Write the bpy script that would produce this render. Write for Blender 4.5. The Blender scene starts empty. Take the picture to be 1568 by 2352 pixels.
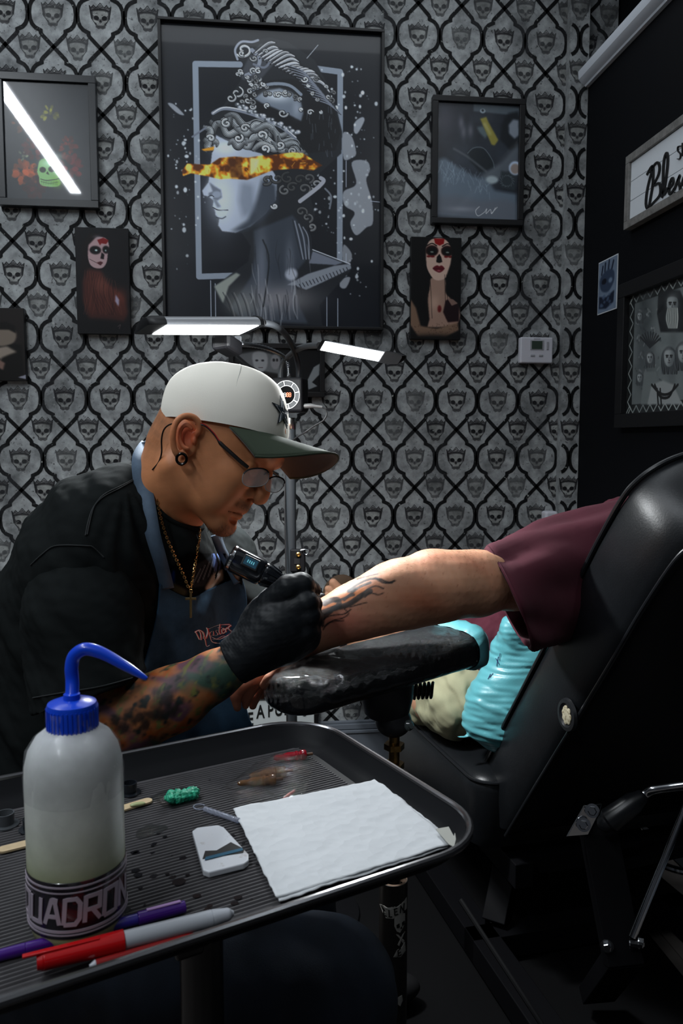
import bpy, math, random
import numpy as np
from mathutils import Vector, Matrix
random.seed(7); rng=np.random.default_rng(7)
scene=bpy.context.scene; COL=scene.collection
# ---------------- camera ----------------
F=1830.0; YAW=math.radians(6.5); PIT=math.atan(165/1830.)
W_=np.array([math.sin(YAW)*math.cos(PIT),math.cos(YAW)*math.cos(PIT),-math.sin(PIT)])
R_=np.array([math.cos(YAW),-math.sin(YAW),0.]); U_=np.cross(R_,W_); CAM=np.array([0.,0.,1.2])
cam=bpy.data.cameras.new('camera'); camo=bpy.data.objects.new('camera',cam); COL.objects.link(camo)
m=Matrix(((R_[0],U_[0],-W_[0],CAM[0]),(R_[1],U_[1],-W_[1],CAM[1]),(R_[2],U_[2],-W_[2],CAM[2]),(0,0,0,1)))
camo.matrix_world=m; cam.sensor_fit='VERTICAL'; cam.sensor_height=36.; cam.sensor_width=24.
cam.lens=36*F/2352; cam.clip_start=.02
cam.dof.use_dof=True; cam.dof.focus_distance=1.3; cam.dof.aperture_fstop=15
scene.camera=camo
# ---------------- view, world, lights ----------------
scene.view_settings.view_transform='Standard'; scene.view_settings.look='None'
scene.view_settings.exposure=0.0; scene.view_settings.gamma=1.0
wd=bpy.data.worlds.new('world'); scene.world=wd; wd.use_nodes=True
wd.node_tree.nodes['Background'].inputs[0].default_value=(.5,.6,.8,1); wd.node_tree.nodes['Background'].inputs[1].default_value=.02
def ray(x,y): return W_+(x-784)/F*R_-(y-1176)/F*U_
def U(x,y,d): return CAM+d*ray(x,y)
def onz(x,y,z):
    v=ray(x,y); return CAM+v*((z-CAM[2])/v[2])
def ony(x,y,Y):
    v=ray(x,y); return CAM+v*(Y/v[1])
def onx(x,y,X):
    v=ray(x,y); return CAM+v*(X/v[0])
def onplane(x,y,p,n):
    v=ray(x,y); return CAM+v*(np.dot(np.array(p)-CAM,n)/np.dot(v,n))
def nrm(v): v=np.array(v,float); return v/np.linalg.norm(v)
def area(name,loc,tgt,sx,sy,power,col,spread=180):
    l=bpy.data.lights.new(name,'AREA'); l.shape='RECTANGLE'; l.size=sx; l.size_y=sy; l.energy=power; l.color=col; l.spread=math.radians(spread)
    o=bpy.data.objects.new(name,l); COL.objects.link(o); o.location=loc
    o.rotation_euler=(Vector(tgt)-Vector(loc)).to_track_quat('-Z','Y').to_euler(); return o
COOL=(.87,.94,1.0)
CEIL=2.72; FZ=.12   # ceiling height and floor level
area('ceiling_light_left',(-1.02,.95,CEIL-.05),(-1.02,.95,0),.06,1.7,20,COOL)
area('ceiling_bounce',(-.45,.35,CEIL-.005),(-.45,.35,0),3.2,4.3,7,COOL)  # added soft fill standing in for ceiling bounce, no fixture
area('ceiling_fill',(-.15,2.22,CEIL-.03),(-.15,2.12,0),2.1,.5,5,COOL)  # added fill strip near the back wall, has no fixture
area('fill_light_front',(-1.02,-.62,CEIL-.05),(-1.02,-.62,0),.06,.8,13,COOL)  # unseen front fill, added to light the sides facing the viewer
area('fill_light_right',(.85,.9,CEIL-.05),(.85,.9,0),.06,1.0,2.5,COOL)  # unseen tube added for more light on the right
# ---------------- materials ----------------
MATS={}
def mat(name,col=(.5,.5,.5),rough=.6,metal=0,spec=.5,bump=None,vary=None,sss=0,trans=0,coat=0,emit=None,es=0,attr=False,alpha=1,ior=1.45,sssr=(1,.3,.15),sssc=.01,wave=None,mott=None,sheen=0,troug=None):
    if name in MATS: return MATS[name]
    M=bpy.data.materials.new(name); MATS[name]=M; M.use_nodes=True; T=M.node_tree; N=T.nodes; L=T.links
    b=N['Principled BSDF']; I=b.inputs
    I['Base Color'].default_value=(*col,1); I['Roughness'].default_value=rough; I['Metallic'].default_value=metal
    I['Specular IOR Level'].default_value=spec; I['IOR'].default_value=ior
    I['Transmission Weight'].default_value=trans; I['Coat Weight'].default_value=coat; I['Coat Roughness'].default_value=.08
    I['Alpha'].default_value=alpha; I['Sheen Weight'].default_value=sheen
    if sss: I['Subsurface Weight'].default_value=sss; I['Subsurface Radius'].default_value=sssr; I['Subsurface Scale'].default_value=sssc
    if emit: I['Emission Color'].default_value=(*emit,1); I['Emission Strength'].default_value=es
    tc=N.new('ShaderNodeTexCoord'); src=None
    if attr:
        a=N.new('ShaderNodeAttribute'); a.attribute_name='Col'; src=a.outputs['Color']
    def noise(sc,det=6,ro=.6,off=0):
        n=N.new('ShaderNodeTexNoise'); n.inputs['Scale'].default_value=sc; n.inputs['Detail'].default_value=det; n.inputs['Roughness'].default_value=ro
        mp=N.new('ShaderNodeMapping'); mp.inputs['Location'].default_value=(off,off*.7,off*.3); L.new(tc.outputs['Object'],mp.inputs[0]); L.new(mp.outputs[0],n.inputs['Vector']); return n
    if vary:   # (scale, lowmul, highmul)
        n=noise(vary[0]); mr=N.new('ShaderNodeMapRange'); mr.inputs[1].default_value=.3; mr.inputs[2].default_value=.7; mr.inputs[3].default_value=vary[1]; mr.inputs[4].default_value=vary[2]
        L.new(n.outputs[0],mr.inputs[0]); mx=N.new('ShaderNodeVectorMath'); mx.operation='SCALE'
        if src is None: mx.inputs[0].default_value=col
        else: L.new(src,mx.inputs[0])
        L.new(mr.outputs[0],mx.inputs['Scale']); src=mx.outputs[0]
    if mott:   # list of (scale, lo, hi, color, offset): patches of another colour
        for k,(sc,lo,hi,c2,*o) in enumerate(mott):
            n=noise(sc,5,.62,3.1*k+(o[0] if o else 0)); mr=N.new('ShaderNodeMapRange'); mr.inputs[1].default_value=lo; mr.inputs[2].default_value=hi
            L.new(n.outputs[0],mr.inputs[0]); mx=N.new('ShaderNodeMix'); mx.data_type='RGBA'
            L.new(mr.outputs[0],mx.inputs[0])
            if src is None: mx.inputs[6].default_value=(*col,1)
            else: L.new(src,mx.inputs[6])
            mx.inputs[7].default_value=(*c2,1); src=mx.outputs[2]
    if src is not None: L.new(src,I['Base Color'])
    if bump:   # (scale, strength, distance[, type])
        if len(bump)>3 and bump[3]=='voronoi':
            n=N.new('ShaderNodeTexVoronoi'); n.inputs['Scale'].default_value=bump[0]; L.new(tc.outputs['Object'],n.inputs['Vector'])
        else: n=noise(bump[0],8,.65)
        bp=N.new('ShaderNodeBump'); bp.inputs['Strength'].default_value=bump[1]; bp.inputs['Distance'].default_value=bump[2]
        L.new(n.outputs[0],bp.inputs['Height']); L.new(bp.outputs[0],I['Normal'])
    return M
# ---------------- mesh building ----------------
def frame_from(t,hint=(0,0,1)):
    t=nrm(t); h=np.array(hint,float)
    if abs(np.dot(t,h))>.95: h=np.array([1.,0,0])
    a=nrm(np.cross(h,t)); return a,np.cross(t,a)
class MB:
    def __init__(s): s.v=[];s.f=[];s.c=[];s.n=0
    def add(s,v,f,c=None):
        v=np.asarray(v,float).reshape(-1,3); s.v.append(v); n=s.n
        s.f+= [tuple(int(i)+n for i in q) for q in f]; s.n+=len(v)
        if c is not None:
            c=np.asarray(c,float)
            s.c.append(np.tile(c,(len(v),1)) if c.ndim==1 else c)
        return s
    def box(s,c,size,ax=None,col=None):
        c=np.array(c,float); A=np.eye(3) if ax is None else np.array(ax,float)
        v=[c+sum(A[k]*size[k]*.5*g[k] for k in range(3)) for g in [(-1,-1,-1),(1,-1,-1),(1,1,-1),(-1,1,-1),(-1,-1,1),(1,-1,1),(1,1,1),(-1,1,1)]]
        f=[(0,3,2,1),(4,5,6,7),(0,1,5,4),(1,2,6,5),(2,3,7,6),(3,0,4,7)]
        if np.linalg.det(A)<0: f=[q[::-1] for q in f]
        return s.add(v,f,col)
    def tube(s,pts,r,n=12,cap=True,col=None,flat=None,round_=False):
        pts=np.array(pts,float); m=len(pts); r=np.full(m,r,float) if np.isscalar(r) else np.array(r,float)
        if round_:
            t0=nrm(pts[0]-pts[1]);t1=nrm(pts[-1]-pts[-2]);P=[];Q=[]
            for k in range(4): a=math.pi/2*(k+.25)/4; P.append(pts[0]+t0*r[0]*math.cos(a)); Q.append(r[0]*math.sin(a))
            P+=list(pts);Q+=list(r)
            for k in range(3,-1,-1): a=math.pi/2*(k+.25)/4; P.append(pts[-1]+t1*r[-1]*math.cos(a)); Q.append(r[-1]*math.sin(a))
            pts=np.array(P);r=np.array(Q);m=len(pts)
        T=np.gradient(pts,axis=0); T/=np.linalg.norm(T,axis=1)[:,None]+1e-12
        a,b=frame_from(T[0]) if flat is None else (nrm(np.cross(np.cross(T[0],flat),T[0])),None)
        V=[]
        for i in range(m):
            a=a-np.dot(a,T[i])*T[i]; a=nrm(a); b=np.cross(T[i],a)
            for k in range(n):
                th=2*math.pi*k/n; V.append(pts[i]+r[i]*(math.cos(th)*a+math.sin(th)*b))
        f=[(i*n+k,i*n+(k+1)%n,(i+1)*n+(k+1)%n,(i+1)*n+k) for i in range(m-1) for k in range(n)]
        if cap: f+=[tuple(range(n-1,-1,-1)),tuple(range((m-1)*n,m*n))]
        return s.add(V,f,col)
    def lathe(s,prof,o,ax=(0,0,1),n=32,col=None,cap=True):
        o=np.array(o,float); ax=nrm(ax); a,b=frame_from(ax,(0,1,0)); V=[]
        for (r,h) in prof:
            for k in range(n):
                th=2*math.pi*k/n; V.append(o+ax*h+max(r,1e-5)*(math.cos(th)*a+math.sin(th)*b))
        m=len(prof); f=[(i*n+k,i*n+(k+1)%n,(i+1)*n+(k+1)%n,(i+1)*n+k) for i in range(m-1) for k in range(n)]
        if cap: f+=[tuple(range(n-1,-1,-1)),tuple(range((m-1)*n,m*n))]
        return s.add(V,f,col)
    def prism(s,out,vec,col=None):
        P=np.array(out,float); n=len(P); Q=P+np.array(vec,float)
        nn=sum(np.cross(P[i]-P[0],P[(i+1)%n]-P[0]) for i in range(n))
        f=[tuple(range(n)),tuple(range(2*n-1,n-1,-1))]+[(i,n+i,n+(i+1)%n,(i+1)%n) for i in range(n)]
        if np.dot(nn,vec)>0: f=[q[::-1] for q in f]
        return s.add(np.vstack([P,Q]),f,col)
    def poly(s,pts,col=None):
        return s.add(pts,[tuple(range(len(pts)))],col)
    def ell(s,c,r,ax=None,n=20,m=12,col=None):
        c=np.array(c,float); A=np.eye(3) if ax is None else np.array(ax,float); r=np.broadcast_to(np.array(r,float),(3,)); V=[];
        for i in range(m+1):
            ph=math.pi*i/m; ph=min(max(ph,1e-3),math.pi-1e-3)
            for k in range(n):
                th=2*math.pi*k/n; V.append(c+A[0]*r[0]*math.sin(ph)*math.cos(th)+A[1]*r[1]*math.sin(ph)*math.sin(th)+A[2]*r[2]*math.cos(ph))
        f=[(i*n+k,(i+1)*n+k,(i+1)*n+(k+1)%n,i*n+(k+1)%n) for i in range(m) for k in range(n)]
        f+=[tuple(range(n)),tuple(range((m+1)*n-1,m*n-1,-1))]
        return s.add(V,f,col)
    def loft(s,rings,closed=True,cap=(True,True),col=None):
        n=len(rings[0]); m=len(rings); V=np.vstack([np.array(r,float) for r in rings])
        kk=n if closed else n-1
        f=[(i*n+k,i*n+(k+1)%n,(i+1)*n+(k+1)%n,(i+1)*n+k) for i in range(m-1) for k in range(kk)]
        if closed and cap[0]: f.append(tuple(range(n-1,-1,-1)))
        if closed and cap[1]: f.append(tuple(range((m-1)*n,m*n)))
        return s.add(V,f,col)
    def build(s,name,mt,parent=None,smooth=35,bevel=0,solid=0,sub=0,recalc=False):
        V=np.vstack(s.v); lo=V.min(0);hi=V.max(0);c=(lo+hi)/2
        me=bpy.data.meshes.new(name); me.from_pydata((V-c).tolist(),[],s.f); me.update()
        if s.c:
            C=np.vstack(s.c); a=me.color_attributes.new('Col','FLOAT_COLOR','POINT'); a.data.foreach_set('color',np.hstack([C,np.ones((len(C),1))]).astype(np.float32).ravel())
        if recalc:
            import bmesh
            bm=bmesh.new(); bm.from_mesh(me); bmesh.ops.recalc_face_normals(bm,faces=bm.faces); bm.to_mesh(me); bm.free()
        if smooth: me.shade_smooth(); 
        if smooth and smooth<180: me.set_sharp_from_angle(angle=math.radians(smooth))
        o=bpy.data.objects.new(name,me); COL.objects.link(o); o.location=c
        for q in (mt if isinstance(mt,list) else [mt]): me.materials.append(q)
        if parent is not None: o.parent=parent; o.matrix_parent_inverse=Matrix.Translation(-parent.location)
        if bevel:
            b=o.modifiers.new('bevel','BEVEL'); b.width=bevel; b.segments=3; b.limit_method='ANGLE'; b.harden_normals=False
        if solid: q=o.modifiers.new('solid','SOLIDIFY'); q.thickness=solid; q.offset=0
        if sub: q=o.modifiers.new('sub','SUBSURF'); q.levels=sub; q.render_levels=sub
        return o
def mb(): return MB()
def tag(o,label,cat,group=None,kind=None):
    if label: o['label']=label
    if cat: o['category']=cat
    if group: o['group']=group
    if kind: o['kind']=kind
    return o
def thing(name,label,cat,loc,group=None):
    o=bpy.data.objects.new(name,None); COL.objects.link(o); o.empty_display_size=.05; o.location=Vector([float(q) for q in loc]); return tag(o,label,cat,group)
def struct(o): o['kind']='structure'; return o
def lab(o,l): o['label']=l; return o
def lin(c):
    c=np.asarray(c,float); return np.where(c<=.04045,c/12.92,((c+.055)/1.055)**2.4)
def crom(P,k=6,closed=False):
    P=[np.array(p,float) for p in P]; n=len(P); out=[]
    rngi=range(n if closed else n-1)
    for i in rngi:
        if closed: a,b,c,d=P[i-1],P[i],P[(i+1)%n],P[(i+2)%n]
        else: a,b,c,d=P[max(i-1,0)],P[i],P[i+1],P[min(i+2,n-1)]
        for j in range(k):
            t=j/k; out.append(.5*((2*b)+(c-a)*t+(2*a-5*b+4*c-d)*t*t+(3*b-a-3*c+d)*t**3))
    if not closed: out.append(P[-1])
    return out
# ---------------- smooth-blended solids (numpy field + surface nets) ----------------
def smin(a,b,k):
    h=np.clip(.5+.5*(b-a)/k,0,1); return b*(1-h)+a*h-k*h*(1-h)
class SDF:
    """ops: ('c',a,b,ra,rb,k) tapered capsule; ('e',c,r,ax,k) ellipsoid; ('-e',...) carve; ('p',p,n,k) cut away the side n points to"""
    def __init__(s): s.o=[]
    def cap(s,a,b,ra,rb,k=.01,sub=False): s.o.append(('c',np.array(a,float),np.array(b,float),ra,rb,k,sub)); return s
    def chain(s,pts,rs,k=.01):
        for i in range(len(pts)-1): s.cap(pts[i],pts[i+1],rs[i],rs[i+1],k)
        return s
    def ell(s,c,r,ax=None,k=.01,sub=False): s.o.append(('e',np.array(c,float),np.broadcast_to(np.array(r,float),(3,)),np.eye(3) if ax is None else np.array(ax,float),k,sub)); return s
    def cut(s,p,n,k=.004): s.o.append(('p',np.array(p,float),nrm(n),k)); return s
    def bounds(s):
        lo=np.full(3,1e9);hi=-lo
        for o in s.o:
            if o[0]=='c' and not o[6]:
                for p,r in ((o[1],o[3]),(o[2],o[4])): lo=np.minimum(lo,p-r);hi=np.maximum(hi,p+r)
            if o[0]=='e' and not o[5]:
                e=np.sqrt(((o[3]*o[2][:,None])**2).sum(0)); lo=np.minimum(lo,o[1]-e);hi=np.maximum(hi,o[1]+e)
        return lo,hi
    def mesh(s,h,smooth=2,disp=None):
        lo,hi=s.bounds(); lo=lo-3*h-.004; hi=hi+3*h+.004
        n=np.ceil((hi-lo)/h).astype(int)+1; G=np.full(n,.05,np.float32)
        ax=[lo[i]+h*np.arange(n[i]) for i in range(3)]
        for o in s.o:
            if o[0]=='p':
                d=(ax[0][:,None,None]-o[1][0])*o[2][0]+(ax[1][None,:,None]-o[1][1])*o[2][1]+(ax[2][None,None,:]-o[1][2])*o[2][2]
                G=-smin(-G,-d.astype(np.float32),o[3]); continue
            if o[0]=='c': l=np.minimum(o[1]-o[3],o[2]-o[4]);g=np.maximum(o[1]+o[3],o[2]+o[4]);k=o[5]
            else:
                e=np.sqrt(((o[3]*o[2][:,None])**2).sum(0)); l=o[1]-e;g=o[1]+e;k=o[4]
            l=l-k-2*h-.01; g=g+k+2*h+.01
            i0=np.clip(((l-lo)/h).astype(int),0,n-1); i1=np.clip(((g-lo)/h).astype(int)+2,1,n)
            if (i1<=i0).any(): continue
            X=ax[0][i0[0]:i1[0]][:,None,None];Y=ax[1][i0[1]:i1[1]][None,:,None];Z=ax[2][i0[2]:i1[2]][None,None,:]
            if o[0]=='c':
                a,b=o[1],o[2]; ba=b-a; L2=max(np.dot(ba,ba),1e-12)
                t=np.clip(((X-a[0])*ba[0]+(Y-a[1])*ba[1]+(Z-a[2])*ba[2])/L2,0,1)
                d=np.sqrt((X-a[0]-ba[0]*t)**2+(Y-a[1]-ba[1]*t)**2+(Z-a[2]-ba[2]*t)**2)-(o[3]+(o[4]-o[3])*t); sb=o[6]
            else:
                c,r,A=o[1],o[2],o[3]; q=[(X-c[0])*A[i][0]+(Y-c[1])*A[i][1]+(Z-c[2])*A[i][2] for i in range(3)]
                k0=np.sqrt(sum((q[i]/r[i])**2 for i in range(3)));k1=np.sqrt(sum((q[i]/r[i]**2)**2 for i in range(3)))+1e-9
                d=k0*(k0-1)/k1; sb=o[5]
            d=d.astype(np.float32); S=G[i0[0]:i1[0],i0[1]:i1[1],i0[2]:i1[2]]
            S[...]= -smin(-S,d,k) if sb else smin(S,d,k)
        V,Fc=nets(G,lo,h)
        V=lap(V,Fc,smooth)
        if disp is not None: V=V+normals(V,Fc)*disp(V)[:,None]
        return V,Fc
def nets(G,lo,h):
    I=G<0; nx,ny,nz=G.shape
    cnt=np.zeros((nx-1,ny-1,nz-1),np.int8)
    for a in (0,1):
        for b in (0,1):
            for c in (0,1): cnt+=I[a:nx-1+a,b:ny-1+b,c:nz-1+c]
    act=np.argwhere((cnt>0)&(cnt<8)); idx=np.full(cnt.shape,-1,np.int32); idx[tuple(act.T)]=np.arange(len(act))
    P=np.zeros((len(act),3));N=np.zeros(len(act))
    cs=[(a,b,c) for a in (0,1) for b in (0,1) for c in (0,1)]
    for i in range(8):
        for j in range(i+1,8):
            if sum(abs(cs[i][k]-cs[j][k]) for k in range(3))!=1: continue
            ga=G[tuple((act+cs[i]).T)];gb=G[tuple((act+cs[j]).T)]; mk=(ga<0)!=(gb<0)
            t=ga/(ga-gb+1e-12); p=np.array(cs[i])+t[:,None]*(np.array(cs[j])-np.array(cs[i])); P[mk]+=p[mk];N[mk]+=1
    V=lo+h*(act+P/np.maximum(N,1)[:,None]); Fs=[]
    for d in range(3):
        s0=[slice(None)]*3;s1=[slice(None)]*3;s0[d]=slice(0,-1);s1[d]=slice(1,None)
        ch=I[tuple(s0)]!=I[tuple(s1)]; e=np.argwhere(ch); u,v=[q for q in range(3) if q!=d]
        ok=(e[:,u]>0)&(e[:,v]>0)&(e[:,u]<G.shape[u]-1)&(e[:,v]<G.shape[v]-1); e=e[ok]
        def g(du,dv):
            q=e.copy(); q[:,u]-=du;q[:,v]-=dv; return idx[tuple(q.T)]
        quad=np.stack([g(0,0),g(1,0),g(1,1),g(0,1)],1)
        ins=I[tuple(e.T)]; flip=ins if d!=1 else ~ins
        quad[~flip]=quad[~flip][:,::-1]; Fs.append(quad)
    return V,np.vstack(Fs)
def lap(V,Fc,it,lam=.5):
    if not it: return V
    a=np.concatenate([Fc[:,i] for i in range(4)]+[Fc[:,(i+1)%4] for i in range(4)]); b=np.concatenate([Fc[:,(i+1)%4] for i in range(4)]+[Fc[:,i] for i in range(4)])
    n=len(V); dg=np.bincount(a,minlength=n).astype(float)
    for _ in range(it):
        S=np.stack([np.bincount(a,weights=V[b,k],minlength=n) for k in range(3)],1)/np.maximum(dg,1)[:,None]; V=V+lam*(S-V)
    return V
def normals(V,Fc):
    n=np.cross(V[Fc[:,2]]-V[Fc[:,0]],V[Fc[:,3]]-V[Fc[:,1]]); N=np.zeros_like(V)
    for i in range(4):
        for k in range(3): N[:,k]+=np.bincount(Fc[:,i],weights=n[:,k],minlength=len(V))
    return N/(np.linalg.norm(N,axis=1)[:,None]+1e-12)
def meshobj(name,V,Fc,mt,parent=None,col=None,smooth=True,solid=0):
    c=(V.min(0)+V.max(0))/2; me=bpy.data.meshes.new(name)
    me.vertices.add(len(V)); me.vertices.foreach_set('co',(V-c).astype(np.float32).ravel())
    k=Fc.shape[1]; me.loops.add(Fc.size); me.loops.foreach_set('vertex_index',Fc.astype(np.int32).ravel())
    me.polygons.add(len(Fc)); me.polygons.foreach_set('loop_start',np.arange(0,Fc.size,k,dtype=np.int32)); me.polygons.foreach_set('loop_total',np.full(len(Fc),k,np.int32))
    me.update(calc_edges=True); me.validate()
    if smooth: me.shade_smooth()
    if col is not None:
        a=me.color_attributes.new('Col','FLOAT_COLOR','POINT'); a.data.foreach_set('color',np.hstack([col,np.ones((len(col),1))]).astype(np.float32).ravel())
    o=bpy.data.objects.new(name,me); COL.objects.link(o); o.location=c; me.materials.append(mt)
    if parent is not None: o.parent=parent; o.matrix_parent_inverse=Matrix.Translation(-parent.location)
    if solid: q=o.modifiers.new('solid','SOLIDIFY'); q.thickness=solid; q.offset=0
    return o
def fn3(V,s,seed=0):
    """cheap smooth 3D noise, -1..1"""
    r=np.random.default_rng(seed); out=np.zeros(len(V)); amp=0
    for o in range(3):
        for _ in range(4):
            d=r.normal(size=3); d/=np.linalg.norm(d); out+=np.sin(V@d*s*2*math.pi*(1.9**o)+r.uniform(0,6.28))/(1.8**o); amp+=1/(1.8**o)
    return out/amp*2
# ---------------- small raster painter for printed pictures ----------------
def vnoise(h,w,cells,seed=0,oct=4):
    r=np.random.default_rng(seed); out=np.zeros((h,w)); am=0
    for o in range(oct):
        c=int(cells*2**o); g=r.random((c+2,int(c*w/h)+3)); y=np.linspace(0,c,h);x=np.linspace(0,c*w/h,w)
        yi=y.astype(int);xi=x.astype(int);fy=(y-yi)[:,None];fx=(x-xi)[None]; fy=fy*fy*(3-2*fy);fx=fx*fx*(3-2*fx)
        a=g[yi][:,xi];b=g[yi][:,xi+1];c2=g[yi+1][:,xi];d=g[yi+1][:,xi+1]
        out+=(a*(1-fx)*(1-fy)+b*fx*(1-fy)+c2*(1-fx)*fy+d*fx*fy)/2**o; am+=1/2**o
    return out/am
def blur(a,r):
    if r<1: return a
    for ax in (0,1):
        p=np.pad(a,[(r,r) if i==ax else (0,0) for i in range(a.ndim)],mode='edge'); c=np.cumsum(p,axis=ax)
        c=np.insert(c,0,0,axis=ax); a=(np.take(c,range(2*r+1,c.shape[ax]),ax)-np.take(c,range(0,c.shape[ax]-2*r-1),ax))/(2*r+1)
    return a
class Cv:
    def __init__(s,w,h,bg=(0,0,0),tf=None): s.w,s.h=w,h; s.a=np.zeros((h,w,3))+np.array(bg,float); s.tf=tf or (lambda x,y:(x,y)); s.Y,s.X=np.mgrid[0:h,0:w]
    def pt(s,P): return np.array([s.tf(*p) for p in P],float)
    def put(s,m,col,x0=0,y0=0,al=1):
        h,w=m.shape; S=s.a[y0:y0+h,x0:x0+w]; c=np.array(col,float) if not callable(col) else col(s.X[y0:y0+h,x0:x0+w],s.Y[y0:y0+h,x0:x0+w]); S[...]=S*(1-m[...,None]*al)+c*m[...,None]*al
    def bb(s,P,pad):
        x0,y0=np.floor(P.min(0)-pad).astype(int);x1,y1=np.ceil(P.max(0)+pad).astype(int)+1
        return max(x0,0),max(y0,0),min(x1,s.w),min(y1,s.h)
    def poly(s,P,col,soft=1,al=1,sm=False):
        P=s.pt(P); 
        if sm: P=np.array(crom(P,5,True))
        x0,y0,x1,y1=s.bb(P,soft*2+2)
        if x1<=x0 or y1<=y0: return
        X=s.X[y0:y1,x0:x1]+.0;Y=s.Y[y0:y1,x0:x1]+.0; m=np.zeros(X.shape)
        for oy in (-.25,.25):
            inn=np.zeros(X.shape,bool); yy=Y+oy
            for i in range(len(P)):
                (xa,ya),(xb,yb)=P[i-1],P[i]
                if ya==yb: continue
                c=((ya>yy)!=(yb>yy))&(X<(xb-xa)*(yy-ya)/(yb-ya)+xa); inn^=c
            m+=inn*.5
        m=blur(m,int(soft)) if soft>=1 else m
        s.put(m,col,x0,y0,al)
    def line(s,P,w,col,soft=1,al=1,sm=True,taper=False):
        k_=s.pt([(100,0),(0,0)]); w=max(w*abs(k_[0][0]-k_[1][0])/100,.9)
        P=s.pt(P)
        if sm and len(P)>2: P=np.array(crom(P,5))
        x0,y0,x1,y1=s.bb(P,w+soft*2+2)
        if x1<=x0 or y1<=y0: return
        X=s.X[y0:y1,x0:x1]+.0;Y=s.Y[y0:y1,x0:x1]+.0; D=np.full(X.shape,1e9); n=len(P)-1
        for i in range(n):
            a,b=P[i],P[i+1]; ba=b-a; L=max(ba@ba,1e-9); t=np.clip(((X-a[0])*ba[0]+(Y-a[1])*ba[1])/L,0,1)
            ww=w*(math.sin(math.pi*(i+.5)/n)*.8+.2) if taper else w
            D=np.minimum(D,np.hypot(X-a[0]-ba[0]*t,Y-a[1]-ba[1]*t)-ww/2)
        s.put(np.clip(.5-D/max(soft,.8),0,1),col,x0,y0,al)
    def ell(s,c,rx,ry,col,soft=1,al=1,rot=0):
        P=[(c[0]+rx*math.cos(t)*math.cos(rot)-ry*math.sin(t)*math.sin(rot),c[1]+rx*math.cos(t)*math.sin(rot)+ry*math.sin(t)*math.cos(rot)) for t in np.linspace(0,2*math.pi,24,endpoint=False)]
        s.poly(P,col,soft,al)
    def glow(s,c,rx,ry,col,al=1,rot=0):
        c=s.pt([c])[0]; k=s.pt([(1,0),(0,0)]); sc=abs(k[0][0]-k[1][0]); X=(s.X-c[0])/sc;Y=(s.Y-c[1])/sc
        x=X*math.cos(rot)+Y*math.sin(rot);y=-X*math.sin(rot)+Y*math.cos(rot)
        s.put(np.exp(-(x/rx)**2-(y/ry)**2),col,0,0,al)
    def quad(s,name,TL,TR,BL,mt,parent=None,gain=1.0,push=0):
        """lay the painting on a real rectangle as vertex colours"""
        TL,TR,BL=[np.array(q,float) for q in (TL,TR,BL)]; u=np.linspace(0,1,s.w);v=np.linspace(0,1,s.h)
        P=TL+u[None,:,None]*(TR-TL)+v[:,None,None]*(BL-TL); V=P.reshape(-1,3)
        i=np.arange(s.w*s.h).reshape(s.h,s.w); Fc=np.stack([i[:-1,:-1],i[1:,:-1],i[1:,1:],i[:-1,1:]],-1).reshape(-1,4)
        return meshobj(name,V,Fc,mt,parent,np.clip(lin(np.clip(s.a,0,1))*gain,0,1).reshape(-1,3))
# ================= ROOM =================
D=2.6; XR=1.094
wallpaper=mat('wallpaper',attr=True,rough=.75,spec=.25,vary=(26,.50,1.30),mott=[(6,.50,.78,(.03,.032,.036)),(120,.60,.70,(.05,.05,.052)),(90,.66,.72,(.42,.44,.42),7)])
black_wall=mat('black_wall',(.0035,.004,.0055),rough=.75,spec=.12,bump=(220,.25,.001))
PX,PZ=.1396,.1910; AX,AZ=-.5768,1.2393-.005
BG=lin((.625,.64,.645)); LT=lin((.06,.065,.07))
def stroke2(pts,w):
    pts=np.array(pts,float); n=len(pts); out=[]
    for i in range(n):
        a=pts[max(i-1,0)];b=pts[min(i+1,n-1)]; t=b-a; t/=np.linalg.norm(t)+1e-12; nn=np.array([-t[1],t[0]])
        t1=pts[i]-a if i else t; L=np.linalg.norm(t1)
        c=1.0
        if 0<i<n-1:
            t1=t1/(L+1e-12); c=1/max(.6,abs(np.dot(np.array([-t1[1],t1[0]]),nn)))
        out.append((pts[i]+nn*w/2*c,pts[i]-nn*w/2*c))
    return out
class Art2:
    """flat layered inks on a wall plane"""
    def __init__(s,y0,x0=-9,x1=9): s.M=MB(); s.y0=y0;s.x0=x0;s.x1=x1
    def P(s,p,l): return (p[0],s.y0-l*.00012,p[1])
    def poly(s,pts,col,l):
        if max(p[0] for p in pts)>s.x1 or min(p[0] for p in pts)<s.x0: return
        A=sum(pts[i-1][0]*pts[i][1]-pts[i][0]*pts[i-1][1] for i in range(len(pts)))
        if A<0: pts=pts[::-1]
        s.M.poly([s.P(p,l) for p in pts],col)
    def stroke(s,pts,w,col,l):
        if max(p[0] for p in pts)>s.x1 or min(p[0] for p in pts)<s.x0: return
        q=stroke2(pts,w); n=len(q)
        s.M.add([s.P(a,l) for pr in q for a in pr],[(2*i,2*i+1,2*i+3,2*i+2) for i in range(n-1)],col)
LATT=[(0,0),(.235,.178),(.258,.205),(.258,.243),(.30,.256),(.37,.282),(.43,.33),(.47,.40),(.484,.5)]
LATT=LATT+[(x,1-y) for x,y in LATT[:-1][::-1]]
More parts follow.
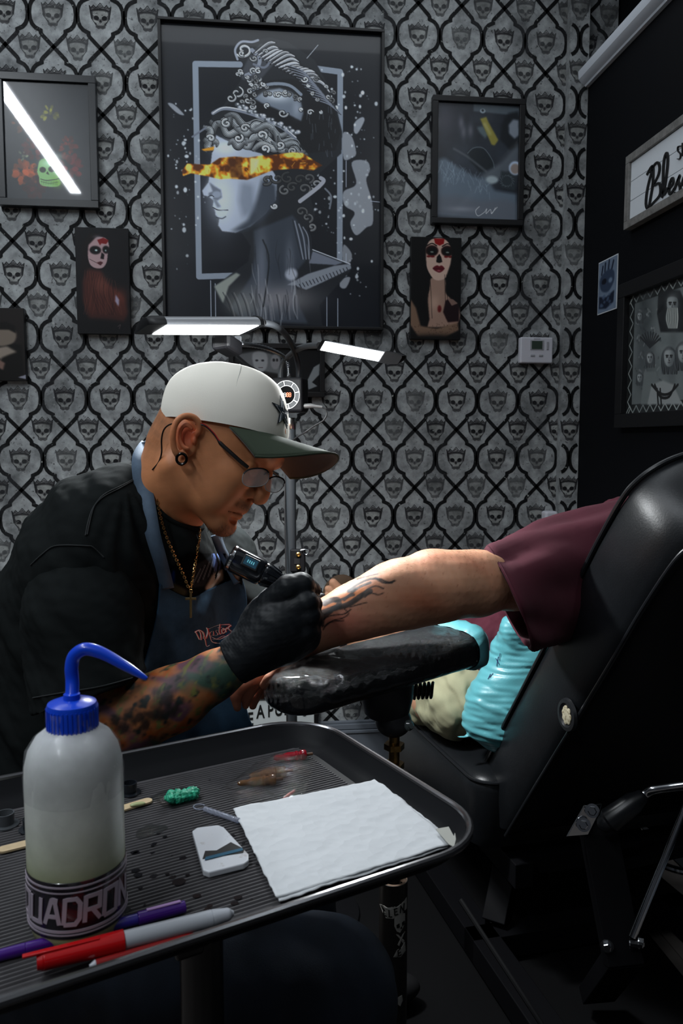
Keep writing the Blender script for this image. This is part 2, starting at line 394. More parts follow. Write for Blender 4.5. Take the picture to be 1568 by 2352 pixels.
def skull(A,cx,cz,dk,seed):
    r=np.random.default_rng(seed)
    mmx=.00098; 
    def T(p): return (cx+p[0]*mmx,cz+p[1]*mmx)
    def mixc(c,f=1): c=lin(np.array(c)); return c*(1-dk)+BG*.55*dk
    lt=mixc((.60,.61,.60)); md=mixc((.38,.38,.385)); dr=mixc((.19,.19,.2)); ink=mixc((.10,.10,.11))
    def pl(pts,c,l): A.poly([T(p) for p in pts],c,l)
    def st(pts,w,c,l): A.stroke([T(p) for p in pts],w*mmx,c,l)
    pl([(-32,31),(-26,22),(-20,33),(-12,25),(0,35),(11,25),(19,33),(25,23),(33,30),(29,6),(27,-8),(20,-18),(14,-24),(13,-35),(6,-38),(0,-35),(-6,-38),(-13,-34),(-15,-23),(-22,-16),(-27,-8),(-29,6)],md,1)
    pl([(-33,30),(-31,10),(-27,-10),(-22,-6),(-23,6),(-27,20)],dr,2); pl([(34,29),(31,10),(27,-10),(23,-6),(24,6),(27,20)],dr,2)
    pl([(-22,13),(-10,16),(10,16),(22,13),(23,4),(18,0),(12,2),(6,-2),(3,-8),(-3,-8),(-6,-2),(-12,2),(-18,0),(-23,4)],lt,3)
    pl([(-24,-10),(-16,-12),(-6,-14),(0,-22),(6,-14),(16,-12),(24,-10),(20,-17),(12,-20),(9,-27),(-9,-27),(-12,-20),(-20,-17)],lt,3)
    for sx in (-1,1):
        pl([(sx*12+8*math.cos(t),-5+7*math.sin(t)+.6*sx*math.cos(t)) for t in np.linspace(0,6.28,11)[:-1]],ink,4)
        pl([(sx*24,-12),(sx*14,-21),(sx*13,-30),(sx*16,-24)],dr,4)
        st([(sx*25,-9),(sx*19,-17),(sx*14,-22),(sx*13,-33)],1.6,ink,5)
    pl([(-4,-19),(-2,-12),(0,-10),(2,-12),(4,-19),(0,-16)],ink,4)
    for q in (-8,-4,0,4,8): st([(q,-25),(q*1.05,-36)],1.1,dr,5)
    st([(-11,-30),(0,-31),(11,-30)],1.0,dr,6)
    st([(-29,16),(-14,20),(0,21),(14,20),(29,15)],3.2,ink,5); st([(-29,12.5),(-14,16),(0,17),(14,16),(29,11.5)],1.2,dr,6)
    zz=[(-32,31),(-27,22),(-21,33),(-12,25),(-7,31),(0,39),(8,30),(12,25),(20,34),(25,23),(33,30)]
    st(zz,1.7,ink,6); st([(-30,24),(-24,29),(-18,22),(-9,29),(0,23),(9,29),(17,22),(24,29),(30,23)],1.2,dr,7)
    for sx in (-1,1): st([(sx*33,31),(sx*30,12),(sx*27,-8)],1.8,ink,6)
def wallpaper_area(A,x0,x1,z0,z1,ox=0,crop=True):
    A.M.add([(x0,A.y0,z0),(x1,A.y0,z0),(x1,A.y0,z1),(x0,A.y0,z1)],[(0,1,2,3)],BG)
    i0=int((x0-AX-ox)/PX)-1;i1=int((x1-AX-ox)/PX)+2;j0=int((z0-AZ)/PZ)-1;j1=int((z1-AZ)/PZ)+2
    for i in range(i0,i1):
        for j in range(j0,j1):
            X=AX+ox+i*PX;Z=AZ+j*PZ
            for sx in (-1,1):
                Q=[(X+sx*a*PX,Z+b*PZ) for a,b in LATT]
                if max(q[0] for q in Q)>x1 or min(q[0] for q in Q)<x0:
                    if not crop: continue
                    run=[]; Q2=[]
                    for q in range(len(Q)-1):
                        for s in range(6): Q2.append((Q[q][0]+(Q[q+1][0]-Q[q][0])*s/6,Q[q][1]+(Q[q+1][1]-Q[q][1])*s/6))
                    Q2.append(Q[-1])
                    for q in Q2+[(9e9,0)]:
                        if x0+.0045<q[0]<x1-.0045: run.append(q)
                        else:
                            if len(run)>1: A.stroke(run,.0116,LT,8)
                            run=[]
                    continue
                A.stroke(Q,.0116,LT,8)
            k=abs(i*7+j*3+500)
            h1=((i*37+j*91)%11)/11.; h2=((i*53+j*29+5)%13)/13.
            if x0+.030<X<x1-.030: skull(A,X,Z+.5*PZ,h1**2*.75,k)
            if x0+.030<X+.5*PX<x1-.030: skull(A,X+.5*PX,Z+.0,h2**2*.75,k+99)
    # small bright wear specks
    r=np.random.default_rng(3)
    for _ in range(int(90*(x1-x0))):
        x=r.uniform(x0+.01,x1-.01);z=r.uniform(z0,z1);q=r.uniform(.0006,.0022)
        A.poly([(x+q*math.cos(t)*r.uniform(.5,1.2),z+q*math.sin(t)*r.uniform(.5,1.2)) for t in np.linspace(0,6.28,7)[:-1]],lin((.62,.63,.6)),9)
A=Art2(D); wallpaper_area(A,-2.2,1.20,.235,2.80)
struct(A.M.build('wall_back',wallpaper,smooth=0))
A=Art2(D-.028); wallpaper_area(A,1.028,1.0925,.235,2.80,ox=.031)
A.M.box((1.0602,D-.0135,1.5175),(.0640,.0265,2.565),col=BG*.8)
struct(A.M.build('wall_back_column',wallpaper,smooth=0))
# dark partition on the right, its white crown and the upper black wall above it
struct(mb().box((XR+.06,.6,1.17),(.12,4.4,2.34)).build('wall_right',black_wall,smooth=0))
struct(mb().box((1.26,.6,1.40),(.10,4.4,2.8)).build('wall_right_upper',black_wall,smooth=0))
white_trim=mat('white_trim',(.62,.66,.72),rough=.45,bump=(60,.15,.001))
pr=[(0,0),(-.012,0),(-.014,.006),(-.026,.012),(-.034,.022),(-.036,.034),(-.036,.047),(.13,.047),(.13,.034),(0,.034)]
T=mb(); q0=[(XR+x,2.583,2.332+z) for x,z in pr]; T.prism(q0,(0,-3.4,0)); struct(T.build('trim_1',white_trim,smooth=25,recalc=True))
# base of the back wall
base_m=mat('base_board',(.16,.18,.21),rough=.4)
T=mb(); T.box((-.55,D-.009,FZ+.050),(3.3,.018,.10)); T.box((-.55,D-.013,FZ+.105),(3.3,.026,.010)); T.box((-.55,D-.010,FZ+.121),(3.3,.020,.018)); T.box((-.55,D-.006,FZ+.134),(3.3,.012,.008))
struct(T.build('baseboard_back',base_m,smooth=0,bevel=.002))
# floor planks
FM=mat('floor_wood',attr=True,rough=.42,spec=.4,vary=(9,.7,1.3)); M_=mb(); r=np.random.default_rng(5)
a=math.radians(-38); ux=np.array([math.cos(a),math.sin(a),0]); 
fl=mb(); 
for i in range(-14,15):
    x=i*.19; y=-1.9+r.uniform(0,.6)
    while y<2.6:
        L=r.uniform(.7,1.2); y1=min(y+L,2.62); 
        if y1>y+.02:
            c=lin(np.array([.52,.49,.47])*r.uniform(.75,1.15)); fl.box((x-.35,(y+y1)/2,FZ-.01),(.187,y1-y-.003,.02),col=c)
        y=y1
fl.box((-.4,.35,FZ-.02),(5.6,4.6,.01),col=(.004,.004,.004))
struct(fl.build('floor',FM,smooth=0))
struct(mb().box((-.4,.35,CEIL+.01),(5.2,4.6,.02)).build('ceiling',mat('ceiling_paint',(.34,.36,.40),rough=.8),smooth=0))
struct(mb().box((-2.25,.35,1.4),(.1,4.6,2.8)).build('wall_left',mat('grey_wall',(.05,.052,.06),rough=.8),smooth=0))
struct(mb().box((-.4,-1.95,1.4),(5.2,.1,2.8)).build('wall_front',MATS['grey_wall'],smooth=0))
T=mb(); T.box((XR-.009,.6,FZ+.050),(.018,4.0,.10)); T.box((XR-.013,.6,FZ+.105),(.026,4.0,.010)); T.box((XR-.010,.6,FZ+.121),(.020,4.0,.018)); T.box((XR-.006,.6,FZ+.134),(.012,4.0,.008)); struct(T.build('baseboard_right',base_m,smooth=0,bevel=.002))
mt_mat=mat('mat_rubber',(.0045,.0045,.005),rough=.85,spec=.1,bump=(300,.4,.001))
m1=mb(); pts=[onz(*q,FZ+.008) for q in [(1416,2055),(1568,2240)]]; Xm=(pts[0][0]+pts[1][0])/2; pts=[np.array([Xm,2.25,0]),np.array([Xm,.9,0])]
e0=pts[0];e1=pts[1]; dr=nrm(e1-e0); pp=[e0-dr*.12,e1+dr*.9,e1+dr*.9+np.array([-1.9,0,0]),np.array([-1.3,e0[1]+.25,.004]),np.array([e0[0]-.25,e0[1]+.25,.004])]
m1.prism([np.array([p[0],p[1],FZ]) for p in [(Xm,2.3),(Xm,.2),(-.34,.2),(-.34,2.3)]],(0,0,.010)); tag(m1.build('floor_mat',mt_mat,smooth=0,bevel=.003,recalc=True),'large black rubber anti-fatigue mat lying on the plank floor under the chair','mat')
# ceiling light tubes: left pair mirrored in a picture, front and right added unseen
tube_e=mat('tube_light',(1,1,1),emit=(.9,.95,1),es=9); alu=mat('aluminium',(.55,.56,.58),rough=.3,metal=1)
def ceiling_tube(c,s,label):
    t=thing('ceiling_light',label,'ceiling light',(c[0],c[1],CEIL),'tube lights on the ceiling')
    mb().box((c[0],c[1],CEIL-.012),(s[0]+.02,s[1]+.02,.022)).build('housing',alu,t,smooth=0,bevel=.003)
    h=(s[0]/2,0,0) if s[0]>s[1] else (0,s[1]/2,0); c3=np.array([c[0],c[1],CEIL-.032])
    mb().tube([c3-np.array(h),c3+np.array(h)],.014,14).build('light_tube',tube_e,t)
ceiling_tube((-1.02,1.42),(.03,.78),'slim white tube light on the ceiling, mirrored in the skull and flowers picture, further half')
ceiling_tube((-1.02,.60),(.03,.78),'slim white tube light on the ceiling, mirrored in the skull and flowers picture, nearer half')
ceiling_tube((-1.02,-.62),(.03,.78),'unseen white tube added as fill on the ceiling nearest the front wall')
ceiling_tube((.85,.9),(.03,1.0),'unseen white tube light added on the ceiling above the black chair')
# ================= PICTURES ON THE WALLPAPER =================
frame_black=mat('frame_black',(.012,.014,.017),rough=.38,bump=(150,.1,.0005))
frame_dark=mat('frame_dark',(.004,.004,.005),rough=.45)
print_gloss=mat('print_gloss',attr=True,rough=.35,spec=.5,coat=.45); print_gloss.node_tree.nodes['Principled BSDF'].inputs['Coat Roughness'].default_value=.05
print_matte=mat('print_matte',attr=True,rough=.55,spec=.3,bump=(900,.2,.0002))
print_glass=mat('print_mirror',attr=True,rough=.35,spec=.5,coat=1); print_glass.node_tree.nodes['Principled BSDF'].inputs['Coat Roughness'].default_value=.03
glassm=mat('picture_glass',(1,1,1),rough=.02,trans=1,ior=1.3)
def pic_frame(t,x0,x1,z0,z1,w,dp,m,y=D):
    f=mb()
    for c,s in [(((x0+x1)/2,y-dp/2,z1-w/2),(x1-x0,dp,w)),(((x0+x1)/2,y-dp/2,z0+w/2),(x1-x0,dp,w)),((x0+w/2,y-dp/2,(z0+z1)/2),(w,dp,z1-z0-2*w)),((x1-w/2,y-dp/2,(z0+z1)/2),(w,dp,z1-z0-2*w))]: f.box(c,s)
    return f.build('frame',m,t,smooth=0,bevel=.0015)
# ---- large poster: helmeted marble bust with gold blindfold ----
PXL,PXR,PZB,PZT=-.266,.429,1.553,2.475
t=thing('framed_poster','very large poster of a marble bust in winged helmet with gold foil blindfold','poster',((PXL+PXR)/2,D,PZB))
pic_frame(t,PXL,PXR,PZB,PZT,.009,.026,frame_dark)
mb().box(((PXL+PXR)/2,D-.004,(PZB+PZT)/2),(PXR-PXL-.012,.007,PZT-PZB-.012)).build('backing',frame_dark,t,smooth=0)
w,h=520,692
tf=lambda x,y:((x-50)/1455*w,(y-65-65*(x-50)/1455)/1945*h)
C=Cv(w,h,(.035,.045,.065),tf)
C.a+=((vnoise(h,w,5,1)-.5)*.03)[...,None]
def rect(w0,c):
    C.line([(560,332),(272,330),(274,1692),(500,1690)],w0,c,1,1,sm=False); C.line([(1040,352),(1222,375),(1218,1650)],w0,c,1,1,sm=False)
rect(38,(.37,.40,.44))
# paint splashes right
for P,cc in [([(1240,770),(1300,790),(1330,900),(1300,930),(1245,935)],.42),([(1320,700),(1370,665),(1385,690),(1340,770),(1315,760)],.46),([(1300,960),(1400,950),(1425,1010),(1400,1080),(1440,1220),(1445,1360),(1400,1390),(1330,1440),(1290,1360),(1320,1290),(1250,1240),(1245,1150),(1330,1100)],.42),([(1245,1500),(1300,1560),(1290,1620),(1240,1610)],.38),([(1230,1730),(1290,1720),(1260,1790),(1220,1780)],.4),([(90,580),(130,585),(195,650),(150,640)],.42)]:
    C.poly(P,(cc*.93,cc*.97,cc*1.03),1,1,sm=True)
rs=np.random.default_rng(11)
for k in range(230):
    if k<110: x,y=rs.normal(1310,85),rs.uniform(330,1850)
    elif k<170: x,y=rs.normal(190,60),rs.uniform(560,1650)
    else: x,y=rs.normal(1080,160),rs.normal(1300,150)
    q=rs.uniform(1.5,9)*rs.uniform(.5,1.6); g=rs.uniform(.45,.75); C.ell((x,y),q,q*rs.uniform(.7,1.5),(g*.93,g*.97,g),1,.9)
for x,y0,y1 in [(350,1720,1990),(380,1740,1990),(1130,1820,2050),(1205,1860,2060),(1262,950,1120),(1262,1560,1700)]: C.line([(x,y0),(x,y1)],4,(.5,.53,.58),1)
# bust silhouette
dk=(.075,.085,.10)
C.poly([(500,1670),(400,1740),(372,1760),(395,1830),(470,1920),(520,1985),(1100,2040),(1080,1900),(1290,1680),(1300,1640),(1020,1520),(1000,1400),(1050,1300),(1000,1100),(1230,900),(1235,760),(1200,620),(1140,460),(1050,300),(880,190),(760,160),(640,180),(540,200),(530,280),(590,330),(560,440),(450,590),(380,640),(350,740),(390,860),(360,1000),(305,1130),(330,1180),(375,1190),(370,1250),(390,1290),(400,1370),(450,1410),(560,1410),(620,1500),(600,1600)],dk,1)
# face
C.poly([(400,780),(370,900),(355,1010),(345,1080),(303,1135),(312,1165),(345,1172),(378,1200),(370,1240),(385,1262),(388,1292),(412,1318),(405,1360),(430,1398),(520,1410),(620,1370),(720,1290),(790,1200),(800,1060),(700,900),(560,860)],(.47,.50,.55),1)
C.glow((430,1180),110,200,(.66,.69,.74),.55); C.glow((460,860),90,50,(.66,.69,.72),.6)
C.poly([(700,1060),(790,1100),(800,1230),(700,1330),(590,1395),(480,1408),(600,1330),(660,1200)],(.13,.15,.18),6,.9)
C.poly([(560,1080),(640,1100),(650,1260),(570,1320),(540,1200)],(.30,.33,.38),8,.6)
C.poly([(350,1080),(390,1110),(425,1130),(432,1180),(400,1200),(370,1190),(385,1165),(345,1172),(345,1150),(372,1140)],(.22,.24,.28),2,.75)
C.ell((398,1160),30,22,(.42,.45,.5),2); C.line([(345,1172),(365,1166),(378,1174)],5,(.05,.06,.08),1)
C.line([(372,1243),(410,1262),(470,1262)],6,(.08,.09,.11),1); C.poly([(388,1268),(440,1262),(470,1266),(455,1300),(410,1306)],(.56,.59,.63),1); C.line([(395,1308),(430,1316),(455,1304)],6,(.16,.18,.2),2)
C.poly([(375,1196),(392,1190),(425,1240),(400,1245)],(.36,.39,.43),2)
# neck and chest
C.poly([(640,1400),(900,1300),(990,1420),(1020,1560),(900,1700),(940,1900),(1000,2020),(560,1990),(480,1900),(620,1700),(650,1560)],(.14,.16,.19),3)
C.glow((690,1650),40,260,(.34,.36,.40),.6); C.glow((820,1850),230,90,(.46,.45,.46),.6); C.glow((880,1620),30,150,(.34,.36,.4),.6); C.glow((560,1880),120,90,(.36,.37,.36),.6)
C.poly([(372,1758),(520,1672),(548,1685),(470,1760),(430,1870)],(.42,.44,.42),2,.9)
for k in range(9): C.line([(430+k*60,1800+k*4),(470+k*55,1880),(500+k*52,1990)],5,(.08,.085,.10),2,.8); C.line([(445+k*60,1800+k*4),(485+k*55,1880),(515+k*52,1990)],6,(.5,.5,.5),2,.35)
C.poly([(860,1760),(1000,1690),(1180,1640),(1290,1628),(1298,1660),(1120,1740),(990,1795),(910,1765)],(.36,.38,.41),1)
for k in range(16): x=920+k*23; C.line([(x,1765-k*7.5),(x+14,1788-k*7)],6,(.1,.11,.13),1)
C.poly([(1035,1540),(1240,1620),(1190,1635),(1010,1620)],(.30,.32,.36),1); C.line([(1035,1530),(1290,1630)],6,(.55,.57,.6),1)
C.ell((890,1690),42,40,(.46,.48,.52),3); C.line([(700,1460),(740,1600),(700,1900)],8,(.05,.06,.07),3)
for k in range(7): C.line([(900+k*14,1330+k*10),(925+k*16,1450),(960+k*10,1590)],7,(.42,.44,.48) if k%2 else (.1,.11,.13),2,.9)
# blindfold gold
gn_=vnoise(h,w,34,77,3); gn2=vnoise(h,w,60,78,2)
def gold(X,Y):
    q=np.clip((gn_[Y,X]-.5)*2.6+(gn2[Y,X]-.5)*1.6+.45,0,1)[...,None]; return np.where(q<.5,np.array([.24,.11,.015])*(1-2*q)+np.array([.62,.36,.06])*2*q,np.array([.62,.36,.06])*(2-2*q)+np.array([.90,.68,.28])*(2*q-1))
# hair above and below
def lock(P,c,n=5,w0=44):
    P=[np.array(p,float) for p in P]; C.line(P,w0+10,(.05,.055,.065),1,1,taper=True)
    for k in range(n):
        o=(k-(n-1)/2)*w0/n; Q=[]
        for i,p in enumerate(P):
            a=P[max(i-1,0)];b=P[min(i+1,len(P)-1)]; t_=(b-a)/(np.linalg.norm(b-a)+1e-9); Q.append(p+np.array([-t_[1],t_[0]])*o*(.5+.5*math.sin(math.pi*(i+.5)/len(P))))
        g=c*(1.25-.22*abs(k-1)); C.line(Q,w0/n*.72,(g*.93,g*.97,min(1,g)),1,1,taper=True)
def wave(x0,y0,ang,L,amp,ph=0,n=9): return [(x0+L*s/n*math.cos(ang)-amp*math.sin(ph+s*1.15)*math.sin(ang),y0+L*s/n*math.sin(ang)+amp*math.sin(ph+s*1.15)*math.cos(ang)) for s in range(n+1)]
def curl(cx,cy,r0,turn,c,wd=16,rot=0):
    P=[(cx+(r0*(1-k/16))*math.cos(rot+turn*k*.5),cy+(r0*.8*(1-k/16))*math.sin(rot+turn*k*.5)) for k in range(14)]
    C.line(P,wd+9,(.05,.055,.065),1); C.line(P,wd,(c*.93,c*.97,c),1); C.line([(x-3,y-4) for x,y in P],wd*.3,(min(1,c*1.5),)*3,1,.8)
for k,(x,y,a,L,am,c) in enumerate([(360,690,.1,260,22,.46),(350,760,-.5,200,20,.40),(330,720,1.1,150,18,.5),(460,660,.25,300,24,.42),(400,720,.35,240,26,.52),(520,760,-.15,260,26,.50),(560,850,-.35,220,24,.58),(620,720,.2,300,26,.46),(600,800,.1,320,28,.58),(640,870,-.15,300,24,.60),(740,760,.45,260,26,.50),(760,850,.1,240,24,.52),(800,800,.5,230,22,.44),(860,870,.25,130,16,.42),(330,800,1.2,90,12,.44),(480,830,.1,120,16,.46)]): lock(wave(x,y,a,L,am,k),c)
for x,y,q,c in [(365,800,26,.48),(470,705,34,.46),(590,735,30,.44),(545,800,32,.5),(700,780,34,.52),(720,868,30,.56),(820,845,30,.48),(905,885,26,.4)]: curl(x,y,q,1 if int(x)%2 else -1,c,13,x*.01)
for x,y,q,c in [(730,1070,40,.2),(800,1060,45,.16),(870,1060,48,.14),(950,1070,42,.14),(1010,1060,40,.2),(1060,1100,44,.34),(900,1120,40,.16),(980,1130,44,.22),(850,1140,40,.26),(1000,1320,40,.24),(960,1280,40,.2),(780,1240,22,.5),(1030,1380,30,.3)]: curl(x,y,q,-1,c,12,x*.02)
C.line([(950,1210),(1060,1130),(1110,1080),(1090,1060)],26,(.46,.47,.5),1); C.line([(1120,1130),(1160,1180),(1150,1260)],12,(.3,.32,.35),1)
C.poly([(172,1005),(210,960),(290,965),(355,968),(420,925),(520,918),(600,925),(700,912),(800,905),(900,892),(970,898),(1030,935),(1102,978),(1040,1010),(960,1000),(860,1000),(760,1010),(680,1040),(600,1068),(500,1058),(420,1062),(330,1040),(230,1022),(180,1040)],gold,1)
C.poly([(470,925),(560,922),(580,1060),(490,1055)],(.20,.10,.03),3,.8); C.poly([(620,925),(680,930),(660,1010),(620,1040)],(1.,.86,.5),3,.8); C.poly([(300,870),(388,852),(380,876),(320,880)],(.65,.42,.1),1)
for k in range(16):
    x=rs.uniform(200,1040); y=930+rs.uniform(0,110)-(x>800)*20; C.line([(x,y),(x+rs.uniform(-30,40),y+rs.uniform(-35,35))],rs.uniform(2,5),(.92,.68,.26) if rs.random()>.55 else (.22,.11,.02),1,.55)
# helmet
C.poly([(430,610),(560,600),(700,650),(850,720),(930,800),(980,870),(1000,900),(1190,880),(1225,760),(1180,600),(1060,460),(900,420),(760,430),(640,480),(560,540)],(.055,.06,.07),1)
C.poly([(650,545),(720,500),(820,480),(900,510),(960,570),(975,640),(960,690),(880,650),(790,610),(700,575)],(.30,.33,.37),2); C.glow((800,530),90,35,(.68,.70,.72),.7); C.glow((930,610),25,50,(.5,.52,.56),.5)
C.line([(640,495),(760,455),(880,462),(960,520)],20,(.36,.39,.43),1); C.line([(640,505),(760,468),(880,475),(950,530)],6,(.08,.09,.1),1)
C.line([(380,640),(450,610),(560,625),(700,670),(830,730),(920,800)],22,(.34,.36,.40),1); C.line([(380,640),(450,604),(560,617),(700,660),(830,722),(925,795)],5,(.7,.72,.75),1)
for k in range(22):
    f=k/21; x=540+f*400; y=585+f*185+10*math.sin(k*2.); C.ell((x,y),17,13,(.45,.47,.5) if k%2 else (.2,.22,.24),1); C.ell((x+3,y-3),6,5,(.75,.76,.78),1)
for x,y,q in [(540,510,46),(500,545,34),(620,430,28),(680,425,24),(610,560,26),(840,640,34),(640,600,22),(1005,445,44)]: curl(x,y,q,1,.46,9,y*.01)
# crest and wing
C.poly([(590,340),(640,250),(700,200),(780,230),(780,330),(700,420),(580,430),(560,400)],(.16,.17,.19),2)
curl(585,240,58,-1,.5,14,2.4); C.line([(545,300),(530,240),(570,190),(640,190),(680,178)],14,(.42,.44,.48),1)
C.line([(640,240),(690,300),(660,370),(600,400)],24,(.38,.40,.44),1); C.line([(650,330),(720,350),(760,300),(740,240)],14,(.3,.32,.36),1)
for k in range(15):
    f=k/14; x0=700+f*330;y0=230+f*170; x1=790+f*360;y1=195+f*290+20*math.sin(k)
    C.line([(x0-60,y0+40),((x0+x1)/2,(y0+y1)/2-14),(x1+10,y1)],27,(.045,.05,.06),1,1,taper=True)
    g=.30+.2*((k*5)%4)/3; C.line([(x0-50,y0+36),((x0+x1)/2,(y0+y1)/2-14),(x1,y1)],18,(g,g*1.03,g*1.08),1,1,taper=True); C.line([(x0-40,y0+28),((x0+x1)/2,(y0+y1)/2-19),(x1,y1-3)],3,(.78,.8,.84),1,.9)
for k in range(12): x=980+k*17;y=400+k*20; C.line([(x-120,y-60),(x-20,y-30),(x+60,y+30)],15,(.05,.055,.065),1,1,taper=True); C.line([(x-115,y-66),(x-20,y-36),(x+55,y+26)],8,(.34,.36,.40),1,1,taper=True)
for k in range(46):   # ornament on crest, brow and nape of the helmet
    if k<18: x,y=rs.uniform(560,760),rs.uniform(230,600)
    elif k<34: x,y=560+(k-18)*26+rs.uniform(-14,14),380+(k-18)*12+rs.uniform(-40,50)
    else: x,y=rs.uniform(960,1190),rs.uniform(420,640)
    g=rs.uniform(.28,.62); curl(x,y,rs.uniform(12,26),1 if k%2 else -1,g,rs.uniform(4,8),rs.uniform(0,6))
for k in range(26):
    x=1000+rs.uniform(0,200);y=560+rs.uniform(0,330); C.line([(x,y),(x+rs.uniform(-8,14),y+rs.uniform(20,60))],4,(.24,.26,.29),1,.6)
for k in range(30):
    x=rs.uniform(600,1000);y=rs.uniform(1450,1950); C.line([(x,y),(x+rs.uniform(-12,20),y+rs.uniform(40,120)),(x+rs.uniform(-10,40),y+rs.uniform(120,200))],rs.uniform(4,10),(.50,.51,.53) if k%2 else (.07,.075,.09),2,.45,taper=True)
C.line([(245,790),(330,735)],12,(.3,.32,.36),1); C.line([(1000,290),(1075,205)],3,(.6,.62,.66),1); C.line([(1430,1215),(1490,1222)],4,(.5,.53,.58),1)
C.quad('print',(PXL+.006,D-.0085,PZT-.006),(PXR-.006,D-.0085,PZT-.006),(PXL+.006,D-.0085,PZB+.006),print_gloss,t,gain=3.2)
# ---- helper for smaller pictures ----
def picture(name,label,cat,x0,x1,z0,z1,fw,dp,fm,cv,pm,gain,canvas=False,group=None,glass=False):
    t=thing(name,label,cat,((x0+x1)/2,D,z0),group)
    if canvas:
        mb().box(((x0+x1)/2,D-dp/2,(z0+z1)/2),(x1-x0,dp,z1-z0)).build('stretched_canvas',fm,t,smooth=0,bevel=.002)
        cv.quad('print',(x0+.001,D-dp-.0006,z1-.001),(x1-.001,D-dp-.0006,z1-.001),(x0+.001,D-dp-.0006,z0+.001),pm,t,gain)
    else:
        pic_frame(t,x0,x1,z0,z1,fw,dp,fm)
        mb().box(((x0+x1)/2,D-.003,(z0+z1)/2),(x1-x0-fw,.006,z1-z0-fw)).build('backing',frame_dark,t,smooth=0)
        cv.quad('print',(x0+fw*.8,D-dp+.010,z1-fw*.8),(x1-fw*.8,D-dp+.010,z1-fw*.8),(x0+fw*.8,D-dp+.010,z0+fw*.8),pm,t,gain)
    return t
# skull with flowers (left), crop coordinates of the photo shifted: use px of photograph region
w,h=230,310
C=Cv(w,h,(.05,.075,.10),lambda x,y:(x/222*w,(y-182)/298*h))
C.a+=((vnoise(h,w,6,3)-.5)*.05)[...,None]
def flower(x,y,q,c,n=26,seed=0):
    r=np.random.default_rng(seed)
    for k in range(n):
        a=r.uniform(0,6.28);d=q*math.sqrt(r.uniform(0,1)); s=r.uniform(.18,.32)*q; g=r.uniform(.5,1.25)*(1-.3*d/q)
        C.ell((x+d*math.cos(a),y+d*math.sin(a)),s,s*.7,np.clip(np.array(c)*g,0,1),1,.85,rot=a)
flower(50,290,24,(.42,.24,.17),seed=1); flower(52,408,30,(.62,.26,.08),40,2); flower(75,350,26,(.32,.08,.09),30,3); flower(160,395,34,(.36,.06,.08),40,4); flower(118,262,20,(.5,.5,.1),20,5); flower(160,340,22,(.4,.10,.07),24,6); flower(48,368,12,(.5,.55,.42),10,7); flower(75,440,30,(.2,.05,.06),30,8)
C.poly([(84,395),(90,378),(108,371),(128,374),(142,386),(145,402),(136,418),(140,434),(128,442),(100,442),(88,436),(86,420),(82,408)],(.42,.60,.36),1,sm=True)
C.glow((112,385),22,12,(.62,.80,.66),.8); C.glow((132,430),14,14,(.35,.55,.12),.7)
C.ell((96,401),8,7,(.05,.1,.06)); C.ell((118,399),8,7,(.05,.1,.06)); C.poly([(104,410),(108,404),(112,413)],(.06,.1,.05)); C.line([(90,424),(104,427),(126,424),(140,420)],2,(.06,.12,.05))
for k in range(10): C.line([(92+k*4.2,428),(93+k*4.2,438)],.8,(.15,.25,.1))
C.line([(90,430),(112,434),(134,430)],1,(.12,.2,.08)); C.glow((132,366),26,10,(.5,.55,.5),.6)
picture('framed_picture','black framed glossy picture of a green skull among flowers, mirroring a ceiling tube','picture',-.745,-.452,1.905,2.291,.022,.03,frame_black,C,print_glass,1.9)
# face-paint woman looking sideways (canvas)
w,h=150,290
C=Cv(w,h,(.03,.03,.045),lambda x,y:((x-555)/390*w,(y-1175)/765*h))
C.a+=((vnoise(h,w,8,4)-.5)*.02)[...,None]
C.poly([(640,1330),(660,1270),(720,1240),(780,1250),(800,1300),(790,1360),(780,1420),(750,1460),(700,1465),(660,1440),(645,1390)],(.62,.52,.53),1,sm=True)
C.poly([(590,1500),(600,1300),(660,1215),(740,1215),(700,1250),(650,1300),(640,1400),(660,1460),(700,1480),(640,1560)],(.05,.03,.035),2); C.glow((715,1240),30,14,(.5,.48,.5),.5)
C.poly([(715,1262),(760,1245),(800,1262),(780,1290),(745,1285),(735,1300)],(.42,.06,.07),1)
C.ell((700,1335),42,30,(.03,.02,.03),2); C.ell((778,1330),26,28,(.03,.02,.03),2); C.ell((706,1336),10,7,(.7,.8,.8)); C.ell((775,1336),6,6,(.6,.7,.7))
C.poly([(735,1395),(745,1350),(765,1365),(760,1400)],(.04,.02,.03)); C.poly([(705,1425),(735,1415),(755,1422),(735,1445)],(.25,.1,.12)); C.line([(655,1400),(705,1425)],3,(.1,.05,.05))
C.poly([(640,1470),(740,1480),(770,1560),(840,1610),(910,1680),(930,1780),(900,1850),(640,1830),(600,1700),(600,1560)],(.24,.11,.09),6); C.glow((740,1580),60,60,(.42,.24,.2),.6); C.glow((870,1660),60,60,(.36,.17,.13),.7)
for k in range(26): x=620+k*9; C.line([(x,1480+k*3),(x+rs.uniform(-30,40),1640),(x+rs.uniform(-40,60),1800)],3,(.07,.03,.03) if k%2 else (.38,.2,.15),1,.6)
C.poly([(840,1650),(865,1690),(860,1740),(835,1700)],(.55,.52,.6),2); C.glow((740,1880),200,60,(.02,.02,.03),.8); C.line([(850,1885),(870,1870),(860,1900)],3,(.3,.25,.25))
picture('canvas_print','narrow dark canvas of a woman in skull face paint looking over her bare shoulder','picture',-.527,-.366,1.528,1.849,0,.022,frame_dark,C,print_matte,1.35,True,None)
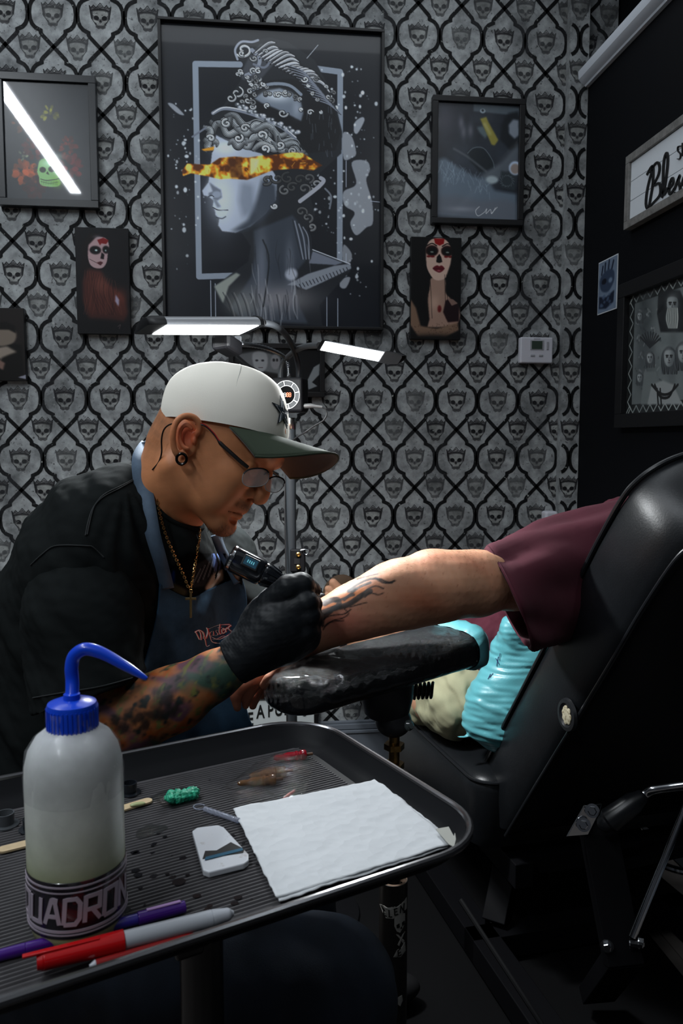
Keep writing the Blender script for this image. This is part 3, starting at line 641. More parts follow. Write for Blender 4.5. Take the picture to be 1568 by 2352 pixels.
# smoker canvas bottom left
w,h=110,180
C=Cv(w,h,(.10,.085,.08),lambda x,y:((x+60)/245*w,(y-1765)/510*h))
C.poly([(-60,1765),(30,1830),(40,1960),(-20,2010),(-60,2000)],(.22,.19,.175),4); C.poly([(-60,1980),(170,2020),(180,2275),(-60,2275)],(.05,.045,.04),3)
C.poly([(60,1910),(120,1895),(150,1930),(145,1990),(120,2020),(70,2030),(45,1980)],(.42,.38,.34),2,sm=True); C.poly([(55,1915),(60,1870),(110,1860),(148,1890),(150,1940),(120,1915)],(.05,.045,.04),2)
C.line([(-10,1990),(50,1975)],14,(.08,.07,.06)); C.poly([(0,2060),(50,2050),(110,2030),(150,2070),(90,2110),(70,2150),(20,2120)],(.5,.46,.42),3)
for k in range(6): C.line([(10+k*12,2060),(20+k*12,2130)],4,(.08,.07,.06),1,.7)
C.poly([(60,2110),(100,2150),(90,2200),(60,2170)],(.42,.33,.3),2); C.poly([(150,2250),(185,2230),(190,2265)],(.5,.5,.55),1)
picture('canvas_print','brown toned canvas of a short-haired smoker, cut off by the left edge','picture',-.86,-.684,1.382,1.602,0,.024,frame_dark,C,print_matte,1.3,True,None)
# face-paint woman facing forward (canvas)
w,h=150,290
C=Cv(w,h,(.025,.025,.03),lambda x,y:((x-140)/405*w,(y-1215)/790*h))
C.a+=((vnoise(h,w,8,5)-.5)*.015)[...,None]
C.poly([(300,1530),(410,1530),(420,1640),(480,1700),(530,1760),(530,1860),(460,1900),(300,1910),(200,1900),(160,1850),(190,1700),(280,1640)],(.62,.50,.44),2,sm=True)
C.poly([(250,1330),(270,1260),(320,1225),(400,1225),(450,1270),(468,1340),(465,1420),(440,1500),(390,1540),(330,1540),(285,1490),(258,1420)],(.80,.68,.62),1,sm=True)
C.poly([(320,1225),(405,1225),(400,1262),(365,1278),(330,1262)],(.55,.04,.05)); 
for x in (305,430): C.ell((x,1318),52,42,(.12,.03,.03),2); C.ell((x,1322),36,28,(.02,.02,.02),2); C.ell((x,1328),14,6,(.5,.55,.52)); C.line([(x-42,1282),(x,1262),(x+38,1280)],9,(.12,.08,.07))
for x in (280,310,420,455): C.ell((x,1362),18,8,(.40,.05,.06),1)
C.poly([(340,1405),(345,1365),(365,1340),(380,1365),(390,1402),(365,1412)],(.05,.03,.03)); C.poly([(312,1455),(345,1430),(365,1436),(385,1430),(408,1455),(365,1485)],(.36,.05,.10),1,sm=True); C.line([(315,1457),(405,1457)],3,(.08,.02,.03)); C.glow((362,1470),14,5,(.85,.55,.6),.6)
C.poly([(150,1215),(290,1215),(255,1300),(262,1480),(290,1560),(275,1700),(290,1850),(270,1920),(200,1900),(150,1700)],(.02,.02,.025),2); C.poly([(440,1240),(545,1215),(545,1700),(430,1640),(420,1520),(455,1420),(470,1320)],(.02,.02,.025),2)
for x in (268,290,410,425): C.line([(x,1500),(x+rs.uniform(-12,18),1650),(x+rs.uniform(-6,22),1840)],4,(.04,.03,.03),1,.9)
C.poly([(140,1700),(180,1760),(220,1900),(350,1920),(520,1870),(530,1930),(420,1985),(200,1985),(140,1900)],(.48,.38,.31),3)
for k in range(70): C.ell((rs.uniform(150,520),1890+rs.uniform(-30,80)),3,3,(.15,.1,.08),1,.7)
C.poly([(420,1700),(470,1680),(530,1740),(530,1860),(440,1870),(400,1790)],(.10,.03,.05),2); C.poly([(430,1680),(480,1690),(520,1720),(470,1740)],(.5,.4,.36),1); C.ell((370,1765),16,28,(.35,.04,.05),2); C.glow((330,1720),40,60,(.85,.72,.64),.4)
C.glow((340,1990),250,30,(.02,.02,.02),.8)
picture('canvas_print','narrow canvas of a dark-haired woman in skull face paint facing straight forward','picture',.518,.684,1.526,1.850,0,.022,frame_dark,C,print_matte,1.1,True,None)
# grey reclining woman, right
w,h=215,285
C=Cv(w,h,(.12,.14,.17),lambda x,y:((x-350)/670*w,(y-135)/945*h))
C.a+=((vnoise(h,w,4,6)-.5)*.20)[...,None]*np.array([.8,.9,1]); C.glow((420,280),90,120,(.28,.27,.31),.5)
C.poly([(640,140),(1010,160),(1010,225),(640,205)],(.30,.34,.37),2,.8); C.ell((715,200),22,18,(.5,.55,.58)); C.ell((715,196),10,10,(.1,.12,.14))
C.poly([(670,330),(720,320),(760,380),(740,420),(690,370)],(.28,.33,.35),3)
for x,y in [(565,375),(620,360),(545,300)]: C.glow((x,y),22,50,(.42,.42,.46),.6)
C.poly([(600,520),(660,495),(730,500),(800,580),(820,650),(700,690),(620,600)],(.07,.10,.12),3); C.line([(600,540),(650,495),(730,498),(800,590),(815,650)],6,(.42,.46,.48),2,.7); C.line([(490,510),(600,570),(750,680)],18,(.3,.32,.34),4,.7)
C.poly([(860,420),(870,300),(920,210),(1005,190),(1010,480),(940,500)],(.05,.07,.09),4); C.poly([(925,300),(960,255),(1005,260),(1010,380),(975,410),(930,370)],(.42,.45,.49),3)
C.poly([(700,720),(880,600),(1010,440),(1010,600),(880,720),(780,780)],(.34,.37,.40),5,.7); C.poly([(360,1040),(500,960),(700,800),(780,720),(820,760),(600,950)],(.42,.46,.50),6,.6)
C.poly([(360,600),(420,585),(520,650),(650,720),(760,740),(820,830),(1000,850),(1000,1085),(350,1045)],(.33,.38,.43),5)
for k in range(60): x=rs.uniform(370,800);y=600+(x-370)*.35+rs.uniform(-30,120); C.line([(x,y),(x+rs.uniform(-30,30),y+rs.uniform(20,70))],4,(.58,.66,.72),2,.35)
C.poly([(350,900),(520,880),(700,920),(900,900),(1000,930),(1000,1085),(350,1045)],(.34,.35,.38),8,.6); C.glow((560,990),120,20,(.5,.52,.56),.6); C.ell((800,745),50,30,(.55,.6,.62),3); C.poly([(870,670),(1000,690),(990,830),(870,810)],(.14,.17,.19),3)
for k in range(14): a=k*.45; C.line([(920+40*math.cos(a),750+40*math.sin(a)),(920+60*math.cos(a+.5),750+50*math.sin(a+.5))],4,(.4,.44,.46),1,.6)
C.line([(700,965),(670,1000),(690,1040),(740,1010),(760,980),(755,1020),(790,985),(800,1020),(830,970)],4,(.75,.76,.78),1); C.line([(800,1015),(845,965)],4,(.75,.76,.78))
C.poly([(695,262),(745,245),(762,285),(845,425),(815,470),(790,465)],(.50,.47,.20),2,.95); C.poly([(715,300),(740,290),(790,380),(775,390)],(.62,.60,.42),3,.6)
C.ell((985,645),52,56,(.62,.68,.76),2); C.ell((985,650),38,42,(.48,.44,.42),2)
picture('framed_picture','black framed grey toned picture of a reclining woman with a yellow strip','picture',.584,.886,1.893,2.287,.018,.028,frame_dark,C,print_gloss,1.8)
# small framed portrait behind the lamp
w,h=230,130
C=Cv(w,h,(.03,.04,.05),lambda x,y:((x-560)/480*w,(y-300)/240*h))
C.poly([(565,340),(620,330),(700,315),(760,330),(820,345),(820,440),(700,420),(640,400)],(.34,.35,.36),3); C.poly([(670,330),(740,330),(745,400),(710,430),(675,400)],(.52,.53,.54),2,sm=True)
for x in (690,722): C.ell((x,368),8,5,(.08,.08,.1))
C.line([(700,405),(722,405)],4,(.2,.15,.16)); C.line([(580,340),(640,390),(690,420)],14,(.07,.08,.09)); C.ell((790,375),26,40,(.45,.45,.46),2); C.ell((782,365),7,8,(.06,.06,.07)); C.ell((800,365),6,8,(.06,.06,.07))
C.poly([(965,470),(1000,400),(1035,380),(1030,440),(990,480),(1020,500),(970,520)],(.45,.47,.48),1)
picture('framed_picture','small black framed portrait hanging behind the lamp arms','picture',-.066,.240,1.338,1.507,.016,.022,frame_dark,C,print_gloss,1.4)
# thermostat
t=thing('thermostat','white rectangular wall thermostat with a small grey screen','thermostat',(.941,D,1.453))
wp=mat('white_plastic',(.62,.62,.68),rough=.4); gp=mat('grey_plastic',(.35,.35,.38),rough=.5)
mb().box((.941,D-.013,1.4955),(.110,.026,.084)).build('housing',wp,t,smooth=0,bevel=.004)
mb().box((.941,D-.0265,1.512),(.046,.002,.032)).build('bezel',gp,t,smooth=0,bevel=.0008)
mb().box((.941,D-.0277,1.512),(.036,.001,.026)).build('screen',mat('lcd',(.045,.065,.05),rough=.2),t,smooth=0)
mb().box((.977,D-.0268,1.510),(.007,.002,.026)).build('switch_plate',gp,t,smooth=0,bevel=.0006)
for dx in (-.014,.014): mb().box((.941+dx,D-.0268,1.478),(.014,.003,.006)).build('button',gp,t,smooth=0,bevel=.001)
mb().box((.941,D-.0262,1.532),(.022,.0006,.003)).build('maker_mark',gp,t,smooth=0)
# small white box by the corner
t=thing('wall_dispenser','small white plastic dispenser on the wallpaper just above the maroon sleeve','dispenser',(1.0,D,.83))
mb().box((1.000,D-.022,.905),(.045,.044,.115)).build('housing',wp,t,smooth=0,bevel=.008); mb().box((1.000,D-.046,.868),(.02,.006,.016)).build('nozzle',gp,t,smooth=0,bevel=.002)
# ================= RIGHT WALL ITEMS =================
wood_grey=mat('grey_wood',(.20,.195,.185),rough=.6,bump=(90,.5,.001),vary=(40,.6,1.3))
sign_white=mat('sign_white',(.72,.76,.80),rough=.6,bump=(60,.2,.0005)); ink_black=mat('ink_black',(.006,.006,.006),rough=.5)
t=thing('wooden_sign','white plank sign in a weathered wooden frame with black script lettering','sign',(XR,1.95,1.80))
y0,y1,z0,z1=1.58,2.245,1.800,2.003; fw=.022
f=mb(); 
for c,s in [((XR-.012,(y0+y1)/2,z1-fw/2),(.024,y1-y0,fw)),((XR-.012,(y0+y1)/2,z0+fw/2),(.024,y1-y0,fw)),((XR-.012,y0+fw/2,(z0+z1)/2),(.024,fw,z1-z0-2*fw)),((XR-.012,y1-fw/2,(z0+z1)/2),(.024,fw,z1-z0-2*fw))]: f.box(c,s)
f.build('frame',wood_grey,t,smooth=0,bevel=.0015)
for k in range(3):
    zc=z0+fw+(k+.5)*(z1-z0-2*fw)/3; mb().box((XR-.0085,(y0+y1)/2,zc),(.016,y1-y0-2*fw,(z1-z0-2*fw)/3-.0016)).build('board',sign_white,t,smooth=0,bevel=.0006)
# lettering by strokes: read off the photograph, mapped onto the sign plane
def wstroke(P,w,mt,t,name,x=XR-.0168,th=.004):
    Q=[onx(px,py,x) for px,py in P]; Q=crom(Q,5) if len(Q)>2 else Q
    M=MB(); n=len(Q); L=[];Rr=[]
    for i in range(n):
        a=Q[max(i-1,0)];b=Q[min(i+1,n-1)]; tt=nrm(b-a); nn=np.cross(tt,(1,0,0)); ww=w*(.45+.55*abs(tt[2])); L.append(Q[i]+nn*ww/2);Rr.append(Q[i]-nn*ww/2)
    V=L+Rr; V2=[v-np.array([th,0,0]) for v in V]
    f=[(i,i+1,n+i+1,n+i) for i in range(n-1)]; m_=2*n
    F_=[q for q in f]+[tuple(v+m_ for v in q[::-1]) for q in f]+[(i,m_+i,m_+i+1,i+1) for i in range(n-1)]+[(n+i,n+i+1,m_+n+i+1,m_+n+i) for i in range(n-1)]+[(0,n,m_+n,m_),(n-1,m_+n-1,m_+2*n-1,2*n-1)]
    return M.add(V+V2,F_).build(name,mt,t,smooth=0,recalc=True)
def z4(x,y): return (1300+x*.5019,y*.5017)
S=lambda L:[z4(*p) for p in L]
for P in [S([(372,800),(398,760),(400,830),(390,900),(378,955),(368,935),(372,880),(385,820),(400,775)]),S([(385,790),(415,745),(430,760),(425,800),(400,850)]),S([(405,850),(430,840),(432,890),(400,930),(378,955)]),
          S([(440,905),(455,850),(468,740),(462,700),(450,740),(446,830),(450,890),(468,860)]),S([(468,870),(492,840),(488,815),(474,850),(478,890),(500,860)]),S([(498,868),(510,835),(524,802),(516,828),(524,856),(522,882),(508,893),(498,884)]),S([(530,850),(548,800),(552,850),(548,890),(530,885)]),S([(560,840),(575,800),(560,790),(556,850),(572,870),(590,830)])]:
    wstroke(P,.0085,ink_black,t,'letter')
for P in [S([(527,668),(515,672),(514,690),(526,705),(524,725),(512,728)]),S([(535,655),(535,715)]),S([(545,712),(546,662),(553,676),(561,658),(562,708)])]: wstroke(P,.003,ink_black,t,'letter')
# small card
t=thing('art_card','small pale blue card of a skull design stuck on the black wall','card',(XR,2.387,1.59))
w,h=90,120
C=Cv(w,h,(.48,.55,.64),lambda x,y:((x-150)/88*w,(y-1185)/250*h))
C.a+=((vnoise(h,w,5,9)-.5)*.12)[...,None]
for P in [[(165,1245),(170,1210)],[(180,1235),(182,1200)],[(197,1230),(200,1195)],[(213,1240),(220,1205)]]: C.line(P,7,(.14,.18,.26),1)
C.poly([(160,1260),(190,1235),(222,1250),(225,1300),(200,1340),(170,1330),(158,1300)],(.22,.28,.38),2,sm=True); C.ell((178,1285),12,14,(.08,.1,.16),1); C.ell((208,1290),9,12,(.5,.58,.68),2)
C.poly([(155,1350),(190,1365),(228,1345),(225,1400),(190,1420),(155,1410)],(.10,.14,.22),2); 
for k in range(12): C.ell((158+rs.uniform(0,66),1350+rs.uniform(0,60)),6,7,(.34,.42,.54),1,.7)
Cc=C
mb().box((XR-.001,2.387,1.673),(.002,.132,.161)).build('paper',sign_white,t,smooth=0)
Cc.quad('print',(XR-.0025,2.450,1.7505),(XR-.0025,2.324,1.7505),(XR-.0025,2.450,1.5955),print_matte,t,.8)
# framed pencil drawing
t=thing('framed_drawing','black framed pencil drawing of faces inside a zigzag border','drawing',(XR,1.9,1.235))
y0,y1,z0,z1=1.72,2.268,1.236,1.650; fw=.040
f=mb()
for c,s in [((XR-.012,(y0+y1)/2,z1-fw/2),(.024,y1-y0,fw)),((XR-.012,(y0+y1)/2,z0+fw/2),(.024,y1-y0,fw)),((XR-.012,y0+fw/2,(z0+z1)/2),(.024,fw,z1-z0-2*fw)),((XR-.012,y1-fw/2,(z0+z1)/2),(.024,fw,z1-z0-2*fw))]: f.box(c,s)
f.build('frame',frame_dark,t,smooth=0,bevel=.002)
w,h=380,270; yl,yr,zt,zb=2.228,1.76,1.612,1.274
def tfd(x,y):
    p=onx(1300+x*.5019,y*.5017,XR); return ((yl-p[1])/(yl-yr)*w,(zt-p[2])/(zt-zb)*h)
C=Cv(w,h,(.42,.45,.45),tfd); C.a+=((vnoise(h,w,8,12)-.5)*.12)[...,None]
def ra(x,y,a,b): return None
C2=C.tf; C.tf=lambda x,y:(x,y)
C.line([(13,0),(13,h)],26,(.10,.11,.11),1,sm=False); C.line([(0,10),(w,10)],22,(.10,.11,.11),1,sm=False); C.line([(0,h-11),(w,h-11)],24,(.10,.11,.11),1,sm=False)
P=[];k=0
for x in range(0,w+16,16): P.append((x,3 if k%2 else 18)); k+=1
C.line(P,3,(.62,.65,.64),1,sm=False); P=[(x,h-20 if i%2 else h-4) for i,x in enumerate(range(0,w+16,16))]; C.line(P,3,(.62,.65,.64),1,sm=False)
P=[(5 if i%2 else 20,y) for i,y in enumerate(range(0,h+16,16))]; C.line(P,3,(.62,.65,.64),1,sm=False)
C.tf=C2
def face(cx,cy,s,hair=True,beard=False):
    if hair:
        C.ell((cx,cy-10*s),30*s,40*s,(.16,.17,.18),3)
        for k in range(22):
            a=k/21*2-1; C.line([(cx+a*8*s,cy-44*s),(cx+a*30*s,cy-20*s),(cx+a*34*s,cy+30*s),(cx+a*30*s+4*s*math.sin(k),cy+64*s)],3.4*s,(.12,.13,.14) if k%2 else (.32,.34,.35),1,.85)
    C.poly([(cx-22*s,cy-18*s),(cx-14*s,cy-34*s),(cx+14*s,cy-34*s),(cx+22*s,cy-18*s),(cx+20*s,cy+12*s),(cx+9*s,cy+33*s),(cx-9*s,cy+33*s),(cx-20*s,cy+12*s)],(.52,.55,.55),1,1,sm=True); C.glow((cx+14*s,cy+8*s),9*s,24*s,(.30,.32,.33),.6); C.glow((cx-6*s,cy-22*s),10*s,7*s,(.68,.70,.70),.6); C.glow((cx-9*s,cy+6*s),6*s,6*s,(.66,.68,.68),.5)
    for q in (-1,1): C.ell((cx+q*9*s,cy-6*s),5*s,3*s,(.08,.08,.09),1); C.line([(cx+q*4*s,cy-13*s),(cx+q*14*s,cy-13*s)],2*s,(.15,.15,.15))
    C.line([(cx,cy-4*s),(cx-2*s,cy+8*s),(cx+3*s,cy+9*s)],1.6*s,(.25,.25,.25)); C.poly([(cx-8*s,cy+17*s),(cx,cy+15*s),(cx+8*s,cy+16*s),(cx,cy+22*s)],(.26,.26,.27),1)
    if beard:
        for k in range(14): C.line([(cx-20*s+k*3*s,cy+12*s),(cx-26*s+k*3.6*s,cy+50*s),(cx-16*s+k*2.6*s,cy+85*s)],3*s,(.7,.72,.7) if k%2 else (.35,.37,.37),1)
C.glow((365,1500),30,110,(.22,.24,.25),.8)
for k in range(60): x=rs.uniform(325,440);y=rs.uniform(1390,1830); C.line([(x,y),(x+rs.uniform(-14,14),y+rs.uniform(-10,18))],3,(.2,.22,.23) if k%2 else (.55,.57,.57),1,.5)
C.poly([(430,1350),(470,1325),(530,1330),(560,1400),(560,1520),(440,1520),(425,1440)],(.12,.13,.14),2); face(495,1400,1.15,False,True)
face(345,1450,.45); face(345,1730,.5)
for k in range(9): a=-2.4+k*.22; C.line([(392,1590),(392+60*math.cos(a),1590+70*math.sin(a))],3,(.15,.16,.17))
face(392,1640,.62); C.poly([(350,1850),(365,1700),(420,1700),(430,1760),(400,1850)],(.42,.45,.45),2)
face(480,1640,1.05); face(545,1620,1.1); C.poly([(380,1850),(400,1760),(450,1740),(500,1760),(540,1850)],(.56,.58,.58),2); 
for q in (0,14): C.line([(400+q,1760),(440,1800+q),(480,1800+q),(520-q,1760)],4,(.1,.1,.1)); C.line([(425+q,1780),(430+q,1850)],4,(.1,.1,.1))
face(640,1560,1.3); C.poly([(560,1850),(580,1740),(700,1740),(720,1850)],(.2,.2,.22),3)
C.quad('print',(XR-.006,yl,zt),(XR-.006,yr,zt),(XR-.006,yl,zb),print_gloss,t,1.3)
# low white notice against the back wall
t=thing('notice_board','white notice board with black capital letters leaning on the back wall at floor level','sign',(.0,D,FZ))
z0,z1=FZ+.002,.36
mb().box((.02,D-.046,(z0+z1)/2),(.36,.008,z1-z0)).build('board',mat('notice_white',(.62,.66,.66),rough=.45),t,smooth=0)
f=mb(); f.box((.206,D-.05,(z0+z1)/2),(.014,.018,z1-z0)); f.box((.02,D-.05,z1+.004),(.386,.018,.010)); f.box((-.166,D-.05,(z0+z1)/2),(.014,.018,z1-z0)); f.box((.02,D-.05,z0),(.386,.018,.012)); f.build('frame',frame_dark,t,smooth=0,bevel=.001)
def text(s,p,ux,uz,size,mt,parent,name='lettering',th=.0012,sx=1.,bold=0):
    cu=bpy.data.curves.new(name,'FONT'); cu.body=s; cu.size=size; cu.extrude=th; cu.offset=bold; cu.align_x='CENTER'; cu.align_y='CENTER'
    o0=bpy.data.objects.new('t',cu); COL.objects.link(o0); dg=bpy.context.evaluated_depsgraph_get(); dg.update(); me=bpy.data.meshes.new_from_object(o0.evaluated_get(dg)); COL.objects.unlink(o0); bpy.data.objects.remove(o0)
    co=np.empty(len(me.vertices)*3,np.float32); me.vertices.foreach_get('co',co); co=co.reshape(-1,3)
    ux,uz=nrm(ux),nrm(uz); nn=np.cross(ux,uz); V=np.array(p)+co[:,:1]*ux*sx+co[:,1:2]*uz+co[:,2:]*nn; c=V.mean(0)
    me.vertices.foreach_set('co',(V-c).astype(np.float32).ravel()); me.update(); me.materials.clear(); me.materials.append(mt)
    o=bpy.data.objects.new(name,me); COL.objects.link(o); o.location=c
    if parent: o.parent=parent; o.matrix_parent_inverse=Matrix.Translation(-parent.location)
    return o
for s,px in (('E',575),('A',598),('P',621),('U',640),('B',659),('S',699)):
    p=ony(px,1636-.13*(px-600)+(8 if px>680 else 0)+(14 if px<590 else 0),D-.0515); text(s,p,(1,0,.04),(0,0,1),.062,ink_black,t,th=.0008,sx=.62,bold=.0012)
# ================= TRAY TABLE AND WHAT LIES ON IT =================
ZT=.835; ZR=.857
ca,cb,cc_=onz(718,1645,ZR),onz(1129,1916,ZR),onz(0,2305,ZR)
e1=nrm(cb-ca); e1[2]=0; e2=nrm(np.cross((0,0,1),e1)); 
if np.dot(e2,cc_-cb)<0: e2=-e2
e2=nrm(e2+nrm(cc_-cb)*[1,1,0]); e1=nrm(np.cross(e2,(0,0,1))); e1=e1 if np.dot(e1,cb-ca)>0 else -e1
LW=.349; LL=.545
def TP(u,v,z=ZT): return np.array([ca[0],ca[1],0])+e1*u+e2*v+np.array([0,0,z])   # u: 0 far .. LW near, v: 0 right .. LL left
def rr(off,z,rad,n=9):
    """rounded rectangle ring of the tray, inset by off"""
    out=[]; r=max(rad-off,.004); u0,u1,v0,v1=off,LW-off,off,LL-off
    for (cu,cv,a0) in [(u0+r,v0+r,180),(u1-r,v0+r,270),(u1-r,v1-r,0),(u0+r,v1-r,90)]:
        for k in range(n+1):
            a=math.radians(a0+90*k/n); out.append(TP(cu+r*math.cos(a),cv+r*math.sin(a),z))
    return out
tray_m=mat('tray_black',(.006,.0065,.008),rough=.5,spec=.12,bump=(300,.05,.0005),mott=[(60,.74,.76,(.35,.36,.33))])
rim_m=mat('tray_rim',(.20,.20,.21),rough=.22,metal=.9,spec=.6)
t=thing('tray_table','black steel instrument tray with a shiny rolled rim on its stand','tray table',(*TP(LW/2,LL/2)[:2],FZ))
T=mb(); T.loft([rr(.002,ZR-.003,.07),rr(.004,ZR-.001,.07),rr(.013,ZR-.012,.07),rr(.020,ZT+.004,.07),rr(.030,ZT,.07),rr(.032,ZT-.0025,.07),rr(.022,ZT-.0025,.07),rr(.011,ZR-.016,.07),rr(.002,ZR-.005,.07)],cap=(False,False))
T.v[0]=T.v[0]; T.add(rr(.030,ZT,.07),[tuple(range(40))]); T.add(rr(.032,ZT-.0025,.07),[tuple(range(39,-1,-1))])
T.build('tray',tray_m,t,smooth=50)
P=rr(.0,ZR-.001,.07); P=P+[P[0]]; mb().tube(P,.0036,10,cap=False).build('rolled_rim',rim_m,t)
steel_dark=mat('steel_dark',(.01,.01,.012),rough=.3,metal=.3)
chrome=mat('chrome',(.7,.72,.75),rough=.15,metal=1)
sp=TP(LW*.62,LL*.42,0)
def upt(x,y,d): return U(x,y,d)
mb().tube([sp+[0,0,FZ+.06],sp+[0,0,ZT-.02]],.019,20).build('pole',steel_dark,t)
mb().box(TP(LW/2,LL/2,ZT-.011),(LW*.8,.022,.014),ax=(e1,e2,(0,0,1))).build('support_bar',steel_dark,t,smooth=0,bevel=.003)
mb().box(TP(LW*.62,LL*.42,ZT-.011),(.022,LL*.7,.012),ax=(e1,e2,(0,0,1))).build('support_bar',steel_dark,t,smooth=0,bevel=.003)
for k in range(5):
    a=2*math.pi*k/5+.5; dv=np.array([math.cos(a),math.sin(a),0]); c=sp+[0,0,FZ+.085]
    mb().tube([c,c+dv*.1+[0,0,0],c+dv*.24-[0,0,.02],c+dv*.27-[0,0,.03]],[.020,.016,.012,.010],12,round_=True).build('leg',steel_dark,t)
    w0=c+dv*.262-[0,0,.0525]; w0[2]=FZ+.0355; side=np.cross(dv,(0,0,1)); L=mb(); L.lathe([(.016,-.011),(.025,-.009),(.025,.009),(.016,.011)],w0,side,20); L.build('caster',mat('caster_black',(.01,.01,.01),rough=.4),t)
# ribbed liner
rib=mat('ribbed_liner',attr=True,rough=.62,spec=.3,vary=(25,.8,1.2),mott=[(22,.66,.70,(.012,.012,.014))])
G=MB(); n=118; V=[];Fq=[];CC=[]
u0,u1,v0,v1=.034,LW-.034,.040,LL-.034
nu=int((u1-u0)/.0012)
for i in range(nu):
    u=u0+(u1-u0)*i/(nu-1); z=ZT+.0016+.0010*(1 if i%4<2 else -1)*(1 if .004<u-u0<(u1-u0)-.004 else 0)
    V.append(TP(u,v0,z));V.append(TP(u,v0+(v1-v0)*.5,z)); V.append(TP(u,v1,z)); CC+=[(.085,.081,.085) if i%4<2 else (.045,.043,.046)]*3  # ridges paler, grooves darker: rib pattern mixed with painted groove shade
for i in range(nu-1):
    for k in (0,1): Fq.append((3*i+k,3*i+k+1,3*i+k+4,3*i+k+3))
G.add(V,Fq,np.array(CC))
G.box(TP((u0+u1)/2,(v0+v1)/2,ZT+.0004),(u1-u0,v1-v0,.0006),ax=(e1,e2,(0,0,1)),col=(.08,.08,.08))
tag(G.build('tray_liner',rib,smooth=0,recalc=False),'grey ribbed rubber liner covering the bottom of the black tray','liner')
ZL=ZT+.0026
# --- wash bottle ---
B=onz(181,2121,ZL); bx=B[:2]; bd=np.dot(B-CAM,W_)
t=thing('wash_bottle','cloudy plastic squeeze wash bottle with blue cap and bent blue spout on the tray','bottle',B)
H0=.1435; R0=.0350
prof=[(.0,.001),(R0*.80,.0),(R0*.93,.002),(R0,.010),(R0*1.0,.05),(R0*1.0,.108),(R0*.985,.118),(R0*.91,.128),(R0*.76,.1365),(R0*.58,.141),(R0*.47,.1435),(R0*.44,.148)]; HK=1.072; prof=[(a,b*HK) for a,b in prof]
bot=mat('bottle_plastic',(.80,.82,.80),rough=.32,spec=.5,trans=.12,sss=.3,sssr=(.5,.6,.5),sssc=.02,bump=(40,.15,.0008),vary=(30,.85,1.12))
T=bot.node_tree; b=T.nodes['Principled BSDF']; src=b.inputs['Base Color'].links[0].from_socket
tc=T.nodes.new('ShaderNodeNewGeometry'); sx=T.nodes.new('ShaderNodeSeparateXYZ'); T.links.new(tc.outputs['Position'],sx.inputs[0])
cr=T.nodes.new('ShaderNodeValToRGB'); mr=T.nodes.new('ShaderNodeMapRange'); mr.inputs[1].default_value=ZL; mr.inputs[2].default_value=ZL+.15; T.links.new(sx.outputs[2],mr.inputs[0]); T.links.new(mr.outputs[0],cr.inputs[0])
E_=cr.color_ramp.elements; E_[0].position=0; E_[0].color=(.85,.86,.42,1); E_[1].position=1; E_[1].color=(1,1,1.05,1)
for p,c in [(.10,(.85,.88,.42,1)),(.33,(.50,.54,.30,1)),(.42,(.78,.80,.62,1)),(.60,(.95,.95,.88,1))]: q=E_.new(p); q.color=c
mx=T.nodes.new('ShaderNodeMix'); mx.data_type='RGBA'; mx.blend_type='MULTIPLY'; mx.inputs[0].default_value=1; T.links.new(src,mx.inputs[6]); T.links.new(cr.outputs[0],mx.inputs[7]); T.links.new(mx.outputs[2],b.inputs['Base Color'])
mb().lathe(prof,B,n=64).build('body',bot,t,smooth=60)
blue=mat('blue_plastic',(.006,.065,.70),rough=.28,spec=.5,coat=.3)
cp=[(.0165,.1385),(.0178,.1395),(.0180,.142)];
for k in range(1): pass
cp+=[(.0180,.158),(.0172,.1605),(.012,.1625),(.0062,.1632),(.0058,.167)]
B0=B; B=B+[0,0,.0103]; cap_=mb(); cap_.lathe(cp,B,n=48); 
for k in range(36):
    a=2*math.pi*k/36; cap_.box(B+[.0180*math.cos(a),.0180*math.sin(a),.1495],(.0010,.0012,.016),ax=((math.cos(a),math.sin(a),0),(-math.sin(a),math.cos(a),0),(0,0,1)))
cap_.build('cap',blue,t)
dd=bd*.985
sp_=[B+[0,0,.160],U(166,1566,dd),U(164,1534,dd),U(170,1508,dd),U(188,1493,dd),U(208,1492,dd),U(240,1503,dd),U(285,1528,dd),U(320,1549,dd),U(337,1559,dd)]
sp_[0]=B+[.0,0,.160]
sp_=crom(sp_,5); rr_=np.interp(np.linspace(0,1,len(sp_)),[0,.55,.62,.8,1],[.0049,.0048,.0047,.0036,.0013]); mb().tube(sp_,rr_,16).build('spout',blue,t)
B=B0
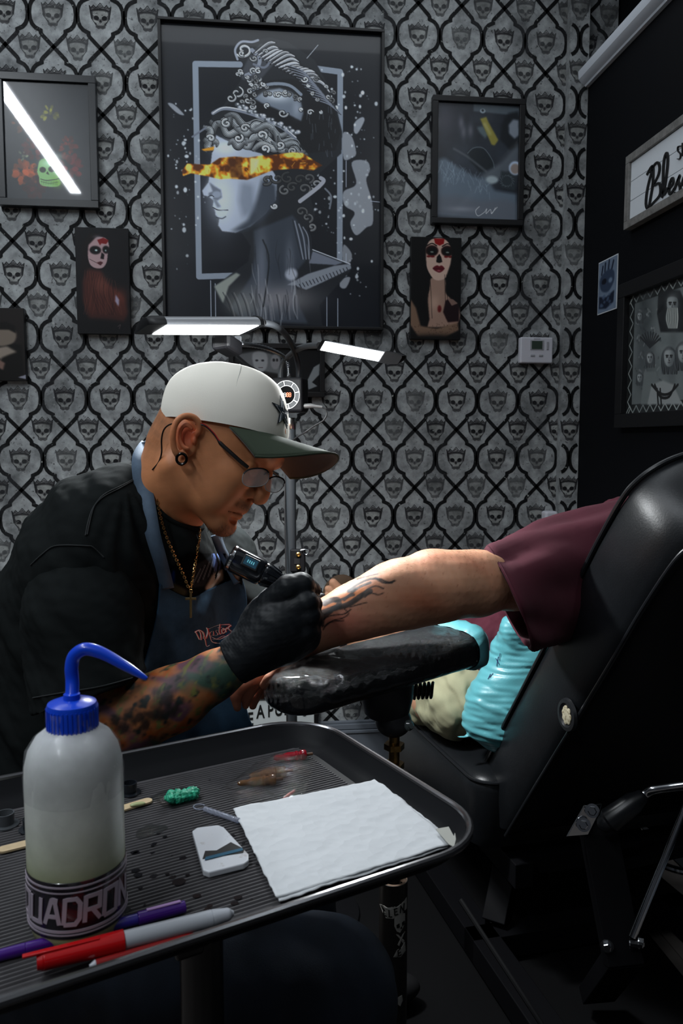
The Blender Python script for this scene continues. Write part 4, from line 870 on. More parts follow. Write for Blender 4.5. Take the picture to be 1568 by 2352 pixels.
# label with lettering, wrapped round the bottle
lab_m=mat('label_black',(.012,.010,.014),rough=.25,coat=.5,mott=[(40,.58,.62,(.07,.008,.012))]); lab_w=mat('label_grey',(.42,.36,.42),rough=.35,coat=.3)
def cyl(a,z,r): return B+[r*math.sin(a)*1.0,-r*math.cos(a),z]
rt=.0002+R0
L=mb(); L.lathe([(rt,.010),(rt+.0003,.0102),(rt+.0003,.0515),(rt,.0518)],B,n=64,cap=False); L.build('label',lab_m,t)
for za,zb in [(.0478,.0490),(.0440,.0448),(.0128,.0138),(.0150,.0170)]:
    mb().lathe([(rt+.0003,za),(rt+.0007,za),(rt+.0007,zb),(rt+.0003,zb)],B,n=64,cap=False).build('label_band',lab_w,t)
va=math.atan2(CAM[0]-B[0],B[1]-CAM[1])  # angle facing the camera
GL={'Q':[[(0,0),(0,1),(.8,1),(.8,0),(0,0)],[(.5,.3),(.9,-.1)]],'U':[[(0,1),(0,0),(.75,0),(.75,1)]],'A':[[(0,0),(.35,1),(.5,1),(.85,0)],[(.2,.32),(.68,.32)]],'D':[[(0,0),(0,1),(.6,1),(.8,.8),(.8,.2),(.6,0),(0,0)]],'R':[[(0,0),(0,1),(.78,1),(.78,.48),(.1,.48)],[(.4,.46),(.85,0)]],'O':[[(0,0),(0,1),(.8,1),(.8,0),(0,0)]],'N':[[(0,0),(0,1),(.75,0),(.75,1)]]}
LM=[]; pos=-3.75
for ch in 'QUADRON':
    M=MB(); w1=.0022
    for st in GL[ch]:
        q=[]
        for i in range(len(st)-1):
            for k in range(6): f=k/6; q.append((st[i][0]*(1-f)+st[i+1][0]*f,st[i][1]*(1-f)+st[i+1][1]*f))
        q.append(st[-1]); q=[((pos+x+.12*y)*.0128,.0215+y*.0185) for x,y in q]; rb=stroke2(q,.0030); m_=len(rb)
        V=[cyl(va+s/(R0)-.10,z,R0+.0011) for pr in rb for s,z in pr]; M.add(V,[(2*i,2*i+1,2*i+3,2*i+2) for i in range(m_-1)])
    M.build('letter',lab_w,t,smooth=0,solid=.0004); pos+=1.08
# crinkled film around neck and shoulder
film=mat('cling_film',(.8,.82,.85),rough=.12,spec=1,coat=1,alpha=.16,bump=(150,1.0,.008))
def film_shell(name,prof,o,n,amp,seed,parent,m=film):
    M=mb(); M.lathe(prof,o,n=n,cap=False); V=M.v[0]; d=fn3(V,70,seed)+.6*fn3(V,160,seed+1); c=np.array(o); rad=V-c; rad[:,2]=0; rad/=np.linalg.norm(rad,axis=1)[:,None]+1e-9; M.v[0]=V+rad*(d*amp)[:,None]; return M.build(name,m,parent,smooth=180)
film_shell('cling_film',[(R0*1.01,.095),(R0*1.012,.110),(R0*1.0,.119),(R0*.94,.128),(R0*.80,.1365),(R0*.62,.1415),(R0*.52,.1445),(R0*.51,.150),(R0*.515,.157)],B+[0,0,.0095],90,.0007,3,t)
# --- folded paper towel ---
def ztop(x,y,z=ZL): return onz(x,y,z)
tw=mat('paper_towel',(.66,.68,.70),rough=.9,spec=.1,bump=(90,.9,.0012,'voronoi'))
q=[ztop(*p) for p in [(535,1866),(868,1798),(1040,1946),(634,2072)]]
def sheet(name,q,z0,th,m,parent=None,nx=60,ny=60,wav=.0009,seed=0,curl=0):
    V=[]
    for j in range(ny+1):
        for i in range(nx+1):
            s=i/nx;r_=j/ny; p=(q[0]*(1-s)+q[1]*s)*(1-r_)+(q[3]*(1-s)+q[2]*s)*r_; V.append(p)
    V=np.array(V); ee=fn3(V,22,seed)*wav+wav; pat=.00035*(np.abs(np.sin(V[:,0]*230+V[:,1]*90))*np.abs(np.sin(V[:,1]*210-V[:,0]*80)))
    ed=fn3(V,90,seed+3)*.0006; V[:,0]+=ed;V[:,1]+=fn3(V,90,seed+5)*.0006
    V[:,2]=z0+ee+pat+curl*np.array([((i/nx)**6) for j in range(ny+1) for i in range(nx+1)])
    Fq=np.array([(j*(nx+1)+i,(j+1)*(nx+1)+i,(j+1)*(nx+1)+i+1,j*(nx+1)+i+1) for j in range(ny) for i in range(nx)])
    return V,Fq
t=thing('paper_towel','folded white quilted paper towel lying on the right half of the tray','paper towel',((q[0]+q[2])/2))
for k,(z0,sh) in enumerate([(ZL+.0006,(.002,-.003)),(ZL+.0026,(0,0)),]):
    qq=[p+np.array([sh[0],sh[1],0]) for p in q]; 
    if k==0: qq[1]=ztop(880,1792); qq[2]=ztop(1046,1944)
    V,Fq=sheet('layer',qq,z0,.001,tw,seed=k*5); o=meshobj('towel_layer',V,Fq,tw,t,solid=.0012)
# --- white blade dispenser ---
t=thing('blade_dispenser','small white plastic dispenser with a dark cut-out window beside the paper towel','dispenser',ztop(505,1955))
out=[(441,1913),(452,1905),(500,1899),(514,1904),(571,1966),(571,1980),(560,1988),(480,2008),(466,2003)]
P=[ztop(x,y-5,ZL+.006) for x,y in out]; mb().prism(P,(0,0,-.0055)).build('case',mat('white_gloss',(.68,.70,.74),rough=.2,coat=.6,mott=[(60,.60,.7,(.45,.42,.40))]),t,smooth=0,bevel=.0012,recalc=True)
P=[ztop(x,y-4,ZL+.0066) for x,y in [(465,1976),(471,1958),(497,1957),(530,1938),(561,1954),(558,1962)]]; mb().prism(P,(0,0,-.0004)).build('window',frame_dark,t,smooth=0,recalc=True)
P=[ztop(x,y-4,ZL+.0070) for x,y in [(470,1979),(472,1972),(556,1951),(558,1957)]]; mb().prism(P,(0,0,-.0003)).build('blade_strip',mat('blue_steel',(.03,.12,.20),rough=.35,metal=.3),t,smooth=0,recalc=True)
# --- pens ---
def pen(name,label,segs,p0,p1,cat='pen'):
    """segs: (f0,f1,r0,r1,mat,partname)"""
    t=thing(name,label,cat,(p0+p1)/2)
    for f0,f1,r0,r1,m,pn in segs:
        a=p0+(p1-p0)*f0;b=p0+(p1-p0)*f1; mb().tube([a,a*.85+b*.15,a*.15+b*.85,b],[r0,r0,r1,r1],16).build(pn,m,t,bevel=.0004)
    return t
purple=mat('purple_plastic',(.055,.008,.20),rough=.22,coat=.5); vio=mat('violet_blue',(.03,.02,.24),rough=.2,coat=.5); redp=mat('red_plastic',(.50,.004,.006),rough=.25,coat=.4); greyp=mat('pen_grey',(.42,.44,.48),rough=.3,coat=.3)
def zp(x,y,r): return onz(x,y,ZL+r+.0002)
a,b=zp(-120,2226,.0042),zp(425,2082,.0046)
t=pen('marker_pen','long purple felt pen lying on the tray between bottle and red marker',[(0,.3,.0036,.0042,purple,'barrel'),(.3,.52,.0042,.0045,purple,'barrel_ring'),(.52,.78,.0040,.0042,vio,'grip'),(.78,1,.0050,.0046,purple,'cap')],a,b)
cl=a+(b-a)*.9+[0,0,.0052]; mb().box(cl,(.026,.003,.0012),ax=(nrm(b-a),nrm(np.cross((0,0,1),b-a)),(0,0,1))).build('clip',mat('lilac_plastic',(.45,.28,.55),rough=.3),t,smooth=0,bevel=.0005)
a,b=onz(84,2210,ZL+.0115),onz(536,2097,ZL+.0115)
t=pen('permanent_marker','thick marker with red cap and grey white barrel along the near tray edge',[(0,.03,.0055,.0066,redp,'cap_end'),(.03,.42,.0068,.0074,redp,'cap'),(.42,.88,.0064,.0062,greyp,'barrel'),(.88,.97,.0060,.0048,greyp,'barrel_end'),(.97,1.0,.0045,.0022,greyp,'end_plug')],a,b,'marker')
cl=a+(b-a)*.12+[0.0,-.001,.0070]; mb().box(cl,(.05,.004,.0016),ax=(nrm(b-a),nrm(np.cross((0,0,1),b-a)),(0,0,1))).build('clip',redp,t,smooth=0,bevel=.0006)
pinkp=mat('red_clear_plastic',(.5,.03,.03),rough=.15,trans=.5); a,b=onz(205,2219,ZL+.0055),onz(445,2149,ZL+.0055)
t=pen('red_rod','slim clear red rod lying between the thick marker and the tray rim',[(0,.06,.0012,.0030,greyp,'tip'),(.06,.93,.0031,.0031,pinkp,'barrel'),(.93,1,.0026,.0020,redp,'plug')],a,b)  # slim clear red rod with grey tip and red plug
# --- wooden sticks ---
wood=mat('birch',(.62,.47,.28),rough=.6,vary=(60,.85,1.1))
def stick(label,pa,pb,w):
    a=onz(*pa,ZL+.001);b=onz(*pb,ZL+.001); d=nrm(b-a); n=np.cross((0,0,1),d); P=[]
    for k in range(9): th=math.pi/2+math.pi*k/8; P.append(a+w*(d*math.cos(th)+n*math.sin(th)))
    for k in range(9): th=-math.pi/2+math.pi*k/8; P.append(b+w*(d*math.cos(th)+n*math.sin(th)))
    return tag(mb().prism(P,(0,0,.0018)).build('wooden_stick',wood,smooth=0,recalc=True),label,'stick','wooden sticks on the tray')
stick('pale wooden stick smeared with green ointment, right of the bottle',(200,1884),(337,1842),.0054)
stick('clean pale wooden stick poking out left of the bottle',(10,1953),(150,1918),.0056)
oint=mat('ointment',(.42,.46,.22),rough=.25,coat=.5)
sd=SDF(); c=onz(316,1847,ZL+.0042)
for k in range(5): sd.ell(c+np.array([(k-2)*.0022,(k-2)*.0006+rs.uniform(-.001,.001),0]),(.0032,.0022,.0013),k=.002)
V,Fc=sd.mesh(.0006,1); tag(meshobj('ointment_smear',V,Fc,oint),'dab of yellowish green ointment on the wooden stick','ointment')
# --- ink caps ---
capm=mat('cap_dark',(.012,.015,.02),rough=.25,spec=.6); capg=mat('cap_clear_grey',(.11,.12,.13),rough=.2,trans=.3)
def inkcap(label,x,y,r,h,m,ink):
    o=onz(x,y,ZL); t=thing('ink_cap',label,'ink cap',o,'ink caps on the tray')
    mb().lathe([(r*1.5,0),(r*1.5,.0012),(r*.95,.0016),(r*.98,h*.5),(r,h),(r*.86,h),(r*.82,h*.55),(r*.7,.003),(.0001,.003)],o,n=28).build('cup',m,t)
    mb().lathe([(r*.8,h*.5),(.0001,h*.5+.0002)],o,n=20,cap=False).build('ink',ink,t)
inkd=mat('ink_dark',(.004,.004,.006),rough=.08)
inkcap('small dark ink cap standing just right of the bottle',298,1822,.0075,.0115,capm,inkd)
inkcap('small grey ink cap at the left edge behind the wooden stick',12,1895,.0085,.012,capg,inkd)
inkcap('small dark ink cap half hidden behind the bottle, left side',72,1905,.0075,.011,capm,inkd)
# --- green soaked gauze ---
green=mat('green_gel',(.012,.33,.19),rough=.28,spec=.6,sss=.3,sssr=(.2,1,.5),sssc=.004,bump=(500,.8,.001),vary=(160,.6,1.5))
sd=SDF(); c=onz(416,1830,ZL+.006); r=np.random.default_rng(4)
for k in range(30): sd.ell(c+e2*(-.013+.026*k/29)*-1+np.array([r.uniform(-.003,.003),r.uniform(-.005,.005),r.uniform(-.003,.003)]),r.uniform(.0030,.0050,3),k=.0018)
V,Fc=sd.mesh(.0008,1,lambda V:fn3(V,260,2)*.0011); tag(meshobj('green_gel_lump',V,Fc,green),'lump of bright green gel in a wet patch on the grey liner','gel')
wet=mat('wet_film',(.02,.022,.022),rough=.06,spec=.8,bump=(260,.9,.002),alpha=.55)
def blobflat(name,label,x,y,ru,rv,seed,m,cat='puddle',group=None,h=.0011):
    o=onz(x,y,ZL+.0002); r=np.random.default_rng(seed); ph=r.uniform(0,6.28,4); M=MB(); n=40; V=[];
    for s,z in ((1,0),(.93,h*.7),(.6,h),(.2,h*1.05)):
        for k in range(n):
            a=2*math.pi*k/n; q=1+.16*math.sin(2*a+ph[0])+.12*math.sin(3*a+ph[1])+.07*math.sin(5*a+ph[2]); V.append(o+e1*ru*q*s*math.cos(a)+e2*rv*q*s*math.sin(a)+np.array([0,0,z]))
    f=[(i*n+k,i*n+(k+1)%n,(i+1)*n+(k+1)%n,(i+1)*n+k) for i in range(3) for k in range(n)]+[tuple(range(3*n,4*n))]
    M.add(V,f); return tag(M.build(name,m,smooth=60,recalc=True),label,cat,group)
blobflat('wet_patch','wet glistening patch under the green gel lump',405,1830,.020,.030,2,wet)
blobflat('wet_patch','small wet patch with bubbles right of the bottle below the green gel',345,1908,.012,.013,5,wet)
# crumpled film round the green lump and dry spots
drops=MB(); r=np.random.default_rng(8)
for k in range(46):
    o=onz(r.uniform(250,640),r.uniform(1900,2130),ZL+.0001); 
    if not (np.dot(o-TP(0,0,o[2]),e1)<LW-.04): continue
    q=r.uniform(.0008,.0032)*(1.6 if k%9==0 else 1); M=8; drops.add([o+e1*q*r.uniform(.7,1.4)*math.cos(a)+e2*q*math.sin(a)*1.3+np.array([0,0,.0002]) for a in np.linspace(0,6.28,9)[:-1]],[tuple(range(8))])
tag(drops.build('ink_spatter',mat('spatter',(.008,.008,.01),rough=.2),smooth=0),'dark spatter spots scattered over the grey ribbed liner','spatter',kind='stuff')
# --- cartridges in clear blister ---
def cartridge(label,pa,pb,m,tipm):
    a=onz(*pa,ZL+.0055);b=onz(*pb,ZL+.0055); d=nrm(b-a); L=np.linalg.norm(b-a); t=thing('needle_cartridge',label,'needle cartridge',(a+b)/2,'needle cartridges on the tray')
    mb().lathe([(.0052,0),(.0058,.001),(.0058,L*.16),(.0044,L*.18),(.0044,L*.24),(.0054,L*.26),(.0054,L*.32),(.0046,L*.34),(.0050,L*.55),(.0042,L*.66),(.0030,L*.72),(.0030,L*.92),(.0012,L)],a,d,20).build('body',m,t)
    mb().tube([a-d*.008,a+d*.002],.0017,10).build('plunger',tipm,t)
    mb().tube([b-d*.002,b+d*.004],[.0007,.0002],8).build('needle',chrome,t)
amber=mat('amber_plastic',(.22,.085,.012),rough=.12,trans=.5,coat=.5); ruby=mat('ruby_plastic',(.42,.006,.02),rough=.15,trans=.3,coat=.5); brownp=mat('brown_rubber',(.10,.045,.02),rough=.4)
cartridge('clear red needle cartridge lying at the back of the tray',(702,1733),(628,1742),ruby,brownp)
cartridge('clear amber needle cartridge, rear one of the pair behind the towel',(655,1772),(572,1783),amber,brownp)
cartridge('clear amber needle cartridge, front one of the pair behind the towel',(632,1790),(545,1800),amber,brownp)
cf=mat('clear_blister',(1,1,1),rough=.06,trans=1,ior=1.2,alpha=.28,spec=.8,bump=(60,1,.003))
def blister(label,q,h,seed):
    q=[onz(x,y,ZL) for x,y in q]; V,Fq=sheet('b',q,0,.001,cf,nx=30,ny=24,seed=seed); n=31
    ii=np.array([(i/30,j/24) for j in range(25) for i in range(31)]); e=np.minimum(1,6*ii[:,0])*np.minimum(1,6*(1-ii[:,0]))*np.minimum(1,6*ii[:,1])*np.minimum(1,6*(1-ii[:,1])); V[:,2]=ZL+.0006+h*e*(.8+.35*fn3(V,45,seed))
    return tag(meshobj('blister_pack',V,Fq,cf,solid=.0003),label,'plastic wrapper','clear wrappers on the tray')
blister('crumpled clear blister wrapper lying over the amber and red cartridges',[(500,1812),(640,1735),(720,1745),(700,1838)],.0125,3)
blister('small flattened clear wrapper in front of the amber cartridges',[(520,1822),(600,1806),(640,1832),(540,1848)],.004,7)
# thin clear tube
a,b=onz(470,1858,ZL+.003),onz(548,1885,ZL+.003); t=thing('clear_tube','thin clear plastic tube poking out left of the paper towel','tube',(a+b)/2)
mb().tube([a,b],.0026,12).build('tube',mat('clear_plastic',(.75,.8,.95),rough=.08,trans=.8),t); ring=[onz(452+14*math.cos(k)+6,1853+6*math.sin(k),ZL+.001) for k in np.linspace(.6,5.7,14)]; mb().tube(ring,.0006,8).build('loop',MATS['clear_plastic'],t)
a,b=onz(646,1838,ZL+.002),onz(676,1816,ZL+.002); tag(mb().tube([a,(a+b)/2,b],[.0008,.0018,.0012],10).build('needle_tip',mat('pink_clear',(.55,.22,.22),rough=.15,trans=.4)),'tiny clear pink needle tip behind the paper towel','needle tip')
# torn paper scrap in the corner
t_=[onz(x,y,ZT+.010) for x,y in [(1000,1905),(1030,1900),(1042,1922),(1050,1890),(1066,1905),(1062,1925),(1046,1948),(1030,1940)]]
tag(mb().prism(t_,(0,0,.0006)).build('paper_scrap',mat('scrap',(.40,.40,.36),rough=.8),smooth=0,recalc=True),'torn scrap of whitish sticker in the near right tray corner','paper scrap')
# ================= PEOPLE =================
from mathutils.bvhtree import BVHTree
skin=mat('skin_warm',attr=True,rough=.48,spec=.4,sss=.12,sssr=(1,.35,.15),sssc=.004,bump=(260,.35,.0008))
skin2=mat('skin_client',attr=True,rough=.5,spec=.3,sss=.2,sssr=(1,.35,.15),sssc=.006,bump=(220,.4,.0008))
def pr(rpx,d): return rpx*d/F
def C3(L): return [U(x,y,d) for x,y,d,r in L],[pr(r,d) for x,y,d,r in L]
def camax(rot=0):
    c,s=math.cos(math.radians(rot)),math.sin(math.radians(rot)); return np.array([c*R_-s*U_,s*R_+c*U_,W_])   # rot clockwise in the picture
def E3(S,x,y,d,rx,ry,rz,rot=0,k=.03,sub=False): return S.ell(U(x,y,d),(pr(rx,d),pr(ry,d),rz),camax(rot),k,sub)
def bvh(V,Fc): return BVHTree.FromPolygons([tuple(v) for v in V],[tuple(int(i) for i in f) for f in Fc])
def hit(B_,x,y,off=.003,fb=None):
    v=nrm(ray(x,y)); h=B_.ray_cast(Vector(CAM),Vector(v))
    if h[0] is None: return None if fb is None else U(x,y,fb)
    return CAM+v*(h[3]-off)
def depth(p): return float(np.dot(p-CAM,W_))
def joinmesh(L):
    V=[];Fc=[];n=0
    for v,f in L: V.append(v);Fc.append(f+n);n+=len(v)
    return np.vstack(V),np.vstack(Fc)
def rib3(pts,w,side):
    """ribbon through 3D points, width w, across direction list/side"""
    n=len(pts);V=[]
    for i in range(n):
        s=nrm(side[i] if not np.isscalar(side[0]) else side); ww=w[i] if not np.isscalar(w) else w; V+= [pts[i]+s*ww/2,pts[i]-s*ww/2]
    return V,[(2*i,2*i+1,2*i+3,2*i+2) for i in range(n-1)]
# ---------- the tattooist ----------
HO=U(449,1030,1.13); ps=math.radians(14); f2=.855*R_-.52*U_; f2/=np.linalg.norm(f2); u2=.52*R_+.855*U_; u2/=np.linalg.norm(u2)
HF=math.cos(ps)*f2-math.sin(ps)*W_; HS=-math.cos(ps)*W_-math.sin(ps)*f2; HU=u2
def hp(f,u,s): return HO+HF*f+HU*u+HS*s
def loc(V): d=V-HO; return d@HF,d@HU,d@HS
HA=np.array([HF,HU,HS])
art=thing('person','man bent over working, black t-shirt, denim apron, glasses and pale baseball cap','person',(*U(200,1700,1.25)[:2],0))
S=SDF()
S.ell(hp(.020,.045,0),(.094,.084,.072),HA,.01)
S.ell(hp(.052,-.008,0),(.056,.062,.060),HA,.02)
for s in (-1,1):
    S.cap(hp(.012,-.035,s*.052),hp(.090,-.068,s*.014),.019,.016,.02)
    S.ell(hp(.082,-.002,s*.034),(.026,.024,.022),HA,.014)          # cheekbone
    S.ell(hp(.075,-.032,s*.034),(.026,.030,.020),HA,.014)          # cheek
    S.ell(hp(.100,.018,s*.031),(.014,.009,.014),HA,.004)           # closed lid
S.ell(hp(.080,-.036,0),(.032,.030,.030),HA,.012)
S.ell(hp(.094,-.070,0),(.019,.016,.020),HA,.010)                    # chin
S.cap(hp(.097,.044,-.030),hp(.097,.044,.030),.0155,.0155,.010)      # brow
for s in (-1,1): S.ell(hp(.117,.020,s*.030),(.015,.011,.016),HA,.010,sub=True)
for s in (-1,1): S.ell(hp(.0965,.017,s*.030),(.0125,.0115,.0130),HA,.003)
S.cap(hp(.106,.034,0),hp(.1200,-.002,0),.0078,.0100,.006)            # nose ridge
S.ell(hp(.1180,-.010,0),(.0135,.0120,.0135),HA,.005)
for s in (-1,1): S.ell(hp(.1060,-.012,s*.0145),(.0115,.0090,.0080),HA,.004); S.ell(hp(.1125,-.0185,s*.0075),(.0050,.0050,.0036),HA,.002,sub=True)
S.cap(hp(.106,-.030,0),hp(.100,-.033,.019),.0080,.0050,.006); S.cap(hp(.106,-.030,0),hp(.100,-.033,-.019),.0080,.0050,.006)  # moustache lip
S.cap(hp(.1080,-.0375,0),hp(.098,-.0435,.022),.0055,.0035,.005); S.cap(hp(.1080,-.0375,0),hp(.098,-.0435,-.022),.0055,.0035,.005)
S.cap(hp(.1050,-.0480,0),hp(.096,-.0465,.020),.0056,.0032,.006); S.cap(hp(.1050,-.0480,0),hp(.096,-.0465,-.020),.0056,.0032,.006)
for s in (-1,1): S.cap(hp(.1135,-.0425,0),hp(.100,-.0475,s*.024),.0016,.0012,.002,sub=True)
for s in (-1,1): S.cap(hp(.097,-.012,s*.020),hp(.090,-.046,s*.029),.0035,.0025,.008,sub=True)
S.ell(hp(.104,-.058,0),(.006,.005,.014),HA,.006,sub=True)
# neck
S.chain([hp(-.008,-.01,0),U(408,1105,1.13),U(372,1165,1.155),U(330,1235,1.18)],[.060,pr(86,1.13),pr(92,1.15),pr(110,1.18)],.02)
# near ear
S.ell(U(427,1006,1.0565),(pr(25,1.05),pr(44,1.05),.005),camax(-8),.006)
ear=[(446,1000),(457,990),(457,973),(447,960),(431,955),(414,960),(402,975),(397,998),(398,1020),(403,1038),(412,1048)]
ed=[1.052,1.050,1.047,1.044,1.041,1.038,1.037,1.037,1.040,1.043,1.046]
ep=crom([U(x,y,d) for (x,y),d in zip(ear,ed)],3); S.chain(ep,[pr(6.3,1.05)]*len(ep),.0022)
ep=crom([U(x,y,1.046) for x,y in [(440,985),(428,975),(416,985),(413,1005),(420,1024),(432,1030)]],3); S.chain(ep,[pr(4.6,1.05)]*len(ep),.002)
S.ell(U(432,1005,1.047),(pr(13,1.05),pr(20,1.05),.006),camax(-10),.003,sub=True)
S.ell(U(446,1012,1.051),(pr(6,1.05),pr(9,1.05),.004),camax(),.003)
S.ell(U(417,1052,1.048),(pr(15,1.05),pr(19,1.05),.0042),camax(),.003); S.ell(U(417,1052,1.046),(pr(10.5,1.05),pr(10.5,1.05),.02),camax(),.001,sub=True)
S.ell(hp(0,.0,-.078),(.014,.028,.006),HA,.006)
Hv,Hf=S.mesh(.0014,2)
f_,u_,s_=loc(Hv); sk=lin(np.array([.80,.53,.36])); col=np.tile(sk,(len(Hv),1))
nz=fn3(Hv,30,5)[:,None]; col*=1+.10*nz
def blend(m,c): 
    global col; m=np.clip(m,0,1)[:,None]; col=col*(1-m)+lin(np.array(c))*m
g=lambda f0,u0,s0,rf,ru,rs_: np.exp(-((f_-f0)/rf)**2-((u_-u0)/ru)**2-((np.abs(s_)-s0)/rs_)**2)
blend(g(.105,-.042,.0,.02,.007,.020)*.4,(.52,.30,.25))
blend(g(.110,-.031,0,.014,.006,.024)*.8,(.16,.12,.10)); blend(g(.098,-.078,0,.020,.013,.026)*.75,(.22,.18,.16)); blend(g(.102,-.062,0,.010,.008,.010)*.35,(.25,.2,.18))
sg=lambda q:1/(1+np.exp(-q)); blend(sg((-.012-f_)/.006)*sg((u_+.035)/.008)*.5*(.8+.3*fn3(Hv,60,77)),(.22,.17,.14))
blend(g(.112,-.006,0,.016,.012,.02)*.25,(.62,.30,.24)); blend(g(.096,.017,.030,.02,.009,.014)*.35,(.33,.2,.15)); blend(g(.108,.046,.028,.02,.006,.02)*.75,(.08,.055,.045))
earm=np.exp(-((Hv-U(430,1000,1.047))**2).sum(1)/.017**2)*(s_>.072); blend(earm*.7,(.84,.30,.19))  # ear hollow reddened: backlight glow painted into the skin colour
# arms (skin)
A1=SDF(); P,r=C3([(205,1560,1.05,80),(215,1640,1.04,92),(300,1645,1.045,86),(400,1605,1.055,74),(490,1553,1.06,56),(545,1520,1.06,48)]); A1.chain(P,r,.01); Av,Af=A1.mesh(.0018,2)
ti=fn3(Av,11,21);tj=fn3(Av,17,22);tk=fn3(Av,26,23); ac=np.tile(lin(np.array([.64,.40,.24])),(len(Av),1))
def bl2(c,m,k): m=np.clip(m,0,1)[:,None]; return c*(1-m)+lin(np.array(k))*m
px_=((Av-CAM)@R_)/((Av-CAM)@W_)*F+784; py_=1176-((Av-CAM)@U_)/((Av-CAM)@W_)*F
ac=bl2(ac,(tk*1.4+.1),(.60,.30,.12)); ac=bl2(ac,(ti*3-.1)*.75,(.20,.30,.25)); ac=bl2(ac,(tj*3-.5)*.7,(.38,.25,.30)); ac=bl2(ac,(fn3(Av,38,31)*3-.8)*.6,(.12,.16,.15)); ac=bl2(ac,(fn3(Av,55,33)*3-1.0)*.5,(.42,.42,.22))
def spot(x,y,q): return np.clip(1.5-1.5*np.hypot((px_-x),(py_-y))/q+fn3(Av,60,int(x))*.5,0,1)
for x,y,q in [(378,1608,36),(345,1640,34),(318,1648,26),(300,1640,16),(285,1668,26),(372,1640,30),(262,1655,18),(400,1630,20),(330,1668,20)]: ac=bl2(ac,spot(x,y,q)*.9,(.10,.09,.085))
for x,y,q in [(470,1530,26),(500,1560,18)]: ac=bl2(ac,spot(x,y,q)*.6,(.16,.25,.22))
# far arm, hidden mostly
A2=SDF(); P,r=C3([(560,1390,1.32,50),(600,1450,1.29,44),(660,1445,1.27,34)]); A2.chain(P,r,.01); Bv,Bf=A2.mesh(.003,1)
T1=SDF(); E3(T1,235,1260,1.2,120,120,.13); E3(T1,200,1480,1.22,140,240,.13); Tv,Tf=T1.mesh(.008,1)
LEG=SDF(); hipn=U(170,1790,1.20); kn=U(600,1890,1.10); an=np.array([kn[0]+.03,kn[1]-.02,.10])
# seated legs: hip, knee under the tray, foot on the floor
hipn=np.array([-.36,1.02,.58]); hipf=np.array([-.36,1.26,.58]); kn=np.array([.08,.86,.56]); kf=np.array([.04,1.36,.60]); an=np.array([.12,.90,FZ+.10]); af=np.array([.10,1.40,FZ+.10])
V,Fc=joinmesh([(Hv,Hf),(Av,Af),(Bv,Bf),(Tv,Tf)]); cc=np.vstack([col,ac,np.tile(sk,(len(Bv),1)),np.tile(sk,(len(Tv),1))])
meshobj('body',V,Fc,skin,art,cc)
hb=bvh(Hv,Hf)
# jeans and shoes
denim=mat('denim',(.008,.014,.026),rough=.85,sheen=.0,bump=(700,.5,.0008),vary=(20,.7,1.35))
J=SDF(); J.cap(hipn+[-.02,0,.02],hipf+[-.02,0,.02],.15,.15,.05); J.chain([hipn,kn,an],[.105,.080,.062],.02); J.chain([hipf,kf,af],[.105,.080,.062],.02); J.cut([0,0,FZ+.085],(0,0,-1),.004)
Jv,Jf=J.mesh(.006,2,lambda V:.004*fn3(V*[1,1,.5],9,3)); meshobj('jeans',Jv,Jf,denim,art)
shoe=mat('shoe_black',(.01,.01,.011),rough=.5)
for a_ in (an,af):
    Q=SDF(); Q.ell(a_+[.075,0,-.052],(.135,.047,.04),k=.02); Q.ell(a_+[0,0,-.03],(.05,.042,.06),k=.02); Q.cut([0,0,FZ+.0105],(0,0,-1),.002); v,f=Q.mesh(.004,1); meshobj('shoe',v,f,shoe,art)
# stool
st=thing('stool','round black work stool almost hidden under the seated tattooist','stool',(-.36,1.14,FZ))
blk=mat('black_vinyl',(.012,.013,.015),rough=.35,bump=(260,.2,.0006))
mb().lathe([(.0001,.355),(.15,.355),(.18,.362),(.188,.38),(.178,.405),(.13,.414),(.0001,.416)],(-.36,1.14,0),n=40).build('seat',blk,st)
mb().lathe([(.025,FZ+.06),(.025,.356)],(-.36,1.14,0),n=20).build('post',steel_dark,st)
for k in range(5):
    a=2*math.pi*k/5; dv=np.array([math.cos(a),math.sin(a),0]); c=np.array([-.36,1.14,FZ+.078]); mb().tube([c,c+dv*.25-[0,0,.025]],[.018,.013],10).build('leg',steel_dark,st)
    mb().lathe([(.018,-.01),(.026,-.008),(.026,.008),(.018,.01)],c+dv*.24+[0,0,-.052],np.cross(dv,(0,0,1)),18).build('caster',MATS['caster_black'],st)
# t-shirt
shirt=mat('shirt_black',(.0120,.0140,.0142),rough=.95,sheen=.0,spec=.04,bump=(800,.35,.0006))
S=SDF()
E3(S,245,1250,1.175,160,165,.150,0,.06); E3(S,195,1430,1.205,182,235,.165,0,.06); E3(S,170,1660,1.22,200,230,.16,0,.06); E3(S,385,1310,1.235,110,150,.115,0,.05); E3(S,330,1480,1.235,150,200,.12,0,.06)
P,r=C3([(300,1170,1.16,92),(360,1190,1.165,78)]); S.chain(P,r,.03)
E3(S,394,1266,1.162,84,84,.082,0,.03)
P,r=C3([(250,1210,1.11,105),(185,1320,1.075,118)]); S.chain(P,r,.05)
P,r=C3([(420,1260,1.32,95),(500,1290,1.36,80),(565,1400,1.31,70)]); S.chain(P,r,.04)
E3(S,250,1790,1.22,230,120,.16,0,.06)
S.cut([0,0,.52],(0,0,-1),.01)
def fold(V):
    q=np.stack([V@nrm(R_*.75+U_*.65)*1.0,V@nrm(-R_*.6+U_*.8)*.25,V@W_*.35],1); return .0045*fn3(q,13,4)+.0022*fn3(q,27,6)+.0007*fn3(V,50,9)
